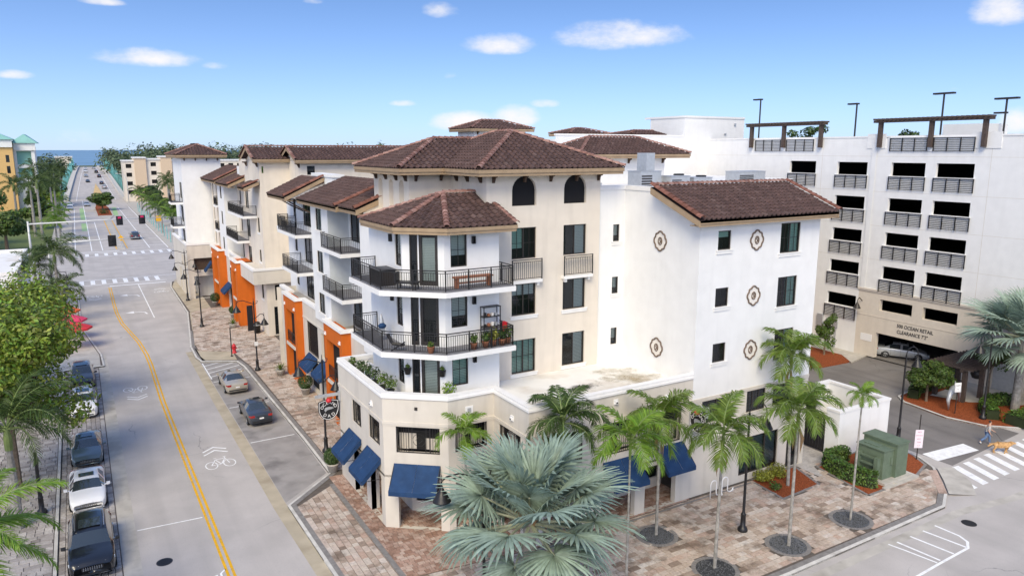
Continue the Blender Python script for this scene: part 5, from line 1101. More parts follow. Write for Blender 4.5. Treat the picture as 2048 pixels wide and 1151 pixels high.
def gable_roof(parent, x0, x1, yr, half, z0, pitch, back=True):
    zr_ = z0 + half * pitch; k = math.hypot(half, half * pitch)
    g = MB(); g.add([(x0,yr-half,z0-.03),(x1,yr-half,z0-.03),(x1,yr,zr_-.03),(x0,yr,zr_-.03),(x0,yr+half,z0-.03),(x1,yr+half,z0-.03)], [(0,1,2,3),(3,2,5,4)]); r = g.build('gable_roof', 'deck', parent)
    tile_roof(r, (x0, yr - half, z0), (1, 0, 0), (0, 1, pitch), [(0, 0), (x1 - x0, 0), (x1 - x0, k), (0, k)], 0, w=.40, l=.46, deck=False)
    caps(r, (x0, yr - half, z0 + .05), (x0, yr, zr_ + .05), .16, .42); caps(r, (x0, yr, zr_ + .05), (x0, yr + half, z0 + .05), .16, .42); caps(r, (x0, yr, zr_ + .03), (x1, yr, zr_ + .03), .14, .42, 'tilerake')
    fascia(r, [(x0, yr - half), (x1, yr - half)], z0, .34, inner=.7)
    g = MB()
    for s in (-1, 1): g.add([(x0-.02,yr+s*half,z0-.02),(x0-.02,yr,zr_-.02),(x0-.02,yr,zr_-.34),(x0-.02,yr+s*half,z0-.34)], [(0,1,2,3)])
    g.build('barge_board', 'soffit', r)
    g = MB(); g.add([(x0+.6,yr-half+.6,z0-.05),(x0+.6,yr+half-.6,z0-.05),(x0+.6,yr,zr_-.3)], [(0,1,2)]); g.build('gable_wall', 'tan', r)
    for yy in (yr - half + .8, yr + half - .8): bracket(r, FX(x0 + .6), -yy, z0 - .3, .5, .5)
gable_roof(GB, 16.0, 40, 83.9, 3.6, 19.05, .36); gable_roof(GB, 19.2, 40, 79.3, 3.6, 19.0, .36)
# upper flats along the street beyond the gable
g = MB(); wall(g, FX(15.6), -101.8, -97.0, 6.8, 16.0, [(-99.9, -98.7, a, b) for a, b in H3], .14); wall(g, FY(97.0), 15.6, 17.2, 6.8, 16.0); g.build('wall', 'white', GB)
wp(GB, 'recess_wall', 'tan', FX(17.2), -97, -89, 6.8, 16.0, [(-95.6, -93.2, b - 2.2, b) for a, b in H3] + [(-92.4, -91.4, a, b) for a, b in H3], .12)
wp(GB, 'recess_wall', 'tan', FX(17.2), -110, -101.8, 6.8, 16.0, [(-107, -104.5, b - 2.2, b) for a, b in H3], .12); wp(GB, 'recess_wall', 'tan', FX(15.9), -108.5, -105, 6.8, 16.0, [(-107.6, -106.9, a, b) for a, b in H3], .12); wp(GB, 'side_wall', 'tan', FY(105), 15.9, 17.2, 6.8, 16)
for a, b in H3:
    window(GB, FX(15.6), -99.9, -98.7, a, b, sash=1, grid=None, glass='glassd')
    window(GB, FX(17.2), -95.6, -93.2, b - 2.2, b, sash=2, grid=None, glass='glassd', name='balcony_door'); window(GB, FX(17.2), -92.4, -91.4, a, b, sash=1, grid=None, glass='glassd'); window(GB, FX(17.2), -107, -104.5, b - 2.2, b, sash=2, grid=None, glass='glassd', name='balcony_door'); window(GB, FX(15.9), -107.6, -106.9, a, b, sash=1, grid=None, glass='glassd')
balcony(GB, 15.2, 83.5, 92.8, 12.97, 16.7); balcony(GB, 15.35, 88.6, 96.0, 9.72, 16.7); balcony(GB, 15.4, 102.2, 104.6, 12.97, 17.2); balcony(GB, 15.4, 102.2, 104.6, 9.72, 17.2)
shed(GB, 14.8, 18.0, 89, 97.5, 16.1, 17.5); shed(GB, 14.7, 18.2, 97.6, 109, 16.25, 17.9); shed(GB, 15.0, 16.6, 81.0, 84.6, 16.1, 16.75)
g = MB(); g.box(16.9, 90.5, 15.5, 18.5, 94.5, 18.1); g.build('roof_wall', 'white', GB)
g = MB(); g.prism([(15.3, 88.0), (15.3, 83.9), (16.68, 83.9), (16.68, 80.9), (20.5, 80.9), (20.5, 80.4), (15.9, 80.4), (15.3, 83.0)][:0] + [(15.3, 88.0), (15.3, 80.3), (20.6, 80.3), (20.6, 80.98), (16.68, 80.98), (16.68, 88.0)], 5.9, 7.35); g.build('balcony_band', 'beige', GB)
g = MB(); ribbon(g, [(15.3, 88.0), (15.3, 80.3), (20.6, 80.3)], -.07, .3, 7.35, 7.58); g.build('coping', 'trim', GB)
g = MB(); wall(g, FX(15.75), -106, -91.4, 0, 7.3, [(-97.6, -96.4, 3.6, 5.7), (-98, -94.4, .3, 3.0)], .2); g.build('shop_wall', 'beige', GB)
window(GB, FX(15.75), -97.6, -96.4, 3.6, 5.7, sash=1, grid=None, glass='glassd'); window(GB, FX(15.75), -98, -94.4, .3, 3.0, sash=3, grid=None, glass='glassd')
portico(GB, 14.85, 16.7, 87.4, 91.3, False, 7.35, 1.0); portico(GB, 14.85, 15.8, 99.4, 105.4, False, 7.35, 1.6)
g = MB(); ribbon(g, [(15.75, 106), (15.75, 105.45), (14.8, 105.45), (14.8, 99.35), (15.75, 99.35), (15.75, 91.35), (14.8, 91.35), (14.8, 87.35), (15.3, 87.35)], -.07, .3, 7.34, 7.56); g.build('coping', 'trim', GB)
awning(GB, FX(15.75), -99.2, -96.6, 3.4, 1.0, 1.0); awning(GB, FX(14.85), -106.8, -105.6, 5.2, .9, 1.2)
# ---------------------------------------------------------------- far corner building
FC = thing('far_corner_building', 'white hip-roofed corner tower over beige arcade at the far crossing', 'building', (14, 114, 0))
g = MB(); wall(g, FY(109), 12.4, 17.4, 7.4, 18.9); wall(g, FX(12.4), -119, -109, 7.4, 18.9, [(-113, -110.5, b - 2.2, b) for a, b in H3], .15); g.add([(17.4,109,7.4),(17.4,119,7.4),(17.4,119,18.9),(17.4,109,18.9)], [(0,1,2,3)]); g.build('tower_wall', 'white', FC)
for a, b in H3: window(FC, FX(12.4), -113, -110.5, b - 2.2, b, sash=2, grid=None, glass='glassd', name='balcony_door')
TR2 = MB(); TR2.box(12.5, 109.1, 18.8, 17.3, 118.9, 18.9); TR2 = TR2.build('tower_roof', 'soffit', FC)
hip_roof(TR2, 11.6, 18.2, 108.2, 119.8, 19.35, .42, w=.42, l=.48, faces='flr'); fascia(TR2, [(11.6, 119.8), (11.6, 108.2), (18.2, 108.2), (18.2, 119)], 19.34, .36, inner=.8)
for x in (12.8, 14.2, 15.6, 17.0): bracket(TR2, FY(109), x, 19.0)
g = MB(); OF = [(12.0, 123), (12.0, 107.2), (15.8, 107.2)]
wall(g, FX(12.0), -123, -107.2, 0, 7.35, [(-110.4, -108.4, 0, 3.3), (-113.4, -111.4, 0, 3.3), (-117, -115, 0, 3.3), (-110.2, -108.6, 4.0, 5.6), (-113.2, -111.6, 4.0, 5.6)], .4); wall(g, FY(107.2), 12.0, 15.8, 0, 7.35, [(12.8, 15.3, 3.9, 5.55), (12.7, 15.3, 0, 3.1)], .4); g.build('wall', 'beige', FC)
g = MB(); g.box(12.7, 107.7, 3.8, 15.4, 107.8, 5.6); g.box(12.45, 108, 3.9, 12.5, 114, 5.7); g.build('mezzanine_screen', 'brown', FC)
g = MB(); g.box(13.5, 109, 0, 15.8, 122, 3.2); g.build('shop_wall', 'beige', FC)
g = MB(); ribbon(g, OF, -.07, .3, 7.35, 7.6); g.build('coping', 'trim', FC)
g = MB(); g.box(12.1, 107.4, 7.0, 17.2, 122.9, 7.1); g.build('terrace', 'membrane', FC)
for z in (12.97, 9.72):
    balcony(FC, 10.9, 110.4, 113.6, z, 12.4)
# ---------------------------------------------------------------- buildings behind the corner
RB = thing('rear_building', 'white rear apartment building with hipped tile roofs, air handlers and plain stair tower', 'building', (48, 55, 0))
g = MB(); wall(g, FY(50), 36, 44.9, 6, 19.3); g.add([(44.9,50,6),(44.9,60,6),(44.9,60,19.3),(44.9,50,19.3)], [(0,1,2,3)]); wall(g, FX(36), -60, -50, 6, 19.3); g.build('wall', 'white', RB)
RR = MB(); RR.box(36.2, 50.2, 19.2, 44.7, 59.8, 19.3); RR = RR.build('pavilion_roof', 'soffit', RB)
hip_roof(RR, 35.0, 47.0, 49.0, 55.8, 19.66, .42, faces='flr'); fascia(RR, [(35, 55), (35, 49), (47, 49), (47, 55)], 19.65, .34, inner=.9)
for x in (38.5, 40.8, 42.7, 44.6): bracket(RR, FY(50), x, 19.3)
g = MB(); wall(g, FY(66), 44, 62.1, 4, 21.6); g.box(62.1, 66, 4, 72, 72, 23.75); g.box(43, 70, 4, 62, 90, 21.2); g.build('wall', 'white', RB)
g = MB(); ribbon(g, [(44, 66), (62.1, 66)], -.05, .3, 21.5, 21.7); ribbon(g, [(62.1, 73), (62.1, 66), (72, 66)], -.08, .3, 23.72, 23.95); g.build('coping', 'trim', RB)
g = MB(); g.box(70.2, 65.9, 22.9, 70.5, 65.98, 23.2); g.box(68.6, 65.9, 21.8, 68.9, 65.97, 22.0); g.build('wall_vent', 'galv', RB)
for x0, x1, z in ((46.2, 47.4, 18.2), (48.2, 49.6, 18.2)): window(RB, FY(66), x0 + 9, x1 + 9, 17.0, 18.9, sash=2, grid=None, glass='glassd')
def cupola(x0, x1, y0, y1, z, zw, wallm, rise):
    r = MB(); r.box(x0 + .8, y0 + .8, zw, x1 - .8, y1 - .8, z); r = r.build('cupola', wallm, RB)
    hip_roof(r, x0, x1, y0, y1, z, rise, w=.45, l=.5, faces='fl'); fascia(r, [(x0, y1), (x0, y0), (x1, y0)], z, .3, inner=.8)
    for k in range(3): bracket(r, FY(y0 + .8), x0 + 1.2 + k * (x1 - x0 - 2.4) / 2, z - .28, .4, .35)
cupola(38.3, 46.6, 74.3, 80, 22.35, 19, 'white', .36); cupola(51.6, 57.6, 74.3, 79, 21.95, 20, 'yellow', .28); cupola(56.6, 66, 69, 74, 21.8, 18, 'white', .2)
# plant on the roof between the corner building and the pavilion
RF = MB(); RF.add([(27.1,37,17.3),(40,37,17.3),(62,50,17.2),(62,66,17.2),(27.1,66,17.2)], [(0,1,2,3,4)]); RF.build('flat_roof', 'membrane', RB)
g = MB(); ribbon(g, [(27.1, 37.1), (40.2, 37.1)], 0, .3, 16.8, 17.6); g.build('roof_parapet', 'white', RB)
def hvac(x, y, z, w, d, h, label, duct=False, fan=True):
    t = thing('air_handler', label, 'air conditioner', (x, y, z), group='rooftop air handlers'); g = MB(); g.box(x, y, z, x + w, y + d, z + h); g.box(x - .03, y - .03, z + h, x + w + .03, y + d + .03, z + h + .06); g.build('casing', 'galv', t)
    g = MB(); n = 5
    for i in range(n): g.box(x + .1, y - .02, z + .12 + i * (h - .3) / n, x + w * .55, y - .005, z + .12 + (i + .55) * (h - .3) / n)
    tag(g.build('louvres', 'bronze', t), kind='stuff')
    if fan: g = MB(); g.lathe((x + w * .7, y + d / 2, z + h + .06), [(.38, 0), (.38, .1), (.34, .12), (.05, .08), (.0, .08)], 16); g.build('fan', 'black', t)
    if duct: g = MB(); g.box(x + w * .3, y + .1, z + h + .07, x + w * .7, y + d * .8, z + h + 1.3); g.box(x + w, y + .2, z + .3, x + w + .9, y + d * .7, z + .9); g.build('duct', 'galv', t)
hvac(34.2, 40.5, 17.3, 1.9, 1.4, 1.2, 'tall galvanised air handler with an upright duct on the roof behind the wing', True, False)
hvac(36.4, 39.8, 17.3, 1.8, 1.2, .85, 'low galvanised air handler next to the one with the upright duct')
hvac(38.6, 39.8, 17.3, 1.8, 1.2, .7, 'low galvanised air handler midway along the white parapet')
hvac(45.0, 41.5, 17.3, 3.0, 1.4, 1.0, 'long louvred air handler right of the others above the wing roof', fan=False)
hvac(29.4, 40.5, 17.3, 1.4, 1.0, .45, 'small air handler just right of the cream tower', fan=True)
# ---------------------------------------------------------------- parking garage
GA = thing('parking_garage', 'white multi-storey parking garage with slatted black railings and rooftop pergolas', 'garage', (70, 42, 0))
XG = 66.0; F = FX(XG); g = MB(); tops = (18.84, 15.54, 12.3, 9.07)
cA, cB, cL, cM = (-42.35, -39.1), (-38.12, -34.85), (-48.1, -44.8), (-53.85, -50.6)
hw = [(a, b, t - 1.22, t) for a, b in (cA, cB, cL) for t in tops] + [(*cL, 4.5, 5.72), (*cM, 17.65, 18.87), (*cM, 14.3, 15.5)]
holes_top = [(-42.4, -38.9, 20.0, 21.15)]
wall(g, F, -70, -44.55, 0, 21.15, [h for h in hw if h[1] <= -44.6], .3)
wall(g, F, -44.55, -10, 6.62, 21.15, [h for h in hw if h[0] > -44.5], .3)
F.box(g, -45.0, -43.1, .0, .06, 20.15, 21.5); F.box(g, -35.3, -32.9, .0, .06, 20.15, 21.5); F.box(g, -44.4, -43.9, .061, .08, 6.6, 21.2)
g.build('wall', 'white', GA)
g = MB(); wall(g, F, -44.55, -10, 0, 6.62, [(-42.25, -39.0, 4.72, 5.83), (-38.0, -34.85, 4.72, 5.83), (-42.35, -34.5, 0, 2.5)], .45)
g.build('lower_wall', 'beige2', GA)
g = MB(); F.box(g, -44.6, -10, 0, .12, 6.55, 6.72); F.box(g, -44.6, -10, 0, .07, 6.42, 6.55); F.box(g, -44.58, -10, 0, .03, 4.05, 4.1); g.build('cornice', 'beige2', GA)
g = MB(); F.box(g, -70, -10, -.35, .05, 21.15, 21.3); g.build('coping', 'trim', GA)
g = MB()
for z in (6.3, 9.5 - 3.1 + 1.0, 10.7, 13.9, 17.2): pass
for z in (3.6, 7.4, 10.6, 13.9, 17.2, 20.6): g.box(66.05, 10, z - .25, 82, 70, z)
g.box(81, 10, 0, 82, 70, 20.6); g.build('deck_slabs', 'interior', GA)  # concrete decks coloured near-black to stand in for the unlit depth
g = MB(); g.add([(66.0,10,.01),(82,10,.01),(82,70,.01),(66.0,70,.01)], [(0,1,2,3)]); g.build('garage_floor', 'asphalt2', GA)
g = MB(); g.box(81.4, 10, 20.62, 82, 70, 21.3); g.build('rear_parapet', 'white', GA)
for z_ in (9.6, 12.85, 16.1, 19.4):
    g = MB(); F.box(g, -70, -10, 0, .004, z_, z_ + .025); g.build('wall_joint', 'beige', GA)
for u_ in (-49.9, -33.6):
    g = MB(); F.box(g, u_, u_ + .03, 0, .004, 6.7, 21.1); g.build('wall_joint', 'beige', GA)
SL = {}
def slat_rail(u0, u1, z0, z1, n=8):
    g = MB(); n0 = .10
    for k in range(4):
        u = u0 + (u1 - u0) * k / 3; F.box(g, u - .035, u + .035, n0, n0 + .06, z0 - .06, z1 + .02)
    F.box(g, u0 - .05, u1 + .05, n0 - .09, n0 + .07, z1, z1 + .05, 1)
    r = g.build('railing', ['black', 'white_plain'], GA); L_ = round(u1 - u0, 2)
    if L_ not in SL:
        q = MB(); q.box(-.012, -L_ / 2, -.022, .012, L_ / 2, .022); o = q.build('slat', 'black'); SL[L_] = o.data; bpy.data.objects.remove(o)
    for k in range(n): link('slat', SL[L_], r, F.P((u0 + u1) / 2, n0 + .03, z0 + (z1 - z0 - .06) * k / (n - 1)))
for a, b in (cA, cB, cL):
    for t in tops: slat_rail(a - .1, b + .1, t - 2.42, t - 1.27)
slat_rail(cL[0] - .1, cL[1] + .1, 3.3, 4.45); slat_rail(cM[0] - .1, cM[1] + .1, 16.42, 17.6); slat_rail(cM[0] - .1, cM[1] + .1, 13.1, 14.25)
for a, b in ((-42.6, -39.1), (-38.5, -35.0), (-58.6, -55.2), (-54.4, -51.0)): slat_rail(a, b, 19.95, 21.1)
g = MB()
for a, b in ((-42.7, -35.0), (-58.7, -50.9)): F.box(g, a, b, .02, .07, 19.9, 21.16)
g.build('roof_panel', 'white', GA)
def rooftop_pergola(ys, label):
    t = thing('roof_pergola', label, 'pergola', (66, sum(ys) / len(ys), 20.3)); 
    for y in ys:
        g = MB(); F.box(g, -y - .17, -y + .17, .08, .42, 20.25, 22.5); g.build('post', 'perg', t)
    y0, y1 = min(ys) - .6, max(ys) + .6
    for n0 in (.05, .40): g = MB(); F.box(g, -y1, -y0, n0, n0 + .14, 22.5, 22.72); g.build('beam', 'perg', t)
    n = int((y1 - y0) / .42)
    for i in range(n):
        u = -y1 + (y1 - y0) * (i + .5) / n; g = MB(); F.box(g, u - .06, u + .06, -.35, .85, 22.73, 22.88); g.build('rafter', 'perg', t)
M['perg'] = mat('weathered_pergola_wood', (0.075, 0.054, 0.045), 0.85, var=.25, vscale=5)
rooftop_pergola([59.1, 54.7, 50.1], 'brown timber pergola with three posts at the left of the garage roof edge'); rooftop_pergola([43.6, 38.75, 34.2], 'brown timber pergola with three posts at the right of the garage roof edge')
put_text('500 OCEAN RETAIL', 0.47, 'signblack', F, -38.55, .03, 3.62, GA, xs=.86); put_text('CLEARANCE 7\'2"', 0.47, 'signblack', F, -38.75, .03, 3.05, GA, xs=.86)
for x, y, h in ((74, 65.4, 26.1), (74, 52.1, 24.9), (74, 42.7, 25.4), (74, 36.9, 24.6), (80, 39.9, 23.6)):
    t = thing('roof_light_pole', 'placeholder', 'lamp post', (x, y, 20.6), group='light poles on the garage roof'); g = MB(); g.tube([(x, y, 20.6), (x, y, h)], .09, 8); g.build('pole', 'galvdark', t) if 'galvdark' in M else g.build('pole', 'bronze', t)
    g = MB(); two = y in (42.7, 36.9); g.box(x - .25, y - (1.0 if two else .15), h - .05, x + .25, y + 1.0 - (2.2 if not two else 0) * (1 if False else 0), h + .12) ; g.build('lamp_head', 'bronze', t)
    t['label'] = {65.4: 'single-headed light pole above the left rooftop pergola', 52.1: 'single-headed light pole between the two rooftop pergolas', 42.7: 'double-headed light pole behind the middle of the right rooftop pergola', 36.9: 'double-headed light pole at the far right of the garage roof', 39.9: 'short single-headed light pole at the far right, just behind the double-headed one'}[y]
g = MB(); g.box(78, 40.5, 20.6, 82, 44.8, 22.6); o = g.build('stair_hut', 'white', GA)
for a, b in ((47.6, 4.6), (46.6, 4.2)):
    pass
g = MB(); F.box(g, -49.0, -48.3, 0, .18, 2.0, 3.2); o = g.build('meter_box', 'galv', GA); g = MB(); F.box(g, -47.0, -46.55, 0, .15, 2.1, 2.8); o2 = g.build('meter_box', 'galv', GA)
for u, b in ((-48.9, o), (-48.65, o), (-48.4, o), (-46.85, o2), (-46.7, o2)):
    g = MB(); g.tube([F.P(u, .06, 2.05), F.P(u, .06, .0)], .03, 6); g.build('conduit', 'galv', b)
g = MB(); F.box(g, -43.95, -42.75, 0, .03, 1.5, 2.2); o = g.build('notice_board', 'white_plain', GA)
g = MB(); F.box(g, -31.4, -29.7, -.02, .05, 0, 2.4); o = g.build('service_door', 'greydoor', GA) if 'greydoor' in M else g.build('service_door', 'galv', GA)
# ---------------------------------------------------------------- vegetation
M['bismarck'] = mat('silver_fan_leaf', (0.275, 0.36, 0.285), 0.55, var=.2, vscale=4, rand=.22, spec=.35, transl=.18, hue=.02)
M['petiole'] = mat('palm_petiole', (0.36, 0.38, 0.25), 0.6, var=.15, vscale=6)
M['boot'] = mat('palm_boot_fibre', (0.26, 0.16, 0.085), 0.85, var=.3, vscale=9)
M['feather'] = mat('bright_palm_leaflet', (0.135, 0.21, 0.032), 0.5, var=.2, vscale=3, rand=.3, spec=.4, transl=.3, hue=.015)
M['feather2'] = mat('dark_palm_leaflet', (0.055, 0.095, 0.022), 0.5, var=.2, vscale=3, rand=.35, spec=.35, transl=.22, hue=.015)
M['feather3'] = mat('fresh_palm_leaflet', (0.17, 0.29, 0.03), 0.5, var=.2, vscale=3, rand=.3, spec=.4, transl=.32, hue=.015)
M['dead'] = mat('dry_frond', (0.30, 0.19, 0.09), 0.85, rand=.3)
M['shaft'] = mat('green_crownshaft', (0.17, 0.23, 0.07), 0.5, var=.2, vscale=3)
M['trunk'] = mat('grey_palm_trunk', (0.30, 0.285, 0.26), 0.85, var=.3, vscale=5, bump=.3, bscale=12, stain=(.11, .1, .085), stain_amt=.5, stain_scale=2)
M['bark'] = mat('bark', (0.17, 0.13, 0.095), 0.9, var=.3, vscale=6, bump=.4, bscale=14)
M['leafy'] = mat('yellow_green_leaf', (0.19, 0.265, 0.032), 0.45, rand=.6, hue=.035, spec=.45, transl=.25, var=.25, vscale=.5)
M['leafd'] = mat('deep_green_leaf', (0.045, 0.085, 0.018), 0.5, rand=.5, hue=.02, spec=.4, transl=.2, var=.25, vscale=.6)
M['leafm'] = mat('mid_green_leaf', (0.075, 0.125, 0.022), 0.5, rand=.5, hue=.025, spec=.4, transl=.22, var=.3, vscale=.4)
M['leafy2'] = mat('lime_shrub_leaf', (0.26, 0.28, 0.03), 0.5, rand=.4, hue=.02, transl=.25)
M['hedge'] = mat('hedge_leaf', (0.075, 0.14, 0.02), 0.5, rand=.55, hue=.025, transl=.2)
def unlinked(mb, name, mats, smooth=False):
    o = mb.build(name, mats, smooth=smooth); me = o.data; bpy.data.objects.remove(o); return me
def fan_frond(seed, pet=1.9, L=1.55, n=34, span=2.65, sag=0.30):
    rnd = random.Random(seed); mb = MB()
    pts = [(pet * t, 0, -0.10 * pet * t * t) for t in (0, .25, .5, .75, 1)]
    mb.tube(pts, [.07, .05, .042, .036, .03], 6, 1)
    hx, hz = pts[-1][0], pts[-1][2]
    for i in range(n):
        a = -span + 2 * span * i / (n - 1) + rnd.uniform(-.02, .02); da = span / (n - 1) * 1.02
        ln = L * (0.72 + 0.28 * math.cos(a * .5)) * rnd.uniform(.93, 1.05); ca, sa = math.cos(a), math.sin(a)
        bend = rnd.uniform(.8, 1.25)
        fold = .5 * abs(a) / span
        def P(r, off, lift):
            x, y = r * ca - off * sa, r * sa + off * ca
            z = lift - sag * bend * (r / L) ** 2 * L * .45 + abs(y) * .22 - .16 * max(0, x) ** 2 / L
            return (hx + x * .98, y * (1 - .08 * fold), hz + z)
        prof = [(.03, .0), (.30, .30 * math.tan(da)), (.52, .52 * math.tan(da) * .98), (.78, .052), (1.0, .006)]
        Lf, Ct, Rt = [], [], []
        for r, wd in prof:
            rr = r * ln; wd = wd * (ln if r < .6 else 1.0); dr = -0.18 * max(0, r - .7) ** 1.5 * rnd.uniform(.4, 2.2) * 2
            Lf.append(P(rr, wd, dr)); Ct.append(P(rr, 0, .035 * (1 - r) + dr + .012)); Rt.append(P(rr, -wd, dr))
        V = Lf + Ct + Rt; k = len(prof)
        mb.add(V, [(j, j + 1, k + j + 1, k + j) for j in range(k - 1)] + [(k + j, k + j + 1, 2 * k + j + 1, 2 * k + j) for j in range(k - 1)], 0)
    return unlinked(mb, 'frond', ['bismarck', 'petiole'])
FANS = [fan_frond(s, pet=p, L=l, sag=g_) for s, p, l, g_ in ((1, 1.7, 1.5, .25), (2, 2.0, 1.6, .45), (3, 1.85, 1.45, .65), (4, 1.2, 1.5, .2))]
def fan_palm(loc, h, label, scale=1.0, n=30, seed=3, trunk_r=0.26):
    rnd = random.Random(seed); t = thing('fan_palm', label, 'palm tree', loc, world_coords=False); g = MB()
    g.tube([(0, 0, -.1), (0, 0, h * .5), (0, 0, h)], [trunk_r * 1.25, trunk_r, trunk_r * 1.05], 12); g.build('trunk', 'trunk', t, local=True)
    g = MB()
    for i in range(14):
        a = i * 2.4; e = rnd.uniform(.5, 1.2); r = trunk_r * .9
        p0 = Vector((r * math.cos(a), r * math.sin(a), h - .35 + .05 * i)); d = Vector((math.cos(a) * math.cos(e), math.sin(a) * math.cos(e), math.sin(e)))
        g.tube([tuple(p0), tuple(p0 + d * .35), tuple(p0 + d * .75)], [.10, .075, .03], 5)
    tag(g.build('leaf_base', 'boot', t, local=True), kind='stuff')
    for i in range(n):
        a = i * 2.39996 + rnd.uniform(-.2, .2); f = i / (n - 1); el = R(82) - f * R(104) + rnd.uniform(-.12, .12)
        me = FANS[3] if f < .12 else FANS[0] if f < .4 else FANS[1] if f < .72 else FANS[2]
        o = link('frond', me, t, (0.12 * math.cos(a) * scale, .12 * math.sin(a) * scale, h + .15 - .5 * f))
        o.rotation_euler = (rnd.uniform(-.35, .35), -el, a); o.rotation_mode = 'XYZ'; o.scale = (scale * rnd.uniform(.9, 1.08),) * 3
    return t
fan_palm((14.85, 23.9, 0), 5.1, 'large silvery fan palm at the front corner of the paving', 1.2, 38, 5)
fan_palm((61.9, 27.6, 0), 6.0, 'silvery fan palm in the mulch bed by the garage, at the right edge', 1.3, 36, 11)
def feather_frond(seed, L=2.2, n=34, up=0.9, droop=1.9, wid=0.62, m='feather', lw=.045, ruffle=0.0, hang=.3):
    rnd = random.Random(seed); mb = MB(); K = 14; pts = []; p = Vector((0, 0, 0)); ang = up
    for i in range(K + 1):
        pts.append(p.copy()); ang_i = up - droop * (i / K) ** 1.25; p = p + Vector((math.cos(ang_i), 0, math.sin(ang_i))) * (L / K)
    mb.tube([tuple(q) for q in pts], [.032 * (1 - .85 * i / K) + .004 for i in range(K + 1)], 5, 1)
    def at(t):
        f = t * K; i = min(int(f), K - 1); q = pts[i].lerp(pts[i + 1], f - i); d = (pts[i + 1] - pts[i]).normalized(); return q, d
    for s in (-1, 1):
        for i in range(n):
            t = .14 + .85 * (i + rnd.random() * .6) / n; q, d = at(t)
            ln = wid * (math.sin(math.pi * min(1, (t - .02)) ** .75) * .75 + .3) * rnd.uniform(.85, 1.1)
            side = Vector((0, s, 0)); upv = side.cross(d) * (-s)
            rot = rnd.uniform(-1.2, 1.2) * ruffle
            out = (side * math.cos(rot) + upv * (math.sin(rot) + .22)) * .86 + d * (.5 + .5 * t); out.normalize()
            wv = d * lw
            a = q; b = q + out * ln * .5 + Vector((0, 0, -hang * .18 * ln)); c = q + out * ln + Vector((0, 0, -hang * ln * .75))
            mb.add([tuple(a - wv * .25), tuple(a + wv * .25), tuple(b - wv * .55), tuple(b + wv * .55 + upv * .01), tuple(c)], [(0, 1, 3, 2), (2, 3, 4)], 0)
    return unlinked(mb, 'frond', [m, 'shaft'])
FE = {k: [feather_frond(10 + i, L=l, up=u, droop=d, m=m_, wid=w_, lw=lw_, hang=hg, n=46, ruffle=.35) for i, (l, u, d) in enumerate(((2.1, 1.3, 1.5), (2.35, 1.0, 2.2), (2.35, .65, 2.3), (2.1, .2, 1.7)))] for k, m_, w_, lw_, hg in (('a', 'feather', .78, .062, .55), ('b', 'feather3', .78, .062, .5), ('d', 'feather2', .74, .06, .65))}
FE['royal'] = [feather_frond(40 + i, L=3.6, n=95, up=u, droop=d, m='feather2', wid=.72, lw=.04, ruffle=.9, hang=.45) for i, (u, d) in enumerate(((1.2, 1.5), (.9, 2.2), (.5, 2.2), (.15, 1.7)))]
FE['fresh'] = [feather_frond(60 + i, L=3.2, n=90, up=u, droop=d, m='feather3', wid=.72, lw=.045, ruffle=.35, hang=.4) for i, (u, d) in enumerate(((1.0, 1.3), (.7, 1.6), (.4, 1.5), (.1, 1.2)))]
def feather_palm(loc, h, label, kind='a', n=11, scale=1.0, r=0.085, lean=(0, 0), seed=1, dead=True, shaft=0.9, bulge=0.0, group=None, parts=True, name='palm_tree', fr=None):
    rnd = random.Random(seed); t = thing(name, label, 'palm tree', loc, world_coords=False, group=group); g = MB(); K = 10
    ax = lambda f: (lean[0] * f ** 1.3, lean[1] * f ** 1.3, -.05 + (h + .05) * f)
    g.tube([ax(i / K) for i in range(K + 1)], [r * (1.35 - .5 * (i / K) + bulge * math.sin(math.pi * i / K)) for i in range(K + 1)], 9)
    for i in range(1, 26):   # leaf-scar rings
        f = i / 26; p = ax(f); rr = r * (1.39 - .5 * f + bulge * math.sin(math.pi * f)); g.tube([p, (p[0], p[1], p[2] + .02)], rr, 9)
    g.build('trunk', 'trunk', t, local=True)
    tx, ty = lean; g = MB(); g.tube([(tx, ty, h - .02), (tx, ty, h + shaft * .5), (tx, ty, h + shaft)], [r * 1.25, r * 1.3, r * .6], 9); g.build('crownshaft', 'shaft', t, local=True)
    F_ = FE[kind]
    for i in range(n):
        f = i / max(1, n - 1); me = F_[min(3, int(f * 4))]; a = i * 2.39996 + rnd.uniform(-.25, .25)
        o = link('frond', me, t, (tx + .05 * math.cos(a), ty + .05 * math.sin(a), h + shaft * (1 - .2 * f))); o.rotation_euler = (rnd.uniform(-.25, .25), rnd.uniform(-.1, .15), a); s = scale * rnd.uniform(.88, 1.1); o.scale = (s, s, s)
    if dead:
        g = MB()
        for k in range(3):
            a = rnd.random() * 6.28; z = h - .1
            for j in range(7): g.tube([(tx + .1 * math.cos(a), ty + .1 * math.sin(a), z), (tx + (.2 + .02 * j) * math.cos(a + .07 * j), ty + (.2 + .02 * j) * math.sin(a + .07 * j), z - .5), (tx + .2 * math.cos(a + .1 * j), ty + .2 * math.sin(a + .1 * j), z - rnd.uniform(.8, 1.3))], [.03, .025, .006], 4)
        tag(g.build('dry_frond', 'dead', t, local=True), kind='stuff')
    return t
gp = 'slender feather palms along the front paving'
feather_palm((24.8, 27.2, 0), 5.7, 'slender palm in front of the right-hand blue doorway awning', 'a', 13, 1.06, .065, (.0, 0), 21, group=gp)
feather_palm((25.15, 23.35, 0), 6.1, 'slender palm left of the street lamp, rising from the nearest gravel circle', 'a', 13, 1.05, .07, (.1, 0), 22, group=gp)
feather_palm((29.95, 22.9, 0), 6.4, 'palm with a full crown right of the front street lamp', 'a', 14, 1.12, .07, (.15, .1), 23, group=gp)
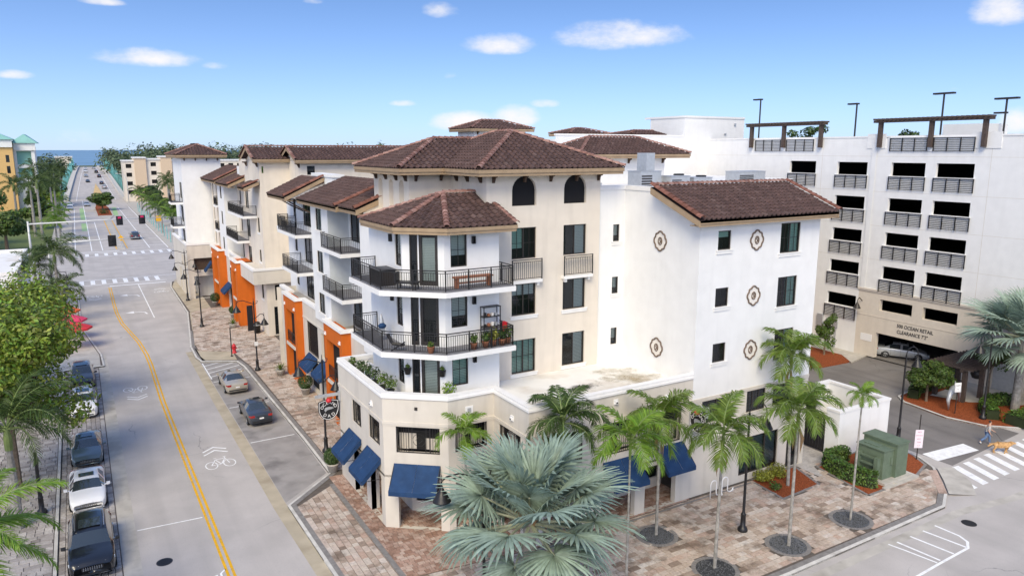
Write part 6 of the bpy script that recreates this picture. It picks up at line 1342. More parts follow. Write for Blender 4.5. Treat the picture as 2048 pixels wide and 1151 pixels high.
feather_palm((35.1, 23.0, 0), 6.85, 'very thin palm with a tiny crown by the green utility box', 'b', 13, .42, .05, (.1, 0), 24, False, shaft=.35, group=gp)
feather_palm((35.6, 27.6, 0), 7.3, 'tallest palm, rising from the mulch bed against the white wing', 'a', 14, 1.05, .075, (-.1, .3), 25, group=gp)
feather_palm((19.2, 27.9, 0), 6.3, 'palm behind the top of the silvery fan palm', 'd', 14, 1.08, .07, (0, 0), 26, group=gp)
feather_palm((20.0, 23.8, 0), 6.6, 'bright green palm just right of the silvery fan palm', 'b', 11, 1.08, .05, (0, 0), 27, False, group=gp)
feather_palm((15.9, 31.2, 0), 5.3, 'half-hidden palm left of the silvery fan palm, against the corner', 'b', 9, .78, .06, (-.4, 0), 28, False, group=gp)
feather_palm((-4.35, 45.0, 0), 4.5, 'royal palm with drooping dark fronds over the blue and white parked cars', 'royal', 15, 1.1, .16, (.0, 0), 31, False, 1.3, .3)
feather_palm((-5.0, 30.6, 0), 5.3, 'bright green palm whose fronds enter at the bottom left corner', 'fresh', 17, 1.2, .15, (0, 0), 35, False, 1.2, .3)
feather_palm((-3.2, 107.5, 0), 6.3, 'bushy dark foxtail palm by the near left corner of the crossing', 'royal', 17, 1.2, .15, (0, 0), 36, False, 1.1, .2)
feather_palm((-5.6, 111, 0), 4.6, 'shorter foxtail palm left of the bushy one at the crossing', 'royal', 15, 1.05, .14, (0, 0), 37, False, 1.0, .2)
feather_palm((-2.6, 100, 0), 3.4, 'low green palm in front of the bushy foxtail palm', 'royal', 14, .9, .12, (0, 0), 38, False, .8, .2)
# ---- broadleaf trees
def leaf_cloud(mb, c, rad, n, size, rnd, shell=.55, up=.35, aspect=.5):
    for _ in range(n):
        while True:
            v = Vector((rnd.uniform(-1, 1), rnd.uniform(-1, 1), rnd.uniform(-1, 1)))
            if .05 < v.length < 1: break
        v = v.normalized() * (shell + (1 - shell) * rnd.random() ** .6); p = Vector((c[0] + v.x * rad[0], c[1] + v.y * rad[1], c[2] + v.z * rad[2]))
        nrm = (v.normalized() + Vector((rnd.uniform(-.7, .7), rnd.uniform(-.7, .7), rnd.uniform(-.5, .9) + up))).normalized()
        a = nrm.orthogonal().normalized(); a.rotate(Matrix.Rotation(rnd.random() * 6.28, 3, nrm)); b = nrm.cross(a); s = size * rnd.uniform(.6, 1.25); w = s * aspect
        mb.add([tuple(p - a * s * .5), tuple(p + b * w * .5 - nrm * .04 * s), tuple(p + a * s * .5 - nrm * .12 * s), tuple(p - b * w * .5 - nrm * .04 * s)], [(0, 1, 2, 3)])
def tree(name, label, loc, h, rad, n_cl, n_leaf, size, m, seed, trunk=.18, cat='tree', group=None, zc=None, clr=(.24, .42)):
    rnd = random.Random(seed); t = thing(name, label, cat, loc, world_coords=False, group=group); zc = zc or h - rad[2]
    g = MB(); g.tube([(0, 0, -.1), (0, 0, zc * .5), (rnd.uniform(-.2, .2), rnd.uniform(-.2, .2), zc)], [trunk * 1.3, trunk, trunk * .6], 8)
    cl = []
    for i in range(n_cl):
        while True:
            v = Vector((rnd.uniform(-1, 1), rnd.uniform(-1, 1), rnd.uniform(-.8, 1)))
            if v.length < 1: break
        v = v.normalized() * rnd.uniform(.35, .82); c = (v.x * rad[0], v.y * rad[1], zc + v.z * rad[2]); cl.append(c)
        if i % 2 == 0: g.tube([(0, 0, zc * .62), (c[0] * .45, c[1] * .45, zc * .85 + (c[2] - zc) * .3), c], [trunk * .5, trunk * .3, .02], 5)
    g.build('trunk', 'bark', t, local=True); mb = MB()
    for c in cl:
        k = rnd.uniform(*clr); leaf_cloud(mb, c, (rad[0] * k, rad[1] * k, rad[2] * k * .85), n_leaf // n_cl, size, rnd)
    tag(mb.build('crown', m, t, local=True), kind='stuff'); return t
tree('broadleaf_tree', 'large yellow-green street tree over the parked cars at left, nearer of the two', (-4.7, 51.0, 0), 12.0, (4.8, 5.4, 4.9), 42, 17000, .31, 'leafy', 51)
tree('broadleaf_tree', 'yellow-green street tree at left, farther of the two, beside the red flowers', (-5.0, 64.0, 0), 12.2, (4.4, 5.0, 4.7), 38, 15000, .33, 'leafy', 52)
tree('broadleaf_tree', 'yellow-green tree at the left edge in front of the flat white roof', (-8.6, 72, 0), 11.0, (3.8, 5.0, 3.8), 24, 9000, .36, 'leafy', 53)
# ---- shrubs and hedges
def hedge(pts, w, h, label, m='hedge', dens=420, seed=5, size=.09):
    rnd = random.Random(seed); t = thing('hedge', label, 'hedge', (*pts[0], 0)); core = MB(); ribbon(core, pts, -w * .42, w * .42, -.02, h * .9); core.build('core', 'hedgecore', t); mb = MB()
    for i in range(len(pts) - 1):
        a, b = Vector(pts[i]), Vector(pts[i + 1]); L_ = (b - a).length; d = (b - a) / L_; nn = Vector((-d.y, d.x))
        for _ in range(int(L_ * dens)):
            u = rnd.uniform(-.08, L_ + .08); f = rnd.random()
            if f < .45: q, z, nv = rnd.uniform(-w / 2, w / 2), h + rnd.uniform(-.05, .06), Vector((0, 0, 1))
            else:
                s = -1 if rnd.random() < .5 else 1; q, z, nv = s * (w / 2 + rnd.uniform(-.05, .04)), rnd.uniform(0, h), Vector((nn.x * s, nn.y * s, .2))
            p = a + d * u + nn * q; nv = (nv + Vector((rnd.uniform(-.8, .8), rnd.uniform(-.8, .8), rnd.uniform(-.3, .8)))).normalized(); e = nv.orthogonal().normalized(); e.rotate(Matrix.Rotation(rnd.random() * 6.28, 3, nv)); f2 = nv.cross(e); s2 = size * rnd.uniform(.6, 1.3); P0 = Vector((p.x, p.y, z))
            mb.add([tuple(P0 - e * s2), tuple(P0 + f2 * s2 * .55), tuple(P0 + e * s2), tuple(P0 - f2 * s2 * .55)], [(0, 1, 2, 3)])
    tag(mb.build('foliage', m, t), kind='stuff'); return t
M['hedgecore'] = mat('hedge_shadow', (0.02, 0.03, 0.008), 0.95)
hedge([(41.9, 28.2), (40.2, 28.3), (39.75, 27.8), (39.45, 26.6), (39.6, 25.2), (39.95, 24.75)], .62, .95, 'clipped hedge wrapping the green utility box')
hedge([(57.6, 33.2), (59.4, 34.0), (62.2, 33.9)], .8, .8, 'bright hedge at the corner of the driveway island', seed=7, dens=300)
hedge([(58.1, 27.3), (59.6, 28.6), (61.6, 29.2), (63.2, 28.6)], 1.0, .75, 'upper clipped hedge behind the person with the dog', seed=8, dens=320)
hedge([(58.1, 25.8), (60.5, 25.6), (64, 25.0), (70, 24.4)], 1.6, .8, 'long wide hedge along the kerb behind the person with the dog', seed=9, dens=420)
def shrub(loc, r, label, m, n=900, size=.13, seed=1, name='shrub', group=None, h=None, cat='shrub'):
    rnd = random.Random(seed); t = thing(name, label, cat, loc, world_coords=False, group=group); mb = MB(); h = h or r
    for k in range(7):
        a = k * .9; leaf_cloud(mb, (r * .45 * math.cos(a), r * .45 * math.sin(a), h * rnd.uniform(.45, .8)), (r * .6, r * .6, h * .55), n // 7, size, rnd, .5)
    tag(mb.build('foliage', m, t, local=True), kind='stuff'); g = MB()
    for k in range(5): g.tube([(0, 0, -.03), (r * .4 * math.cos(k * 1.3), r * .4 * math.sin(k * 1.3), h * .7)], [.03, .012], 5)
    g.build('stem', 'bark', t, local=True); return t
shrub((34.75, 28.75, 0), .65, 'yellow-green shrub against the wall, left of the pair in the mulch bed', 'leafy2', seed=3); shrub((36.1, 28.85, 0), .7, 'yellow-green shrub against the wall, right of the pair in the mulch bed', 'leafy2', seed=4)
shrub((34.5, 27.6, 0), .4, 'small low shrub at the left corner of the mulch bed', 'leafm', 300, seed=14)
tree('small_tree', 'dense round-crowned green tree at the garage driveway island', (57.9, 32.3, 0), 3.9, (2.2, 2.2, 1.6), 18, 6500, .24, 'leafm', 61, .09)
tree('small_tree', 'sparse thin-leaved tree behind the garden pergola', (63.8, 30.6, 0), 5.2, (1.9, 1.9, 1.9), 14, 1300, .26, 'leafd', 62, .08)
tree('small_tree', 'narrow green tree between the white wing and the garage wall', (62.7, 45.5, 0), 4.6, (1.2, 1.3, 1.9), 9, 2200, .24, 'leafm', 63, .08)
shrub((64.4, 26.6, 0), 1.1, 'dark reddish shrub behind the long hedge at right', 'leafr' if 'leafr' in M else 'leafd', 900, seed=17)
def ball_plant(loc, r, label):
    t = thing('clipped_shrub', label, 'potted plant', loc, world_coords=False); rnd = random.Random(int(loc[1])); g = MB(); g.lathe((0, 0, 0), [(0, .02), (.26, .02), (.38, .5), (.42, .52), (.42, .58), (.34, .58), (.0, .5)], 16); g.build('pot', 'concrete', t, smooth=True, local=True)
    mb = MB(); leaf_cloud(mb, (0, 0, .6 + r * .8), (r, r, r), 1500, .10, rnd, .9); leaf_cloud(mb, (0, 0, .6 + r * .8), (r * .85,) * 3, 500, .16, rnd, .8); tag(mb.build('foliage', 'leafd', t, local=True), kind='stuff')
ball_plant((14.9, 59.4, 0), .62, 'round clipped shrub in a pot between the two orange shopfronts'); ball_plant((14.3, 101.2, 0), .62, 'round clipped shrub in a pot by the farthest orange shopfront'); ball_plant((15.0, 92.5, 0), .5, 'round clipped shrub in a pot left of the third orange shopfront'); ball_plant((12.35, 43.5, 0), .55, 'round clipped shrub behind the lamp post with the hanging sign')
def agave(loc, label):
    t = thing('agave', label, 'potted plant', loc, world_coords=False); rnd = random.Random(int(loc[1])); g = MB(); g.lathe((0, 0, 0), [(0, .02), (.3, .02), (.42, .45), (.45, .5), (.38, .5), (.0, .45)], 14); g.build('pot', 'concrete', t, smooth=True, local=True); mb = MB()
    for i in range(26):
        a = i * 2.4; e = .25 + 1.1 * (1 - i / 26); L_ = rnd.uniform(.7, .95); d = Vector((math.cos(a) * math.cos(e), math.sin(a) * math.cos(e), math.sin(e))); sd = Vector((-math.sin(a), math.cos(a), 0)); p = Vector((0, 0, .48))
        mb.add([tuple(p - sd * .03), tuple(p + sd * .03), tuple(p + d * L_ * .5 - sd * .055), tuple(p + d * L_ * .5 + sd * .055), tuple(p + d * L_ + Vector((0, 0, -.1)))], [(0, 1, 3, 2), (2, 3, 4)])
    mb.build('leaves', 'feather', t, local=True)
agave((14.0, 87.0, 0), 'spiky agave in a pot in front of the third orange shopfront'); agave((14.4, 66.0, 0), 'spiky agave in a pot at the foot of the second orange shopfront')
# patio umbrellas under the left trees
M['umb_red'] = mat('red_canvas', (0.62, 0.03, 0.04), .75, var=.12, vscale=2); M['umb_or'] = mat('orange_canvas', (0.72, 0.13, 0.03), .75, var=.12, vscale=2); M['umb_pk'] = mat('pink_canvas', (0.70, 0.05, 0.13), .75, var=.12, vscale=2)
for x, y, m_, lb in ((-3.6, 99.5, 'umb_red', 'red patio umbrella farthest from the camera at the left kerb'), (-2.0, 90.5, 'umb_pk', 'pink-red patio umbrella closest to the street at left'), (-4.6, 93.5, 'umb_or', 'orange patio umbrella beside the pink-red one at left'), (-1.6, 86.0, 'umb_red', 'red patio umbrella just behind the yellow-green street tree'), (-2.6, 96.0, 'umb_or', 'orange patio umbrella under the foxtail palms'), (-8.6, 61.5, 'umb_or', 'orange patio umbrella glimpsed through the left street trees')):
    t = thing('patio_umbrella', lb, 'umbrella', (x, y, 0), world_coords=False, group='patio umbrellas under the left trees'); g = MB(); g.tube([(0, 0, 0), (0, 0, 2.75)], .03, 8); g.build('pole', 'white_plain', t, local=True); n = 8; g = MB()
    P8 = [(1.7 * math.cos(i * math.pi / 4), 1.7 * math.sin(i * math.pi / 4), 2.15) for i in range(8)]
    for i in range(8):
        a, b = P8[i], P8[(i + 1) % 8]; g.add([(0, 0, 2.8), a, b], [(0, 1, 2)]); g.add([a, b, (b[0], b[1], 1.97), (a[0], a[1], 1.97)], [(0, 1, 2, 3)])
    g.build('canopy', m_, t, local=True)
    g = MB(); g.lathe((0, 0, 0), [(.3, 0), (.3, .06), (.05, .1)], 12); g.build('base', 'concrete', t, local=True)
# ---------------------------------------------------------------- vehicles
M['carglass'] = mat('car_glass', (0.030, 0.038, 0.042), 0.06, spec=.9, coat=.6)
M['tyre'] = mat('tyre_rubber', (0.018, 0.018, 0.019), 0.85)
M['rim'] = mat('alloy_rim', (0.45, 0.46, 0.47), 0.3, metal=.7)
M['plastic'] = mat('black_plastic', (0.02, 0.02, 0.021), 0.5)
M['headl'] = mat('headlight_glass', (0.55, 0.58, 0.60), 0.12, spec=.8, coat=.5)
M['taill'] = mat('taillight_red', (0.35, 0.015, 0.015), 0.2, coat=.5)
M['chrome'] = mat('chrome', (0.62, 0.63, 0.64), 0.18, metal=.9)
PAINT = {}
def paint(name, c, rough=.28, metal=.3):
    if name not in PAINT: PAINT[name] = mat('car_paint_' + name, c, rough, metal=metal, coat=.8, spec=.5)
    return PAINT[name]
def lerp(a, b, t): return a + (b - a) * t
def interp(tab, x):
    for i in range(len(tab) - 1):
        if x <= tab[i + 1][0]:
            t = (x - tab[i][0]) / (tab[i + 1][0] - tab[i][0]); t = max(0, min(1, t)); return tuple(lerp(p, q, t) for p, q in zip(tab[i][1:], tab[i + 1][1:]))
    return tab[-1][1:]
CARSPEC = {
    # stations along the length, front at x=+L/2: (x, top z, top half width, belt z, body half width)
    'sedan': dict(L=4.7, W=1.84, st=[(-2.35,.80,.60,.78,.74),(-2.25,.95,.66,.90,.84),(-1.95,1.00,.68,.93,.90),(-1.55,1.05,.68,.95,.92),(-.85,1.40,.56,.96,.92),(-.35,1.44,.58,.95,.92),(.25,1.42,.58,.94,.92),(.55,1.34,.60,.93,.92),(1.15,.98,.70,.91,.92),(1.70,.90,.70,.84,.90),(2.10,.80,.66,.74,.86),(2.30,.66,.58,.62,.76),(2.36,.56,.52,.54,.66)], roof=(-.85,.55), wheels=(-1.40,1.42), wr=.33),
    'suv': dict(L=4.9, W=1.96, st=[(-2.45,1.00,.70,.98,.82),(-2.38,1.12,.72,1.08,.90),(-2.15,1.52,.66,1.10,.95),(-1.75,1.68,.66,1.10,.97),(-.6,1.73,.67,1.09,.98),(.2,1.70,.67,1.07,.98),(.55,1.62,.68,1.06,.98),(1.15,1.16,.78,1.05,.98),(1.75,1.08,.78,1.00,.97),(2.15,1.00,.74,.93,.93),(2.36,.86,.66,.82,.84),(2.45,.70,.58,.68,.72)], roof=(-1.95,.55), wheels=(-1.45,1.48), wr=.38),
}
def make_car(kind, pnt, name='car'):
    S = CARSPEC[kind]; root = bpy.data.objects.new(name, None); COL.objects.link(root); st = S['st']; xs = []
    for i in range(len(st) - 1):
        k = 3; xs += [lerp(st[i][0], st[i + 1][0], j / k) for j in range(k)]
    xs.append(st[-1][0]); zs = .22
    def sm(x):   # smoothed section values
        a = [interp(st, x + d) for d in (-.07, 0, .07)]; return tuple(sum(q[i] for q in a) / 3 for i in range(4))
    rows = []
    for x in xs:
        tz, tw, bz, bw = sm(x); endf = min(1, (S['L'] / 2 - abs(x)) / .35 + .35); zb = zs + .10 * (1 - endf)
        cab = max(0, min(1, (tz - bz - .03) / .25))
        pts = [(bw * .90, zb), (bw * .985, zb + .10), (bw * 1.0, lerp(zb, bz, .5)), (bw * .985, lerp(zb, bz, .86)), (bw * .95, bz), (lerp(bw * .90, bw * .93, cab), bz + .015), (lerp(tw * 1.06, tw * 1.05, cab), tz - .055 * cab - .006), (tw * .93, tz - .01), (tw * .5, tz + .018), (0, tz + .026)]
        rows.append([(x, -p[0], p[1]) for p in pts] + [(x, p[0], p[1]) for p in reversed(pts[:-1])])
    n = len(rows[0]); parts = {k: MB() for k in ('body', 'wind', 'rear', 'sl', 'sr')}
    def put(key, i, j):
        parts[key].add([rows[i][j], rows[i + 1][j], rows[i + 1][j + 1], rows[i][j + 1]], [(0, 1, 2, 3)])
    r0, r1 = S['roof']; fpil = [r1 + .02, (r0 + r1) / 2 - .02]; wf = [s_ for s_ in st if s_[0] > r1]; front_end = wf[0][0] if kind else 0
    wx1 = 1.15; rx0 = -1.55 if kind == 'sedan' else -2.38
    for i in range(len(xs) - 1):
        xm = (xs[i] + xs[i + 1]) / 2; tz, tw, bz, bw = sm(xm)
        for j in range(n - 1):
            key = 'body'; jj = j if j < n // 2 else n - 2 - j
            if tz - bz > .12:
                if jj == 5 and r0 - .25 < xm < r1 + .45 and abs(xm - (r0 + r1) / 2 - .05) > .07 and not (kind == 'suv' and abs(xm + 1.45) < .10): key = 'sl' if j < n // 2 else 'sr'
                if jj in (6, 7, 8) or (jj == 5 and False):
                    if r1 < xm < wx1 - .04 and jj >= 6: key = 'wind'
                    if rx0 + .06 < xm < r0 and jj >= 6: key = 'rear'
            put(key, i, j)
    for i in (0, len(xs) - 1): parts['body'].add(rows[i], [tuple(range(n))])
    parts['body'].add([(x, -.75, zs + .02) for x in (xs[0], xs[-1])] + [(x, .75, zs + .02) for x in (xs[-1], xs[0])], [(0, 1, 2, 3)])
    def weld(mb):
        key = {}; idx = []; v = []
        for p in mb.v:
            k = tuple(round(c, 4) for c in p)
            if k not in key: key[k] = len(v); v.append(p)
            idx.append(key[k])
        mb.v = v; mb.f = [tuple(idx[i] for i in f) for f in mb.f]
    for k, nm, mm in (('body', 'body', pnt), ('wind', 'windscreen', 'carglass'), ('rear', 'rear_window', 'carglass'), ('sl', 'side_window', 'carglass'), ('sr', 'side_window', 'carglass')):
        weld(parts[k]); parts[k].build(nm, mm, root, smooth=True, local=True)
    wr = S['wr']; hw = S['W'] / 2
    for wx in S['wheels']:
        for s in (-1, 1):
            g = MB(); N_ = 24; y = s * (hw - .012)
            g.add([(wx + wr * 1.18 * math.cos(2 * math.pi * i / N_), y, wr + wr * 1.18 * math.sin(2 * math.pi * i / N_)) for i in range(N_)], [tuple(range(N_))]); g.build('wheel_arch', 'plastic', root, local=True)
            g = MB(); prof = [(wr * .6, -.11), (wr * .97, -.11), (wr, -.07), (wr, .07), (wr * .97, .105), (wr * .64, .11)]
            for a in range(len(prof) - 1):
                for i in range(N_):
                    t0, t1 = 2 * math.pi * i / N_, 2 * math.pi * (i + 1) / N_
                    P = lambda r, w, t: (wx + r * math.cos(t), s * (hw - .09 + w), wr + r * math.sin(t)); g.add([P(*prof[a], t0), P(*prof[a], t1), P(*prof[a + 1], t1), P(*prof[a + 1], t0)], [(0, 1, 2, 3)])
            w = g.build('wheel', 'tyre', root, smooth=True, local=True)
            g = MB(); 
            for i in range(N_): t0, t1 = 2 * math.pi * i / N_, 2 * math.pi * (i + 1) / N_; P = lambda r, w_, t: (wx + r * math.cos(t), s * (hw - .09 + w_), wr + r * math.sin(t)); g.add([P(wr * .66, .105, t0), P(wr * .66, .105, t1), P(wr * .58, .06, t1), P(wr * .58, .06, t0)], [(0, 1, 2, 3)])
            for q in range(5):
                t = 2 * math.pi * q / 5; g.add([P(wr * .1, .085, t - .6), P(wr * .1, .085, t + .6), P(wr * .62, .09, t + .17), P(wr * .62, .09, t - .17)], [(0, 1, 2, 3)])
            g.build('rim', 'rim', w, local=True)
    fx = S['L'] / 2
    def section(x): return sm(x)
    for s in (-1, 1):
        x = fx - .26; tz, tw, bz, bw = section(x); g = MB(); zt = bz - .03
        sx = lambda d: (fx - d)
        g.add([(sx(.10), s * bw * .55, zt - .13), (sx(.34), s * (section(sx(.34))[3] * 1.005), zt - .10), (sx(.42), s * (section(sx(.42))[3] * 1.005), zt + .02), (sx(.13), s * bw * .58, zt - .02)], [(0, 1, 2, 3)])
        g.v = [(v[0] + .035, v[1], v[2]) for v in g.v]; g.build('headlight', 'headl', root, local=True)
        x = -fx + .08; tz, tw, bz, bw = section(x); g = MB(); z1_ = section(-fx + .2)[2] - .02; z0_ = z1_ - (.16 if kind == 'sedan' else .26)
        g.add([(-fx - .012, s * bw * .62, z0_), (-fx - .012, s * bw * .96, z0_), (-fx - .005, s * bw * .98, z1_), (-fx - .005, s * bw * .60, z1_), (-fx + .28, s * section(-fx + .28)[3] * 1.012, z0_ + .03), (-fx + .28, s * section(-fx + .28)[3] * 1.012, z1_ - .02)], [(0, 1, 2, 3), (1, 4, 5, 2)]); g.build('taillight', 'taill', root, local=True)
        g = MB(); mx = r1 + .42; yb = section(mx)[3]; g.tube([(mx, s * yb * .93, section(mx)[2] + .06), (mx - .02, s * (yb + .10), section(mx)[2] + .10)], .03, 6); g.add([(mx + .06, s * (yb + .05), section(mx)[2] + .04), (mx - .08, s * (yb + .05), section(mx)[2] + .04), (mx - .08, s * (yb + .24), section(mx)[2] + .06), (mx + .04, s * (yb + .22), section(mx)[2] + .06), (mx + .06, s * (yb + .05), section(mx)[2] + .18), (mx - .08, s * (yb + .05), section(mx)[2] + .19), (mx - .08, s * (yb + .24), section(mx)[2] + .19), (mx + .04, s * (yb + .22), section(mx)[2] + .18)], [(0, 1, 2, 3), (4, 5, 6, 7), (0, 1, 5, 4), (1, 2, 6, 5), (2, 3, 7, 6), (3, 0, 4, 7)]); g.build('wing_mirror', pnt if kind == 'sedan' else 'plastic', root, local=True)
        if kind == 'suv': g = MB(); g.tube([(r1 - .15, s * .60, 1.74), (-.6, s * .62, 1.78), (r0 + .25, s * .60, 1.74)], .022, 6); g.build('roof_rail', 'chrome', root, local=True)
        for xx in (r1 + .55, (r0 + r1) / 2 + .05, r0 - (.1 if kind == 'sedan' else -.3)):   # door shut lines
            g = MB(); bz_, bw_ = section(xx)[2], section(xx)[3]; g.add([(xx - .006, s * (bw_ * 1.0 + .004), .36), (xx + .006, s * (bw_ * 1.0 + .004), .36), (xx + .006, s * (bw_ * .985 + .006), bz_ - .06), (xx - .006, s * (bw_ * .985 + .006), bz_ - .06)], [(0, 1, 2, 3)]); g.build('door_gap', 'plastic', root, local=True)
        for xx in (r1 - .1, (r0 + r1) / 2 - .45): g = MB(); g.box(xx - .1, s * (section(xx)[3] * .99) - .012, section(xx)[2] - .16, xx + .1, s * (section(xx)[3] * .99) + .022, section(xx)[2] - .13); g.build('door_handle', 'chrome', root, local=True)
    g = MB(); zc = section(fx - .2)[2] - .16; g.add([(fx + .018, -.42, zc - .16), (fx + .018, .42, zc - .16), (fx - .01, .46, zc + .06), (fx - .01, -.46, zc + .06)], [(0, 1, 2, 3)]); gr = g.build('grille', 'plastic', root, local=True)
    g = MB()
    for i in range(9): y = -.36 + .09 * i; g.box(fx + .012, y - .012, zc - .14, fx + .026, y + .012, zc + .03)
    tag(g.build('grille_bars', 'chrome', gr, local=True), kind='stuff')
    g = MB(); g.box(fx - .03, -.62, .34, fx + .03, .62, .42); g.build('lower_grille', 'plastic', root, local=True)
    g = MB(); zc = .52 if kind == 'sedan' else .62; g.box(-fx - .03, -.16, zc + .06, -fx - .004, .16, zc + .17); g.build('number_plate', 'white_plain', root, local=True)
    g = MB(); g.box(-fx - .02, -.70, .34, -fx + .06, .70, .44); g.build('bumper_trim', 'plastic', root, local=True)
    if kind == 'suv': g = MB(); g.add([(r1 - .25, -.46, 1.748), (r1 - .25, .46, 1.748), (r1 - 1.15, .46, 1.768), (r1 - 1.15, -.46, 1.768)], [(0, 1, 2, 3)]); g.build('sunroof', 'carglass', root, local=True)
    else: g = MB(); g.add([(r1 - .22, -.38, 1.462), (r1 - .22, .38, 1.462), (r1 - .75, .38, 1.472), (r1 - .75, -.38, 1.472)], [(0, 1, 2, 3)]); g.build('sunroof', 'carglass', root, local=True)
    return root
def place_car(kind, pnt, loc, facing, label, group=None, scale=1.0, sc=None):
    c = make_car(kind, pnt, 'parked_car' if group != 'far cars' else 'car'); c.location = loc; c.rotation_euler = (0, 0, facing); c.scale = sc or (scale,) * 3; tag(c, label, 'car', group); return c
DN, UP = R(-90), R(90); gl = 'cars parked along the left kerb'
Pb = paint('black', (0.012, 0.013, 0.018)); Pw = paint('white', (0.80, 0.80, 0.80), .3, 0); Pbl = paint('steel_blue', (0.085, 0.125, 0.155)); Pg = paint('dark_grey', (0.05, 0.055, 0.065)); Pgo = paint('champagne', (0.46, 0.42, 0.35)); Ps = paint('silver', (0.52, 0.54, 0.56)); Pd = paint('charcoal_blue', (0.045, 0.055, 0.072)); Pr = paint('red', (.35, .02, .02))
place_car('suv', Pb, (-1.02, 40.1, ZR + .03), DN, 'glossy black SUV parked nearest the camera at the bottom left', gl, sc=(1.02, 1.04, 1.0))
place_car('sedan', Pw, (-1.08, 47.6, ZR + .03), DN, 'white sedan parked behind the black SUV', gl, sc=(1, 1.02, 1))
place_car('sedan', Pbl, (-1.02, 54.5, ZR + .03), DN, 'steel blue sedan half hidden by palm fronds at left', gl)
place_car('suv', Pw, (-1.08, 64.5, ZR + .03), DN, 'white SUV parked under the left street tree', gl, sc=(.93, .95, .95))
place_car('suv', Pg, (-1.1, 72.6, ZR + .03), DN, 'dark grey SUV at the far end of the left parking lane', gl, sc=(.93, .95, .98))
gr_ = 'cars parked in the right-hand bay'
place_car('sedan', Pgo, (10.1, 65.0, ZR + .005), UP, 'champagne sedan seen from behind, farther of the two in the bay', gr_); place_car('sedan', Pd, (10.25, 56.4, ZR + .005), UP, 'dark blue-grey sedan seen from behind, nearer of the two in the bay', gr_, sc=(.97, .98, 1.02))
place_car('sedan', Ps, (68.4, 41.0, .02), R(-60), 'pale silver car just inside the garage entrance')
place_car('suv', Pd, (10.6, 190.5, ZR), UP, 'dark SUV driving away beyond the crossing')
place_car('sedan', Ps, (2.6, 312, ZR), DN, 'silver car coming towards the crossing beside the median tree'); place_car('sedan', Ps, (-2.6, 296, ZR), DN, 'silver car parked at the far left kerb, nearer of the two'); place_car('sedan', Pw, (-2.6, 312, ZR), DN, 'white car parked at the far left kerb, farther of the two')
# ---------------------------------------------------------------- street lamps
def lamp_bell(mb, c, r=.34):
    mb.lathe(c, [(.02, .42), (.05, .40), (.06, .30), (.10, .28), (.12, .20), (.20, .12), (.27, -.05), (r, -.20), (r + .02, -.24), (r - .02, -.25), (r * .7, -.16), (.0, -.12)], 18)
def lamp_pole(t, p, h, r=.075):
    g = MB(); x, y, z = p; g.lathe((x, y, z), [(.26, 0), (.27, .10), (.22, .22), (.14, .28), (.13, .9), (.15, .94), (.11, 1.0), (r, 1.1), (r * .9, h * .5), (r * .75, h)], 14); g.build('pole', 'black', t, smooth=True)
def hook_lamp(loc, h, d, label, drop=1.15, reach=.95):
    t = thing('street_lamp', label, 'street lamp', loc, group='hook-armed street lamps'); x, y, z = loc; d = Vector((d[0], d[1], 0)).normalized(); lamp_pole(t, loc, h - .5)
    g = MB(); pts = []
    for i in range(13):
        a = math.pi * (1 - i / 12); pts.append((x + d.x * (reach / 2 + reach / 2 * math.cos(a)), y + d.y * (reach / 2 + reach / 2 * math.cos(a)), z + h - .5 + .55 * math.sin(a)))
    pts.append((pts[-1][0], pts[-1][1], z + h - .75)); g.tube(pts, .03, 8); g.tube([(x, y, z + h - .95), (x + d.x * reach * .55, y + d.y * reach * .55, z + h - .72), (pts[-1][0], pts[-1][1], z + h - .7)], .018, 6); g.build('arm', 'black', t)
    g = MB(); lamp_bell(g, (pts[-1][0], pts[-1][1], z + h - 1.15)); g.build('lamp_shade', 'black', t, smooth=True)
hook_lamp((29.06, 25.17, 0), 7.1, (1, -.4), 'black hook-armed street lamp in the middle of the front paving')
hook_lamp((48.3, 28.6, ZR), 6.75, (1, -.3), 'black hook-armed street lamp on the driveway beside the white enclosure')
hook_lamp((57.7, 27.8, 0), 6.6, (-1, .35), 'black hook-armed street lamp in the driveway island hedge')
def scroll_lamp(loc, h, label, arms, banner=False, board=False):
    t = thing('street_lamp', label, 'street lamp', loc, group='scroll-armed street lamps'); x, y, z = loc; lamp_pole(t, loc, h); g = MB(); g.lathe((x, y, z + h), [(.06, 0), (.08, .05), (.03, .12), (.02, .4), (0, .45)], 10); g.build('finial', 'black', t)
    for dx, dy, dz, rz in arms:
        L_ = math.hypot(dx, dy); ux, uy = dx / L_, dy / L_; z0_ = z + h + dz; g = MB()
        g.tube([(x, y, z0_ - .25), (x + ux * L_ * .3, y + uy * L_ * .3, z0_ - .05), (x + ux * L_ * .6, y + uy * L_ * .6, z0_ + .16), (x + ux * L_ * .88, y + uy * L_ * .88, z0_ + .14), (x + dx, y + dy, z0_ - .02), (x + dx, y + dy, z0_ - .2)], .035, 7)
        g.tube([(x, y, z0_ - .25), (x - ux * .28, y - uy * .28, z0_ - .2), (x - ux * .36, y - uy * .36, z0_ + .0), (x - ux * .22, y - uy * .22, z0_ + .05)], .03, 6); g.build('arm', 'black', t)
        g = MB(); g.tube([(x + dx, y + dy, z0_ - .15), (x + dx, y + dy, z0_ + .25)], .02, 6); lamp_bell(g, (x + dx, y + dy, z0_ - .62), .36); g.build('lamp_shade', 'black', t, smooth=True)
    if banner: g = MB(); g.box(x - .62, y - .02, z + h - 2.6, x - .1, y + .02, z + h - .25); g.build('banner', 'signblack', t)
    if board: g = MB(); g.box(x - .16, y - .10, z + 2.35, x + .16, y - .08, z + 2.75); g.build('notice', 'white_plain', t)
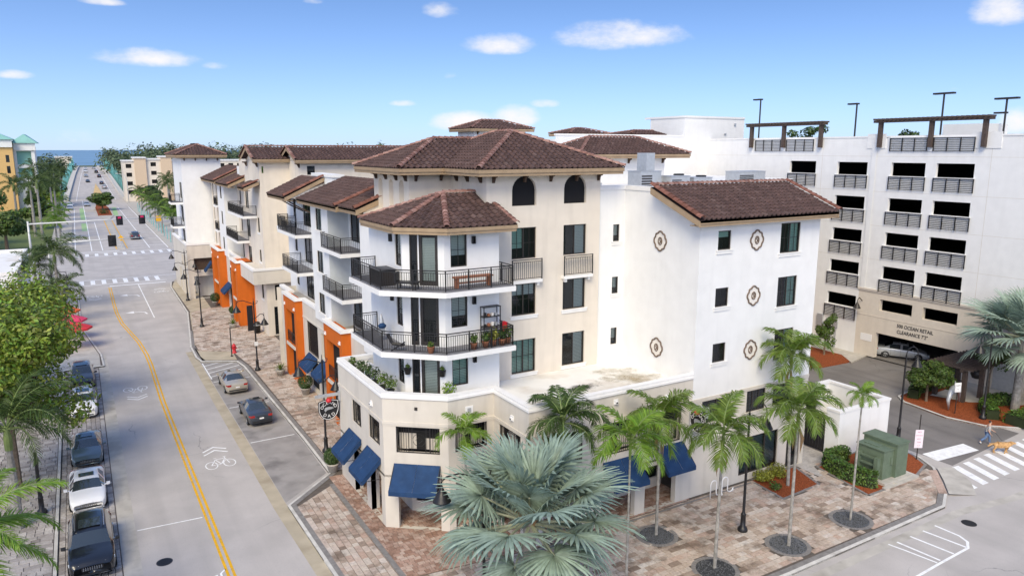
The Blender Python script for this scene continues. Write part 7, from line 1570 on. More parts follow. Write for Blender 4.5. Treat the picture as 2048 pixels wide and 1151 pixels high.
scroll_lamp((12.9, 46.8, 0), 6.35, 'black street lamp beside the hanging round sign', [(-1.55, 0, .1, 0), (.85, 0, -1.25, 0)], board=True)
scroll_lamp((12.9, 68.5, 0), 6.4, 'black street lamp with a dark banner by the second orange shopfront', [(-1.5, 0, .1, 0), (.85, 0, -1.3, 0)], True, True)
scroll_lamp((11.0, 89.4, 0), 6.6, 'slim black street lamp at the kerb by the third orange shopfront', [(-1.5, 0, .0, 0), (.0, 1.3, -1.0, 0)])
scroll_lamp((11.6, 106.5, 0), 6.6, 'black street lamp at the far corner arcade', [(-1.6, 0, .1, 0), (-1.3, 0, -1.5, 0), (1.2, 0, -1.3, 0)])
scroll_lamp((13.4, 25.2, 0), 6.5, 'street lamp half hidden by the silvery fan palm', [(-1.85, .1, .45, 0)])
scroll_lamp((-3.5, 100.5, 0), 5.8, 'black street lamp under the foxtail palms at left', [(1.5, 0, 0, 0), (-1.2, 0, 0, 0)])
t = thing('street_lamp', 'black lamp post foot and pole under the royal palm at left', 'street lamp', (-3.35, 46.4, 0)); lamp_pole(t, (-3.35, 46.4, 0), 3.6, .11)
# ---------------------------------------------------------------- signals
def mast(p, arm_to, h, label, heads, hood=False):
    t = thing('traffic_signal', label, 'traffic light', p); x, y, z = p; g = MB(); g.tube([(x, y, z), (x, y, z + h + .5)], [.22, .15], 12); g.lathe((x, y, z), [(.4, 0), (.4, .15), (.25, .3)], 12); g.build('pole', 'aluminium', t, smooth=True)
    g = MB(); g.tube([(x, y, z + h), (lerp(x, arm_to, .5), y, z + h + .18), (arm_to, y, z + h + .25)], [.15, .11, .06], 10); g.build('mast_arm', 'aluminium', t, smooth=True)
    for hx in heads:
        zz = z + h + .2 * (hx - x) / (arm_to - x); g = MB(); g.box(hx - .28, y - .42, zz - .75, hx + .28, y - .16, zz + .45)
        for k in range(3): g.lathe((hx, y - .5, zz - .5 + k * .36), [(.0, -.1), (.12, -.1), (.12, .1), (0, .1)], 10)
        o = g.build('signal_head', 'signblack', t)
        g = MB(); g.box(hx - .55, y - .16, zz - 1.0, hx + .55, y - .13, zz + .7); g.build('backplate', 'signblack', o)
        if hood: g = MB(); g.box(hx - .26, y - .55, zz + .25, hx + .26, y - .2, zz + .55); g.build('signal_hood', 'pink', o)
M['pink'] = mat('pink_lens_hood', (0.65, 0.02, 0.12), .5)
mast((-8.1, 157, 0), 14.9, 7.0, 'long grey mast arm with two pink-topped signals across the far side of the crossing', [6.4, 10.2], True)
mast((-4.4, 126.2, 0), 7.6, 6.55, 'shorter grey mast arm with a black signal on the near side of the crossing', [3.9])
# ---------------------------------------------------------------- street furniture and signs
def sign_board(F, u, z, bx0, bx1, label, loc):
    t = thing('hanging_sign', label, 'sign', loc); r = .66; g = MB(); n = 18
    out = [(-.62, .52), (-.35, .60), (0, .66), (.35, .60), (.62, .52)] + [(.64 * math.cos(a), .1 - .78 * math.sin(a)) for a in [math.pi * i / 10 for i in range(0, 11)]]
    g.add([F.P(u + p[0], -.03, z + p[1]) for p in out] + [F.P(u + p[0], .03, z + p[1]) for p in out], [tuple(range(len(out))), tuple(len(out) + i for i in reversed(range(len(out))))] + [(i, (i + 1) % len(out), len(out) + (i + 1) % len(out), len(out) + i) for i in range(len(out))]); b = g.build('board', 'signblack', t)
    g = MB(); g.tube([F.P(u + p[0] * .92, .035, z + p[1] * .92) for p in out + out[:1]], .018, 5); g.build('rim_line', 'white_plain', b)
    word = 'OCEANO'
    for i, ch in enumerate(word):
        a = math.radians(154 - 128 * i / (len(word) - 1)); put_text(ch, .27, 'white_plain', F, u + .44 * math.cos(a), .036, z + .44 * math.sin(a) - .02, b, rot=a - math.pi / 2, depth=.004)
    for i, ch in enumerate('DAD'):
        a = math.radians(232 + 76 * i / 2); put_text(ch, .28, 'white_plain', F, u + .42 * math.cos(a), .036, z + .42 * math.sin(a) + .0, b, rot=a + math.pi / 2, depth=.004)
    g = MB(); pts = [(-.28, .0), (-.22, .14), (0, .17), (.2, .13), (.32, .05), (.15, .0), (-.1, -.03), (-.22, -.14)]; g.add([F.P(u + p[0], .036, z + p[1]) for p in pts], [tuple(range(len(pts)))]); g.build('emblem', 'galv', b)
    g = MB(); F.box(g, bx0, bx1, -.05, .05, z + .80, z + .98); F.box(g, (bx1 - .12) if bx1 > u + .5 else bx0, bx1 if bx1 > u + .5 else bx0 + .12, -.08, .08, z + .45, z + 1.05)
    for dx in (-.3, .3): F.box(g, u + dx - .01, u + dx + .01, -.01, .01, z + .5, z + .82)
    g.build('bracket_arm', 'galv', t)
    g = MB(); g.lathe((*F.P(u, .08, 0)[:2], z + .58), [(.0, -.15), (.14, -.1), (.18, 0), (.12, .12), (0, .14)], 10); g.build('red_lamp', 'red', t, smooth=True); return t
sign_board(FY(42.55), 12.0, 4.5, 11.2, 12.74, 'black shield-shaped hanging sign with white letters by the street corner awnings', (12.7, 42.55, 5.4))
sign_board(FX(28.9), -28.65, 5.0, -29.38, -27.9, 'black shield-shaped hanging sign with a red lamp on the front wall behind the palms', (28.9, 29.3, 5.8))
t = thing('bike_rack', 'white wave-shaped bike rack against the beige front wall', 'bike rack', (31, 28.75, 0)); g = MB(); pts = []
xs_ = [30.25, 30.72, 31.18, 31.64, 32.1]
for k in range(4):
    for i in range(9):
        a = math.pi * (1 - i / 8); s = 1 if k % 2 == 0 else -1
        pts.append((lerp(xs_[k], xs_[k + 1], .5) + .23 * math.cos(a), 28.72, (.85 if s > 0 else .28) + s * .22 * math.sin(a)))
g.tube([(xs_[0], 28.72, 0)] + pts + [(xs_[-1], 28.72, .0)], .035, 8); g.tube([(xs_[2], 28.72, 0), (xs_[2], 28.72, .1)], .06, 8); g.build('rail', 'white_plain', t, smooth=True)
t = thing('utility_box', 'green metal utility transformer on a concrete pad behind a hedge', 'transformer', (42, 25.8, .1)); 
g = MB(); g.box(41.85, 24.75, .16, 43.0, 27.0, 2.25); g.build('cabinet', 'green_box', t); g = MB(); g.box(41.78, 24.68, 2.25, 43.07, 27.07, 2.34); g.build('lid', 'green_box', t)
g = MB(); g.box(40.85, 24.95, .16, 41.849, 26.75, 1.98); g.build('terminal_box', 'green_box', t); g = MB(); g.box(40.78, 24.88, 1.98, 41.849, 26.8, 2.04); g.box(41.1, 25.5, 2.04, 41.6, 26.5, 2.09); g.build('lid', 'green_box', t)
for y in (25.1, 26.35): g = MB(); g.box(40.5, y, .25, 40.848, y + .26, 1.55); g.build('radiator_fin', 'green_box', t)
for z in (.95, 1.4): g = MB(); g.box(40.58, 25.365, z, 40.66, 26.345, z + .12); g.build('cross_bar', 'green_box', t)
g = MB(); g.box(41.55, 24.90, 1.0, 41.75, 24.945, 1.5); g.box(40.95, 24.93, 1.16, 41.45, 24.945, 1.19); g.build('latch', 'green_box', t)
t = thing('wall_placard', 'small white notice panel on the right side of the green utility box', 'sign', (43.6, 25.2, .0)); g = MB(); g.box(43.18, 24.9, .5, 43.21, 25.75, 1.55); g.build('panel', 'white_plain', t)
def post_sign(loc, h, d, w, hh, zc, label, mtx, lines=()):
    t = thing('street_sign', label, 'sign', loc); x, y, z = loc; g = MB(); g.tube([(x, y, z), (x, y, z + h)], .035, 8); g.build('post', 'bronze', t); F = Fr((x, y), d); g = MB(); F.box(g, -w / 2, w / 2, .04, .055, zc - hh / 2, zc + hh / 2); b = g.build('plate', mtx, t)
    for i, (s, sz, m_) in enumerate(lines): put_text(s, sz, m_, F, 0, .056, zc + hh / 2 - (i + .7) * hh / (len(lines) + .4), b, depth=.002)
M['signw'] = mat('faded_sign_white', (0.80, 0.72, 0.78), .5)
M['signred'] = mat('faded_sign_red', (0.45, 0.16, 0.25), .5)
post_sign((46.05, 25.9, 0), 3.1, (1, -.55), .55, 1.25, 1.45, 'faded white parking sign on a thin post by the driveway', 'signw', [('NO', .17, 'signred'), ('PARKING', .11, 'signred'), ('ANY', .13, 'signred'), ('TIME', .13, 'signred'), ('<->', .13, 'signred')])
post_sign((57.0, 29.5, 0), 2.5, (1, -.4), .5, .75, 2.1, 'small white sign on a post in the driveway island mulch', 'white_plain', [('SLOW', .13, 'signblack'), ('+', .18, 'signblack')])
t = thing('thin_post', 'thin black post beside the red hydrant', 'post', (11.7, 74.7, 0)); g = MB(); g.tube([(11.7, 74.7, 0), (11.7, 74.7, 2.9)], .05, 8); g.build('shaft', 'black', t); g = MB(); g.lathe((11.7, 74.7, 0), [(.12, 0), (.12, .05), (.06, .08)], 10); g.build('base', 'black', t)
t = thing('fire_hydrant', 'red fire hydrant at the end of the parking bay', 'hydrant', (12.15, 75.9, 0)); x, y = 12.15, 75.9; g = MB(); g.lathe((x, y, 0), [(.24, 0), (.24, .06), (.17, .08), (.17, .62), (.22, .64), (.22, .70), (.18, .72), (.14, .86), (.05, .92), (.05, .98), (0, .98)], 16); g.build('barrel', 'red', t, smooth=True)
for dx, dy in ((-.26, 0), (.26, 0), (0, -.28)): g = MB(); g.tube([(x, y, .48), (x + dx, y + dy, .48)], .09, 10); g.build('nozzle', 'red', t)
t = thing('litter_bin', 'black litter bin by the column under the gabled building', 'bin', (15.9, 83.2, 0)); g = MB(); g.lathe((15.9, 83.2, 0), [(0, 0), (.33, 0), (.38, .9), (.40, .92), (.40, 1.0), (.28, 1.25), (.2, 1.28), (0, 1.28)], 16); g.build('body', 'black', t, smooth=True); g = MB(); g.lathe((15.9, 83.2, 0), [(.41, .88), (.43, .9), (.43, .95), (.41, .97)], 16); g.build('rim', 'galv', t)
t = thing('enclosure_wall', 'white walled utility enclosure with a black slatted gate beside the wing', 'wall', (44, 30, 0)); g = MB(); E1 = [(41.75, 29.75), (41.75, 28.75), (47.15, 28.75), (47.15, 33.6), (45.6, 33.6)]; ribbon(g, E1, 0, .25, -.1, 3.05); g.build('wall', 'white', t); g = MB(); ribbon(g, E1, -.05, .3, 3.05, 3.2); g.build('coping', 'trim', t); g = MB(); g.box(41.7, 33.4, 0, 44.0, 33.65, 3.1); g.build('wall', 'white', t)
gt = MB(); gt.box(41.78, 29.76, .1, 41.84, 33.38, .16); gt.box(41.78, 29.76, 2.5, 41.84, 33.38, 2.56); gt = gt.build('gate', 'black', t)
for i in range(16): y = 29.85 + i * .22; g = MB(); g.box(41.80, y, .05, 41.83, y + .17, 2.6); g.build('slat', 'black', gt)
g = MB()
for i in range(22): pass
gt2 = MB(); gt2.box(42.1, 33.30, 2.6, 45.5, 33.36, 2.66); gt2 = gt2.build('rear_gate', 'black', t)
for i in range(15): x = 42.2 + i * .22; g = MB(); g.box(x, 33.31, .1, x + .17, 33.35, 2.62); g.build('slat', 'black', gt2)
t = thing('garden_pergola', 'brown timber pergola on posts in the driveway island', 'pergola', (60, 31.5, 0))
for x, y in ((60.2, 30.7), (63.4, 32.9), (62.4, 30.5), (60.3, 33.0)): g = MB(); g.box(x - .16, y - .16, 0, x + .16, y + .16, 2.55); g.build('post', 'perg', t)
for a, b in (((59.6, 30.75), (65.9, 30.4)), ((59.6, 33.05), (65.9, 32.7))): g = MB(); ribbon(g, [a, b], -.08, .08, 2.55, 2.75); g.build('beam', 'perg', t)
for i in range(13): x = 59.8 + i * .48; g = MB(); g.box(x - .05, 29.9, 2.76, x + .05, 33.6, 2.9); g.build('rafter', 'perg', t)
t = thing('sculpture', 'grey metal curved animal-like sculpture in the driveway island mulch', 'sculpture', (58, 30.2, 0)); g = MB(); g.tube([(57.2, 30.1, .1), (57.0, 30.1, .9), (57.3, 30.15, 1.4), (58.0, 30.3, 1.55), (58.9, 30.5, 1.5), (59.4, 30.6, 1.1), (59.6, 30.65, .2)], [.05, .14, .22, .3, .26, .16, .06], 10); g.tube([(58.2, 30.3, 1.7), (58.5, 30.5, 2.1)], [.12, .02], 6); g.build('body', 'galvdk', t, smooth=True) if 'galvdk' in M else g.build('body', 'galv', t, smooth=True)
t = thing('flower_basket', 'dark round hanging basket on the garden pergola', 'planter', (62.6, 31, 1.9)); g = MB(); g.lathe((62.6, 31, 1.9), [(0, -.45), (.35, -.35), (.5, 0), (.4, .35), (0, .45)], 12); g.build('basket', 'signblack', t, smooth=True); g = MB(); g.tube([(62.6, 31, 2.3), (62.6, 31, 2.6)], .02, 5); g.build('chain', 'black', t)
g = MB(); F = FX(66.0); g.tube([F.P(-44.1, 0, 5.4), F.P(-44.1, .5, 5.75), F.P(-44.1, .75, 5.5), F.P(-44.1, .75, 5.3)], .04, 6); lamp_bell(g, F.P(-44.1, .75, 4.95), .34); t = thing('wall_lamp', 'dark bell-shaped wall lamp at the corner of the garage', 'lamp', (65.9, 44.1, 5)); g.build('fitting', 'bronze', t, smooth=True)
# ---------------------------------------------------------------- balcony things
def box_thing(name, label, cat, boxes, loc, group=None):
    t = thing(name, label, cat, loc, group=group)
    for nm, m_, bs in boxes:
        for b in bs: g = MB(); g.box(*b); g.build(nm, m_, t)
M['wood'] = mat('red_brown_wood', (0.33, 0.13, 0.065), .7, var=.2, vscale=8)
box_thing('bench', 'red-brown wooden bench on the top corner balcony', 'bench', [('seat', 'wood', [(16.3, 33.5, 13.5, 18.5, 33.95, 13.58)]), ('leg', 'wood', [(16.4, 33.52, 12.99, 16.5, 33.93, 13.49), (18.3, 33.52, 12.99, 18.4, 33.93, 13.49)]), ('stretcher', 'wood', [(16.51, 33.7, 13.2, 18.29, 33.76, 13.28)])], (17.4, 33.7, 12.98))
box_thing('storage_box', 'dark wicker storage box on the left of the top corner balcony', 'box', [('body', 'bronze', [(13.25, 36.2, 12.99, 14.1, 37.6, 13.75)]), ('lid', 'black', [(13.2, 36.15, 13.755, 14.15, 37.65, 13.83)])], (13.7, 36.9, 12.98))
t = thing('lounge_chair', 'low dark lounge chair on the top corner balcony by the door', 'chair', (14.9, 34.9, 12.98)); F = Fr((14.0, 35.4), (1.2, -1.1))
for nm, b in (('seat', (0, 1.1, 0, .55, 13.3, 13.38)), ('backrest', (-.12, 0, 0, .55, 13.3, 13.85)), ('leg', (.05, .1, .05, .1, 12.99, 13.3)), ('leg', (1.0, 1.05, .05, .1, 12.99, 13.3)), ('leg', (.05, .1, .45, .5, 12.99, 13.3)), ('leg', (1.0, 1.05, .45, .5, 12.99, 13.3))): g = MB(); F.box(g, *b); g.build(nm, 'black', t)
t = thing('shelf_rack', 'black metal shelf rack with small items on the middle corner balcony', 'shelf', (18.6, 34.1, 9.73))
for x in (18.15, 19.15):
    for y in (33.92, 34.3): g = MB(); g.box(x - .02, y - .02, 9.74, x + .02, y + .02, 11.75); g.build('upright', 'black', t)
for z in (10.1, 10.65, 11.2, 11.74): g = MB(); g.box(18.12, 33.9, z - .02, 19.18, 34.32, z + .015); g.build('shelf', 'black', t)
rnd = random.Random(4)
for z in (10.12, 10.67, 11.22):
    for k in range(4): x = 18.3 + k * .22; box_thing('shelf_item', ['small dark object', 'small tan object', 'small white object', 'small grey object'][k] + ' on the ' + {10.12: 'lower', 10.67: 'middle', 11.22: 'upper'}[z] + ' level of the balcony rack', 'container', [('body', ['bronze', 'wood', 'cream', 'galv'][k], [(x - .06, 34.02, z, x + .06, 34.16, z + rnd.uniform(.1, .22))])], (x, 34.1, z), group='small items on the balcony rack')
def pot_plant(loc, h, label, m='leafm', seed=1, pot='signblack', n=140, size=.22, group='potted plants on the corner terraces'):
    rnd = random.Random(seed); t = thing('potted_plant', label, 'potted plant', loc, world_coords=False, group=group); g = MB(); g.lathe((0, 0, 0), [(0, .01), (.14, .01), (.2, .32), (.22, .34), (.17, .34), (0, .3)], 12); g.build('pot', pot, t, smooth=True, local=True); mb = MB(); leaf_cloud(mb, (0, 0, .35 + h * .45), (h * .45, h * .45, h * .5), n, size, rnd, .25, aspect=.35); tag(mb.build('foliage', m, t, local=True), kind='stuff')
z = 6.87
for i, (x, y, h, m_, lb) in enumerate(((13.4, 41.9, .6, 'leafm', 'small plant at the far left end of the lowest terrace'), (13.5, 40.7, .7, 'leafd', 'dark leafy plant second from the far end of the lowest terrace'), (13.5, 39.6, .9, 'leafd', 'bushy dark plant third from the far end of the lowest terrace'), (13.55, 38.5, .9, 'leafd', 'broad dark plant in a black pot midway along the lowest terrace'), (13.6, 37.4, .9, 'feather', 'spiky green plant near the bend of the lowest terrace'), (13.75, 36.5, .9, 'leafm', 'leafy green plant just before the bend of the lowest terrace'), (16.0, 33.9, .9, 'feather3', 'tall grassy plant right of the terrace door'))): pot_plant((x, y, z), h, lb, m_, i + 3)
z = 9.74
for i, (x, y, h, m_, lb) in enumerate(((17.2, 33.3, .55, 'leafm', 'leftmost green plant behind the middle balcony railing'), (17.9, 33.3, .6, 'leafm', 'second plant from the left behind the middle balcony railing'), (18.4, 33.35, .75, 'leafy2', 'yellowish tall plant in front of the balcony rack'), (18.9, 33.3, .6, 'leafd', 'dark plant right of the yellowish one on the middle balcony'), (19.3, 33.4, .75, 'leafm', 'rightmost plant in the corner of the middle balcony'), (14.95, 33.75, .3, 'leafm', 'small low plant at the bend of the middle balcony'))): pot_plant((x, y, z), h, lb, m_, i + 23, 'wood')
t = thing('folded_umbrella', 'folded patio umbrella with blue and white cloth on the middle balcony', 'umbrella', (13.7, 37.5, 9.73)); g = MB(); g.lathe((13.7, 37.5, 9.73), [(.16, .3), (.2, .5), (.12, 1.2), (.03, 1.5), (0, 1.52)], 10); g.build('cloth', 'galv', t, smooth=True); g = MB(); g.lathe((13.7, 37.4, 9.73), [(.0, .72), (.18, .74), (.24, .86), (.1, 1.0), (0, 1.02)], 10); g.build('strap', 'bluec', t, smooth=True) if 'bluec' in M else g.build('strap', 'blue', t); g = MB(); g.tube([(13.7, 37.5, 9.74), (13.7, 37.5, 10.1)], .03, 6); g.build('shaft', 'white_plain', t)
t = thing('red_cloth', 'red cloth hung over the right end of the middle balcony railing', 'cloth', (19.47, 34.0, 10.3)); g = MB(); g.box(19.42, 33.75, 10.28, 19.52, 34.15, 10.83); g.box(19.38, 33.8, 10.2, 19.41, 34.1, 10.8); g.build('fold', 'red', t)
t = thing('folding_chair', 'dark slung chair on the middle balcony near the bend', 'chair', (14.3, 35.0, 9.73)); F = Fr((13.6, 35.6), (1.2, -1.1))
for nm, pts in (('seat', [(.1, .3, 10.1), (.6, .3, 10.05), (.75, .3, 10.1)]), ('leg', [(.1, .1, 9.75), (.7, .1, 10.15)]), ('leg', [(.1, .5, 9.75), (.7, .5, 10.15)]), ('backrest', [(.1, .3, 10.1), (-.15, .3, 10.6)])): g = MB(); g.tube([F.P(*p) for p in pts], .04 if nm == 'leg' else .09, 6); g.build(nm, 'black', t)
# hanging wall planters beside the lowest terrace door
for u, zz_, lb in ((.2, 8.5, 'left'), (2.15, 8.5, 'right')):
    p = FB.P(u, .14, zz_ - .35); pot_plant(p, .3, 'small hanging wall planter ' + lb + ' of the lowest terrace door', 'feather', 77, n=50, size=.16)
# ---------------------------------------------------------------- person and dog
M['skin'] = mat('skin', (0.50, 0.30, 0.21), .6); M['jeans'] = mat('blue_jeans', (0.12, 0.19, 0.33), .85, var=.15, vscale=8); M['shirt'] = mat('grey_shirt', (0.42, 0.40, 0.38), .85); M['hair'] = mat('dark_hair', (0.03, 0.022, 0.018), .7); M['fur'] = mat('golden_fur', (0.50, 0.29, 0.12), .8, var=.3, vscale=9, bump=.8, bscale=30); M['shoe'] = mat('white_shoe', (.75, .75, .74), .6)
def skinned(name, verts, edges, rad, m_, parent, root=0, sub=2):
    me = bpy.data.meshes.new(name); me.from_pydata(verts, edges, []); me.materials.append(M[m_]); o = bpy.data.objects.new(name, me); COL.objects.link(o); o.parent = parent
    md = o.modifiers.new('skin', 'SKIN'); md.use_smooth_shade = True
    for i, r in enumerate(rad): me.skin_vertices[0].data[i].radius = r if hasattr(r, '__len__') else (r, r); me.skin_vertices[0].data[i].use_root = (i == root)
    s = o.modifiers.new('sub', 'SUBSURF'); s.levels = sub; s.render_levels = sub; dg = bpy.context.evaluated_depsgraph_get(); nm = bpy.data.meshes.new_from_object(o.evaluated_get(dg)); o.modifiers.clear(); o.data = nm; return o
pt = thing('person', 'person in a pale grey top and blue jeans walking a dog at the crosswalk', 'person', (53.0, 25.1, ZR), R(-52), world_coords=False)
# walking towards +x; parts: one body mesh, clothing and hair as children
V = [(0, 0, .92), (.02, 0, 1.12), (.04, 0, 1.34), (.06, 0, 1.46), (.08, 0, 1.52), (.10, 0, 1.60), (.09, 0, 1.72),
     (.05, .19, 1.38), (.12, .26, 1.12), (.34, .22, .98), (.42, .21, .95), (.05, -.19, 1.38), (-.02, -.27, 1.12), (.10, -.28, .90), (.14, -.28, .83),
     (0, .10, .88), (.16, .10, .50), (.20, .10, .10), (.30, .10, .05), (0, -.10, .88), (-.12, -.10, .52), (-.42, -.10, .22), (-.36, -.10, .12)]
E_ = [(0, 1), (1, 2), (2, 3), (3, 4), (4, 5), (5, 6), (3, 7), (7, 8), (8, 9), (9, 10), (3, 11), (11, 12), (12, 13), (13, 14), (0, 15), (15, 16), (16, 17), (17, 18), (0, 19), (19, 20), (20, 21), (21, 22)]
Rd = [(.13, .15), (.125, .15), (.12, .17), (.07, .08), (.05, .05), (.085, .075), (.07, .065), (.06, .06), (.045, .045), (.035, .035), (.03, .02), (.06, .06), (.045, .045), (.035, .035), (.03, .02), (.09, .09), (.065, .065), (.045, .045), (.04, .035), (.09, .09), (.065, .065), (.045, .045), (.04, .035)]
fingers = []
for base, sgn in ((10, 1), (14, -1)):
    bx, by, bz = V[base]
    for k, (dy, ln) in enumerate(((-.03, .07), (-.01, .085), (.01, .085), (.03, .065))): fingers.append((base, (bx + .05 + ln * .5, by + dy, bz - .035), (bx + .045 + ln * .5, by + dy * .9, bz - .08)))
    fingers.append((base, (bx + .02, by - .05 * sgn, bz - .01), (bx + .055, by - .055 * sgn, bz - .045)))
for b_, p1, p2 in fingers:
    i = len(V); V += [p1, p2]; E_ += [(b_, i), (i, i + 1)]; Rd += [.010, .008]
body = skinned('body', V, E_, Rd, 'skin', pt)
tv = [(0, 0, .95), (.02, 0, 1.12), (.04, 0, 1.34), (.06, 0, 1.45), (.05, .2, 1.38), (.11, .27, 1.14), (.05, -.2, 1.38), (-.01, -.28, 1.14)]; skinned('top', tv, [(0, 1), (1, 2), (2, 3), (2, 4), (4, 5), (2, 6), (6, 7)], [(.15, .175), (.145, .17), (.14, .19), (.075, .085), .075, .06, .075, .06], 'shirt', body, 1)
tv = [(0, 0, .93), (0, .10, .86), (.16, .10, .50), (.20, .10, .14), (0, -.10, .86), (-.12, -.10, .52), (-.40, -.10, .24)]; skinned('jeans', tv, [(0, 1), (1, 2), (2, 3), (0, 4), (4, 5), (5, 6)], [(.15, .165), (.11, .11), .085, .075, (.11, .11), .085, .075], 'jeans', body)
for q in (((.18, .10, .05), (.32, .10, .04)), ((-.42, -.10, .20), (-.33, -.10, .08))): skinned('shoe', list(q), [(0, 1)], [.06, .05], 'shoe', body)
skinned('hair', [(.06, 0, 1.60), (.06, 0, 1.70), (.09, 0, 1.75)], [(0, 1), (1, 2)], [.075, .095, .075], 'hair', body)
skinned('nose', [(.185, 0, 1.62), (.205, 0, 1.60)], [(0, 1)], [.016, .014], 'skin', body, sub=1)
for s_ in (-1, 1): skinned('eye', [(.172, .03 * s_, 1.645), (.176, .03 * s_, 1.645)], [(0, 1)], [.012, .010], 'hair', body, sub=1)
dg_ = thing('dog', 'fluffy golden dog on a leash stepping onto the crosswalk', 'dog', (52.35, 23.8, ZR), R(-45), world_coords=False)
V = [(-.38, 0, .58), (-.1, 0, .56), (.22, 0, .56), (.42, 0, .66), (.56, 0, .78), (.70, 0, .77), (.82, 0, .73), (-.52, 0, .62), (-.72, 0, .52), (-.86, 0, .36),
     (-.40, .11, .48), (-.30, .12, .34), (-.44, .12, .18), (-.40, .12, .02), (-.32, .12, .01), (-.40, -.11, .48), (-.42, -.12, .32), (-.56, -.12, .18), (-.50, -.12, .02), (-.42, -.12, .01),
     (.26, .10, .44), (.30, .11, .24), (.36, .11, .03), (.43, .11, .015), (.26, -.10, .44), (.20, -.11, .24), (.14, -.11, .04), (.21, -.11, .015), (.55, .09, .84), (.50, .12, .74), (.55, -.09, .84), (.50, -.12, .74)]
E_ = [(0, 1), (1, 2), (2, 3), (3, 4), (4, 5), (5, 6), (0, 7), (7, 8), (8, 9), (0, 10), (10, 11), (11, 12), (12, 13), (13, 14), (0, 15), (15, 16), (16, 17), (17, 18), (18, 19), (2, 20), (20, 21), (21, 22), (22, 23), (2, 24), (24, 25), (25, 26), (26, 27), (4, 28), (28, 29), (4, 30), (30, 31)]
Rd = [(.17, .19), (.18, .19), (.19, .22), (.13, .14), (.10, .11), (.07, .065), (.045, .045), .07, .075, .04, .11, .075, .04, .04, .035, .11, .075, .04, .04, .035, .09, .055, .042, .038, .09, .055, .042, .038, .03, .022, .03, .022]
db = skinned('body', V, E_, Rd, 'fur', dg_, 1); skinned('nose', [(.87, 0, .735), (.885, 0, .735)], [(0, 1)], [.024, .02], 'hair', db, sub=1)
lt = thing('leash', 'thin dark leash between the person and the golden dog', 'leash', (53.3, 24.6, 0)); g = MB(); g.tube([(53.42, 24.88, .80), (53.1, 24.2, .46), (52.67, 23.48, .58)], .012, 5); g.build('cord', 'black', lt)
# ---------------------------------------------------------------- the avenue beyond the crossing, bridge and skyline
BP = [(345, ZR, -3.2, 16.2), (380, .9, -2.6, 16.0), (430, 3.6, -1.2, 15.6), (480, 6.2, .2, 15.2), (530, 7.9, 1.6, 14.9), (580, 8.4, 2.6, 14.8), (640, 7.6, 3.4, 15.0), (760, 3.0, 4, 15.4), (900, 0, 4, 15.4)]
BR_ = thing('bridge', 'rising road bridge with pale parapets and tall teal poles on both sides', 'bridge', (7, 345, 0))
g = MB()
for a, b in zip(BP, BP[1:]): g.add([(a[2], a[0], a[1]), (a[3], a[0], a[1]), (b[3], b[0], b[1]), (b[2], b[0], b[1])], [(0, 1, 2, 3)])
g.build('deck', 'asphalt', BR_)
g = MB()
for a, b in zip(BP[:7], BP[1:]):
    for o_, w in ((2.6, .16), (-2.6, -.16)):
        xa, xb = (a[2] + o_, b[2] + o_) if o_ > 0 else (a[3] + o_, b[3] + o_); g.add([(xa, a[0], a[1] + .03), (xa + w, a[0], a[1] + .03), (xb + w, b[0], b[1] + .03), (xb, b[0], b[1] + .03)], [(0, 1, 2, 3)])
g.build('lane_marking', 'lane', BR_)
g = MB(); g.add([(6.2, 352, .30), (9.4, 350, .26), (8.6, 420, 3.10)], [(0, 1, 2)]); g.build('hatched_area', 'yellowp2', BR_) if 'yellowp2' in M else None
M['yellowp2'] = mat('pale_ochre_paint', (.62, .43, .19), .85, var=.15, vscale=.6)
g = MB(); g.add([(5.4, 356, .42), (9.9, 354, .38), (8.4, 428, 3.62)], [(0, 1, 2)]); g.build('hatched_area', 'yellowp2', BR_)
for side in (2, 3):
    g = MB(); g2 = MB(); s = -1 if side == 2 else 1
    for a, b in zip(BP[:8], BP[1:]):
        for q, o_, w, h in ((g, 0, .35, .95), (g2, 2.4, .12, -.45)):
            xa, xb = a[side] + s * o_, b[side] + s * o_
            V = [(xa, a[0], a[1] - .8), (xa + s * w, a[0], a[1] - .8), (xb + s * w, b[0], b[1] - .8), (xb, b[0], b[1] - .8)]; q.add(V + [(v[0], v[1], v[2] + h + .8) for v in V], [(4, 5, 6, 7), (0, 3, 7, 4), (1, 2, 6, 5), (0, 1, 5, 4)])
        xa, xb = a[side], b[side]; g.add([(xa, a[0], a[1] + .05), (xa + s * 2.4, a[0], a[1] + .05), (xb + s * 2.4, b[0], b[1] + .05), (xb, b[0], b[1] + .05)], [(0, 1, 2, 3)])
    g.build('parapet', 'kerbm', BR_); g2.build('railing', 'teal', BR_)
    rnd = random.Random(side)
    for k in range(26):
        y = 352 + k * 9.2; x = interp([(p[0], p[side]) for p in BP], y)[0] + s * 2.6; z = interp([(p[0], p[1]) for p in BP], y)[0]; g = MB(); h = 5.2 + 2.2 * math.sin(k * .9) ** 2
        g.tube([(x, y, z - .5), (x + s * .3, y, z + h * .6), (x + s * .1, y + .8, z + h)], [.16, .13, .06], 6); g.tube([(x, y, z + 1.2), (x + s * .2, y + 9.2, z + h * .75)], .05, 5); g.build('teal_pole', 'teal', BR_)
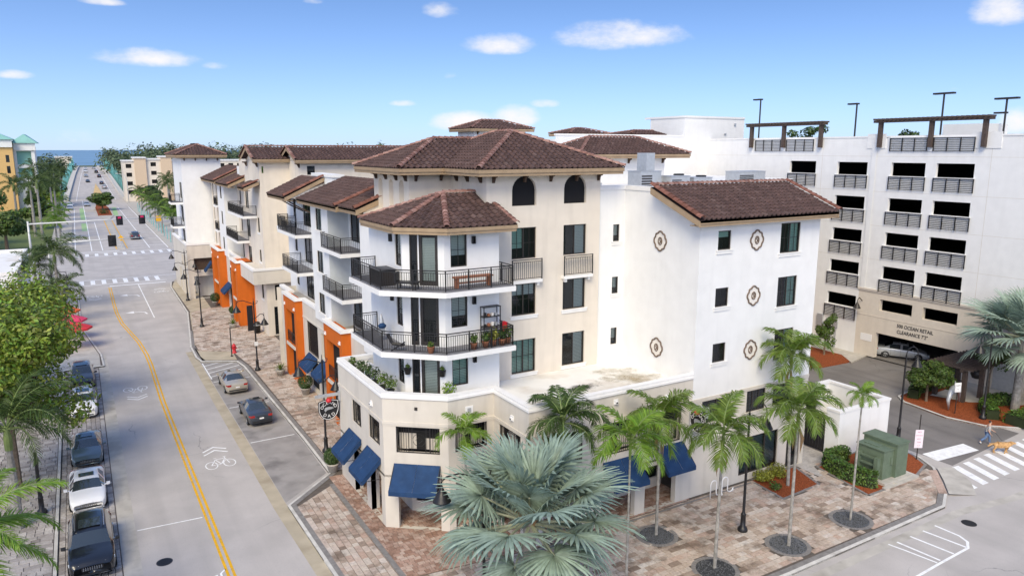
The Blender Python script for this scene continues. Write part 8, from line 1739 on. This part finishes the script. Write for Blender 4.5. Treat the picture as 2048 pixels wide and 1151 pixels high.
for i, (x, y, k, p, d, lb) in enumerate(((5.2, 436, 'sedan', Pd, DN, 'dark car coming down the bridge, nearest on the left'), (5.0, 470, 'sedan', Ps, DN, 'silver car coming down the bridge, second on the left'), (5.4, 505, 'suv', Pw, DN, 'white car coming down the bridge, third on the left'), (11.4, 402, 'suv', Ps, UP, 'silver car climbing the bridge, nearest on the right'), (11.0, 425, 'sedan', Pb, UP, 'black car climbing the bridge, second on the right'), (11.2, 465, 'suv', Pd, UP, 'dark car climbing the bridge, third on the right'), (10.8, 500, 'suv', Pb, UP, 'black car climbing the bridge, fourth on the right'), (6.0, 540, 'sedan', Pw, DN, 'white car at the top of the bridge on the left'), (10.6, 545, 'sedan', Ps, UP, 'silver car at the top of the bridge on the right'))):
    z = interp([(p_[0], p_[1]) for p_ in BP], y)[0]; c = make_car(k, p, 'car'); c.location = (x, y, z + .02); c.rotation_euler = (0, 0, d); tag(c, lb, 'car', 'cars on the bridge')
# cars/signs on the median
t = thing('road_sign', 'yellow diamond sign at the nose of the median', 'sign', (7.0, 173, 0)); g = MB(); g.tube([(7, 173, 0), (7, 173, 2.4)], .05, 6); g.build('post', 'galv', t); g = MB(); g.add([(6.4, 172.9, 2.0), (7, 172.9, 2.6), (7.6, 172.9, 2.0), (7, 172.9, 1.4)], [(0, 1, 2, 3)]); g.build('plate', 'yellowp', t)
t = thing('road_sign', 'yellow sign among the palms on the right pavement', 'sign', (17.2, 205, 0)); g = MB(); g.tube([(17.2, 205, 0), (17.2, 205, 3.6)], .06, 6); g.build('post', 'galv', t); g = MB(); g.box(16.5, 204.9, 2.4, 17.9, 204.95, 3.8); g.build('plate', 'yellowp', t)
tree('median_tree', 'low wide green tree on the median beyond the crossing', (7.0, 287, 0), 6.4, (5.0, 6.0, 2.6), 20, 5200, .62, 'leafm', 71, .2); shrub((6.8, 268, 0), 1.6, 'dark low shrub at the foot of the median tree', 'leafd', 500, .3, 3)
# ---- left side
def bx_thing(name, label, cat, loc, parts):
    t = thing(name, label, cat, loc)
    for nm, m_, b in parts: g = MB(); g.box(*b); g.build(nm, m_, t)
    return t
t = bx_thing('flat_roof_building', 'low building with a flat white roof at the left edge by the crossing', 'building', (-20, 114, 0), [('wall', 'white', (-45, 102, 0, -6.9, 125.5, 5.7)), ('roof', 'membrane', (-44.6, 102.4, 5.701, -7.3, 125.1, 5.75))])
g = MB(); ribbon(g, [(-45, 101.95), (-6.85, 101.95), (-6.85, 125.55), (-45, 125.55)], 0, .45, 5.72, 6.15); g.build('parapet', 'trim', t)
M['gold'] = mat('golden_stucco', (.68, .44, .18), .85, var=.04); M['seagreen'] = mat('seafoam_metal_roof', (.24, .48, .41), .55, var=.08, vscale=.6); M['roofgrey'] = mat('pale_flat_roof', (.72, .72, .72), .8)
HT = thing('hotel', 'golden and white hotel with a sea-green hipped roof at the far left', 'building', (-30, 305, 0))
g = MB(); wall(g, FY(298), -60, -17.2, 0, 23, [(-19.3, -18.3, 16 - k * 3.6, 18.4 - k * 3.6) for k in range(3)] + [(-24.6, -23, 16 - k * 3.6, 18.4 - k * 3.6) for k in range(3)], .3); g.add([(-17.2, 298, 0), (-17.2, 312, 0), (-17.2, 312, 23), (-17.2, 298, 23)], [(0, 1, 2, 3)]); g.build('wall', 'gold', HT)
for k in range(3): window(HT, FY(298), -19.3, -18.3, 16 - k * 3.6, 18.4 - k * 3.6, sash=1, grid=None, glass='glassd'); window(HT, FY(298), -24.6, -23, 16 - k * 3.6, 18.4 - k * 3.6, sash=2, grid=None, glass='glassd')
g = MB(); wall(g, FY(301), -17.2, -11.2, 0, 21, [(-16.4, -12.2, 15.2, 19.6), (-16.4, -12.2, 11, 14)], 1.5); g.add([(-11.2, 301, 0), (-11.2, 315, 0), (-11.2, 315, 21), (-11.2, 301, 21)], [(0, 1, 2, 3)]); g.build('wing_wall', 'white', HT)
g = MB(); g.box(-17, 302.4, 0, -11.4, 302.5, 20.5); g.build('gallery_back', 'seagreen', HT); g = MB(); g.box(-60.5, 297.4, 20.9, -17.1, 298, 23.4); g.box(-17.0, 300.4, 19.9, -10.8, 301, 22.3); g.build('cornice', 'white', HT)
g = MB()
for x0, x1, y0, y1, z, h in ((-61, -16.6, 296.8, 316, 23.4, 4.2), (-18, -10.0, 299.8, 318, 22.3, 3.0)):
    W = x1 - x0; D = min(W, y1 - y0) / 2; g.add([(x0, y0, z), (x1, y0, z), (x1, y1, z), (x0, y1, z), (x0 + D, y0 + D, z + h), (x1 - D * .9, y1 - D, z + h)], [(0, 1, 5, 4), (1, 2, 5), (2, 3, 4, 5), (3, 0, 4)])
g.build('roof', 'seagreen', HT)
gA = 'tall royal palms along the left pavement'
for i, (x, y, h, lb) in enumerate(((-7.6, 196, 11.5, 'tallest royal palm in front of the golden hotel'), (-9.3, 205, 11.0, 'royal palm with a pale trunk just left of the tallest one'), (-5.2, 232, 9.4, 'royal palm right of the tallest one beyond the crossing'), (-6.4, 246, 9.8, 'royal palm whose crown overlaps the sea-green roof corner'), (-10.5, 262, 13.5, 'royal palm standing before the golden wall'), (-5.0, 330, 10.5, 'far royal palm beside the bridge approach, left one'), (-7.5, 350, 11, 'far royal palm beside the bridge approach, right one'), (-13.5, 222, 10, 'royal palm at the left edge below the golden wall'))):
    feather_palm((x, y, 0), h, lb, 'royal', 13, 1.25, .22, (0, 0), 100 + i, False, 1.6, .25, group=gA)
gB = 'short bright palms along the left pavement'
for i, (x, y, h, lb) in enumerate(((-4.6, 183, 4.2, 'bright short palm nearest the crossing on the left pavement'), (-4.2, 199, 4.0, 'second bright short palm along the left pavement'), (-4.4, 214, 4.4, 'third bright short palm along the left pavement'), (-4.6, 252, 4.6, 'fourth bright short palm along the left pavement'), (-5.4, 272, 4.8, 'farthest bright short palm along the left pavement'))):
    feather_palm((x, y, 0), h, lb, 'fresh', 13, 1.0, .14, (0, 0), 120 + i, False, 1.0, .2, group=gB)
gC = 'broad trees on the left side of the avenue'
for i, (x, y, h, r, m_, lb) in enumerate(((-13, 176, 9, 5.5, 'leafm', 'large dark tree at the left edge beyond the flat white roof'), (-20, 190, 11, 6.5, 'leafd', 'wide tree at the left edge under the golden wall'), (-10.5, 224, 9.5, 5, 'leafm', 'rounded tree between the pale palm trunks'), (-8.8, 264, 9, 5, 'leafy', 'yellowish tree behind the royal palms'), (-10, 292, 10, 5.5, 'leafd', 'dark tree below the sea-green roof'), (-8.5, 320, 10, 5, 'leafm', 'tree beside the far left parked cars'), (-12, 352, 11, 6, 'leafd', 'dark tree left of the bridge start'), (-22, 240, 11, 6, 'leafm', 'tree in front of the hotel at the left edge'), (-14, 400, 12, 7, 'leafd', 'far dark tree left of the bridge'))):
    tree('broad_tree', lb, (x, y, 0), h, (r, r, h * .4), 16, 2600, .85, m_, 130 + i, .28, group=gC)
# ---- right side
gD = 'short palms along the right pavement'
for i, (x, y, h, lb) in enumerate(((18.4, 186, 4.6, 'short palm nearest the far corner tower on the right pavement'), (17.4, 200, 4.4, 'second short palm along the right pavement'), (17.8, 214, 4.6, 'third short palm along the right pavement'), (18.2, 228, 4.6, 'fourth short palm along the right pavement'), (18.0, 243, 4.8, 'fifth short palm along the right pavement'), (18.4, 258, 4.8, 'sixth short palm along the right pavement'), (18.2, 275, 5.0, 'seventh short palm along the right pavement'), (18.6, 292, 5.0, 'farthest short palm along the right pavement'))):
    feather_palm((x, y, 0), h, lb, 'fresh' if i % 2 == 0 else 'royal', 12, 1.05, .14, (0, 0), 150 + i, False, 1.0, .2, group=gD)
for i, (x, y, h, lb) in enumerate(((24, 245, 8.5, 'tall palm left of the beige flats'), (29, 250, 9, 'tall palm before the middle of the beige flats'), (33, 232, 8.5, 'large palm right in front of the beige flats by the tower'), (27.5, 285, 9, 'tall palm half hiding the beige flats'))):
    feather_palm((x, y, 0), h, lb, 'royal', 14, 1.3, .2, (0, 0), 170 + i, False, 1.2, .2, group='tall palms before the beige flats')
for i, (x, y, h, r, m_, lb) in enumerate(((22, 222, 6.5, 4.0, 'leafm', 'round tree behind the short palms on the right'), (23, 262, 7, 4.5, 'leafm', 'second round tree behind the short palms on the right'), (23, 305, 8, 5, 'leafd', 'dark tree right of the bridge start'), (27, 196, 6, 3.8, 'leafd', 'tree beside the far tower balconies'), (24, 350, 10, 6, 'leafd', 'dark tree below the beige flats'), (30, 420, 13, 7, 'leafd', 'far dark tree right of the bridge'))):
    tree('round_tree', lb, (x, y, 0), h, (r, r, h * .38), 14, 2200, .75, m_, 180 + i, .22, group='broad trees on the right side of the avenue')
t = thing('teal_fence', 'row of teal bollard posts along the right pavement', 'fence', (17, 200, 0))
for k in range(15): g = MB(); y = 178 + k * 6.8; g.tube([(16.9, y, 0), (16.9, y, 2.4 + .5 * math.sin(k))], .09, 6); g.build('post', 'teal', t)
for i, (x, y, lb) in enumerate(((17.0, 322, 'curved grey lamp post at the right start of the bridge'), (19.5, 352, 'curved grey lamp post beyond the first one right of the bridge'))):
    t = thing('lamp_post', lb, 'street lamp', (x, y, 0), group='curved grey lamp posts'); g = MB(); g.tube([(x, y, 0), (x, y, 9), (x - .8, y, 10.6), (x - 2.8, y, 11.2)], [.16, .12, .1, .07], 8); g.build('pole', 'aluminium', t, smooth=True); g = MB(); g.box(x - 3.7, y - .2, 11.1, x - 2.8, y + .2, 11.3); g.build('lamp_head', 'aluminium', t)
FL = thing('beige_flats', 'four-storey beige flats with a pale flat roof behind the palms', 'building', (28, 330, 0))
M['peach'] = mat('peach_stucco', (.62, .48, .34), .9, var=.04)
bays = [(16.4, 20.5, 15.6, 'tan'), (20.5, 24.6, 16.8, 'peach'), (24.6, 30, 16.2, 'tan'), (30, 34, 17.2, 'peach'), (34, 62, 15.6, 'tan')]
for x0, x1, zt, m_ in bays:
    off = .0 if m_ == 'tan' else -1.0; g = MB(); hs = []
    if m_ == 'tan':
        n = max(1, int((x1 - x0) / 3.4))
        for k in range(n):
            for fl in range(4): u = x0 + (k + .5) * (x1 - x0) / n; hs.append((u - 1.0, u + 1.0, zt - 2.6 - fl * 3.4, zt - 1.0 - fl * 3.4))
    wall(g, FY(330 + off), x0, x1, 0, zt, hs, .6); g.add([(x0, 330 + off, 0), (x0, 342, 0), (x0, 342, zt), (x0, 330 + off, zt)], [(0, 1, 2, 3)]); g.add([(x1, 330 + off, 0), (x1, 342, 0), (x1, 342, zt), (x1, 330 + off, zt)], [(0, 1, 2, 3)]); g.build('wall', m_, FL)
    for h in hs: g = MB(); F = FY(330 + off); g.add([F.P(h[0], -.6, h[2]), F.P(h[1], -.6, h[2]), F.P(h[1], -.6, h[3]), F.P(h[0], -.6, h[3])], [(0, 1, 2, 3)]); g.build('window', 'glassd_far', FL) if 'glassd_far' in M else g.build('window', 'interior', FL)
    g = MB(); g.box(x0 - .2, 329.6 + off, zt, x1 + .2, 343, zt + .5); g.build('roof', 'roofgrey', FL)
# ---- skyline woodland and rooftops
M['leaffar'] = mat('hazy_far_leaf', (0.105, 0.145, 0.075), .8, rand=.4, hue=.02, transl=.2)  # distance haze put into the leaf colour as a paler green
rnd = random.Random(77)
def woodland(label, spots, m_, size):
    t = thing('woodland', label, None); t['kind'] = 'stuff'; del t['label']; mb = MB()
    for (x, y, r, h) in spots:
        for k in range(5): leaf_cloud(mb, (x + rnd.uniform(-.5, .5) * r, y + rnd.uniform(-.5, .5) * r, h * rnd.uniform(.45, .75)), (r * .6, r * .6, h * .36), 90, size, rnd, .6)
    bpy.data.objects.remove(t); o = mb.build('woodland', m_); tag(o, label, kind='stuff')
sp = [(rnd.uniform(20, 330), rnd.uniform(470, 700), rnd.uniform(8, 14), rnd.uniform(17, 25)) for _ in range(150)]; woodland('far belt of trees to the right of the bridge', sp, 'leaffar', 2.2)
sp = [(rnd.uniform(26, 200), rnd.uniform(350, 470), rnd.uniform(6, 10), rnd.uniform(10, 17)) for _ in range(90)]; woodland('trees behind the beige flats', sp, 'leafm', 1.6)
sp = [(rnd.uniform(-130, -8), rnd.uniform(400, 640), rnd.uniform(7, 12), rnd.uniform(12, 19)) for _ in range(80)]; woodland('far trees to the left of the bridge', sp, 'leaffar', 2.0)
sp = [(rnd.uniform(-90, -16), rnd.uniform(150, 300), rnd.uniform(5, 8), rnd.uniform(6, 10)) for _ in range(40)]; woodland('trees behind the left pavement', sp, 'leafm', 1.1)
for i, (x0, x1, y, h, wm, rm, lb) in enumerate(((-14, -1, 760, 14, 'tan', 'roofgrey', 'long pale beach block near the end of the avenue at left'), (62, 80, 520, 15.5, 'white', 'tilerake', 'white house with a red tiled roof in the far tree belt'), (95, 118, 560, 13, 'white', 'roofgrey', 'white flat-roofed house in the far tree belt'), (30, 44, 500, 12, 'tan', 'roofgrey', 'pale house right of the bridge in the trees'), (130, 160, 640, 18, 'white', 'tilerake', 'distant white block with a red roof among the trees'), (-60, -40, 520, 14, 'white', 'roofgrey', 'distant white block left of the bridge'), (300, 330, 420, 26, 'yellow', 'tilerake', 'distant cream tower with a red roof behind the garage'))):
    t = thing('distant_house', lb, 'building', (x0, y, 0)); g = MB(); n = max(2, int((x1 - x0) / 4)); hs = [(x0 + (k + .3) * (x1 - x0) / n, x0 + (k + .7) * (x1 - x0) / n, h - 3.4 - f * 3.6, h - 1.8 - f * 3.6) for k in range(n) for f in range(2)]; wall(g, FY(y), x0, x1, 0, h, hs, .5); g.add([(x0, y, 0), (x0, y + 14, 0), (x0, y + 14, h), (x0, y, h)], [(0, 1, 2, 3)]); g.build('wall', wm, t)
    for q in hs: g = MB(); F = FY(y); g.add([F.P(q[0], -.5, q[2]), F.P(q[1], -.5, q[2]), F.P(q[1], -.5, q[3]), F.P(q[0], -.5, q[3])], [(0, 1, 2, 3)]); g.build('window', 'interior', t)
    g = MB()
    if rm == 'roofgrey': g.box(x0 - .4, y - .4, h, x1 + .4, y + 14.4, h + .7)
    else: g.add([(x0 - 1, y - 1, h), (x1 + 1, y - 1, h), (x1 + 1, y + 15, h), (x0 - 1, y + 15, h), (x0 + 7, y + 7, h + 3.2), (x1 - 7, y + 7, h + 3.2)], [(0, 1, 5, 4), (1, 2, 5), (2, 3, 4, 5), (3, 0, 4)])
    g.build('roof', rm, t)
for i, (x, y, h, r, lb) in enumerate(((92, 72, 24.2, 3.0, 'tree top showing behind the left rooftop pergola'), (99, 62, 23.6, 2.2, 'small tree top between the two rooftop pergolas'))): tree('background_tree', lb, (x, y, 0), h, (r, r, 2.4), 8, 900, .5, 'leafd', 210 + i, .3)
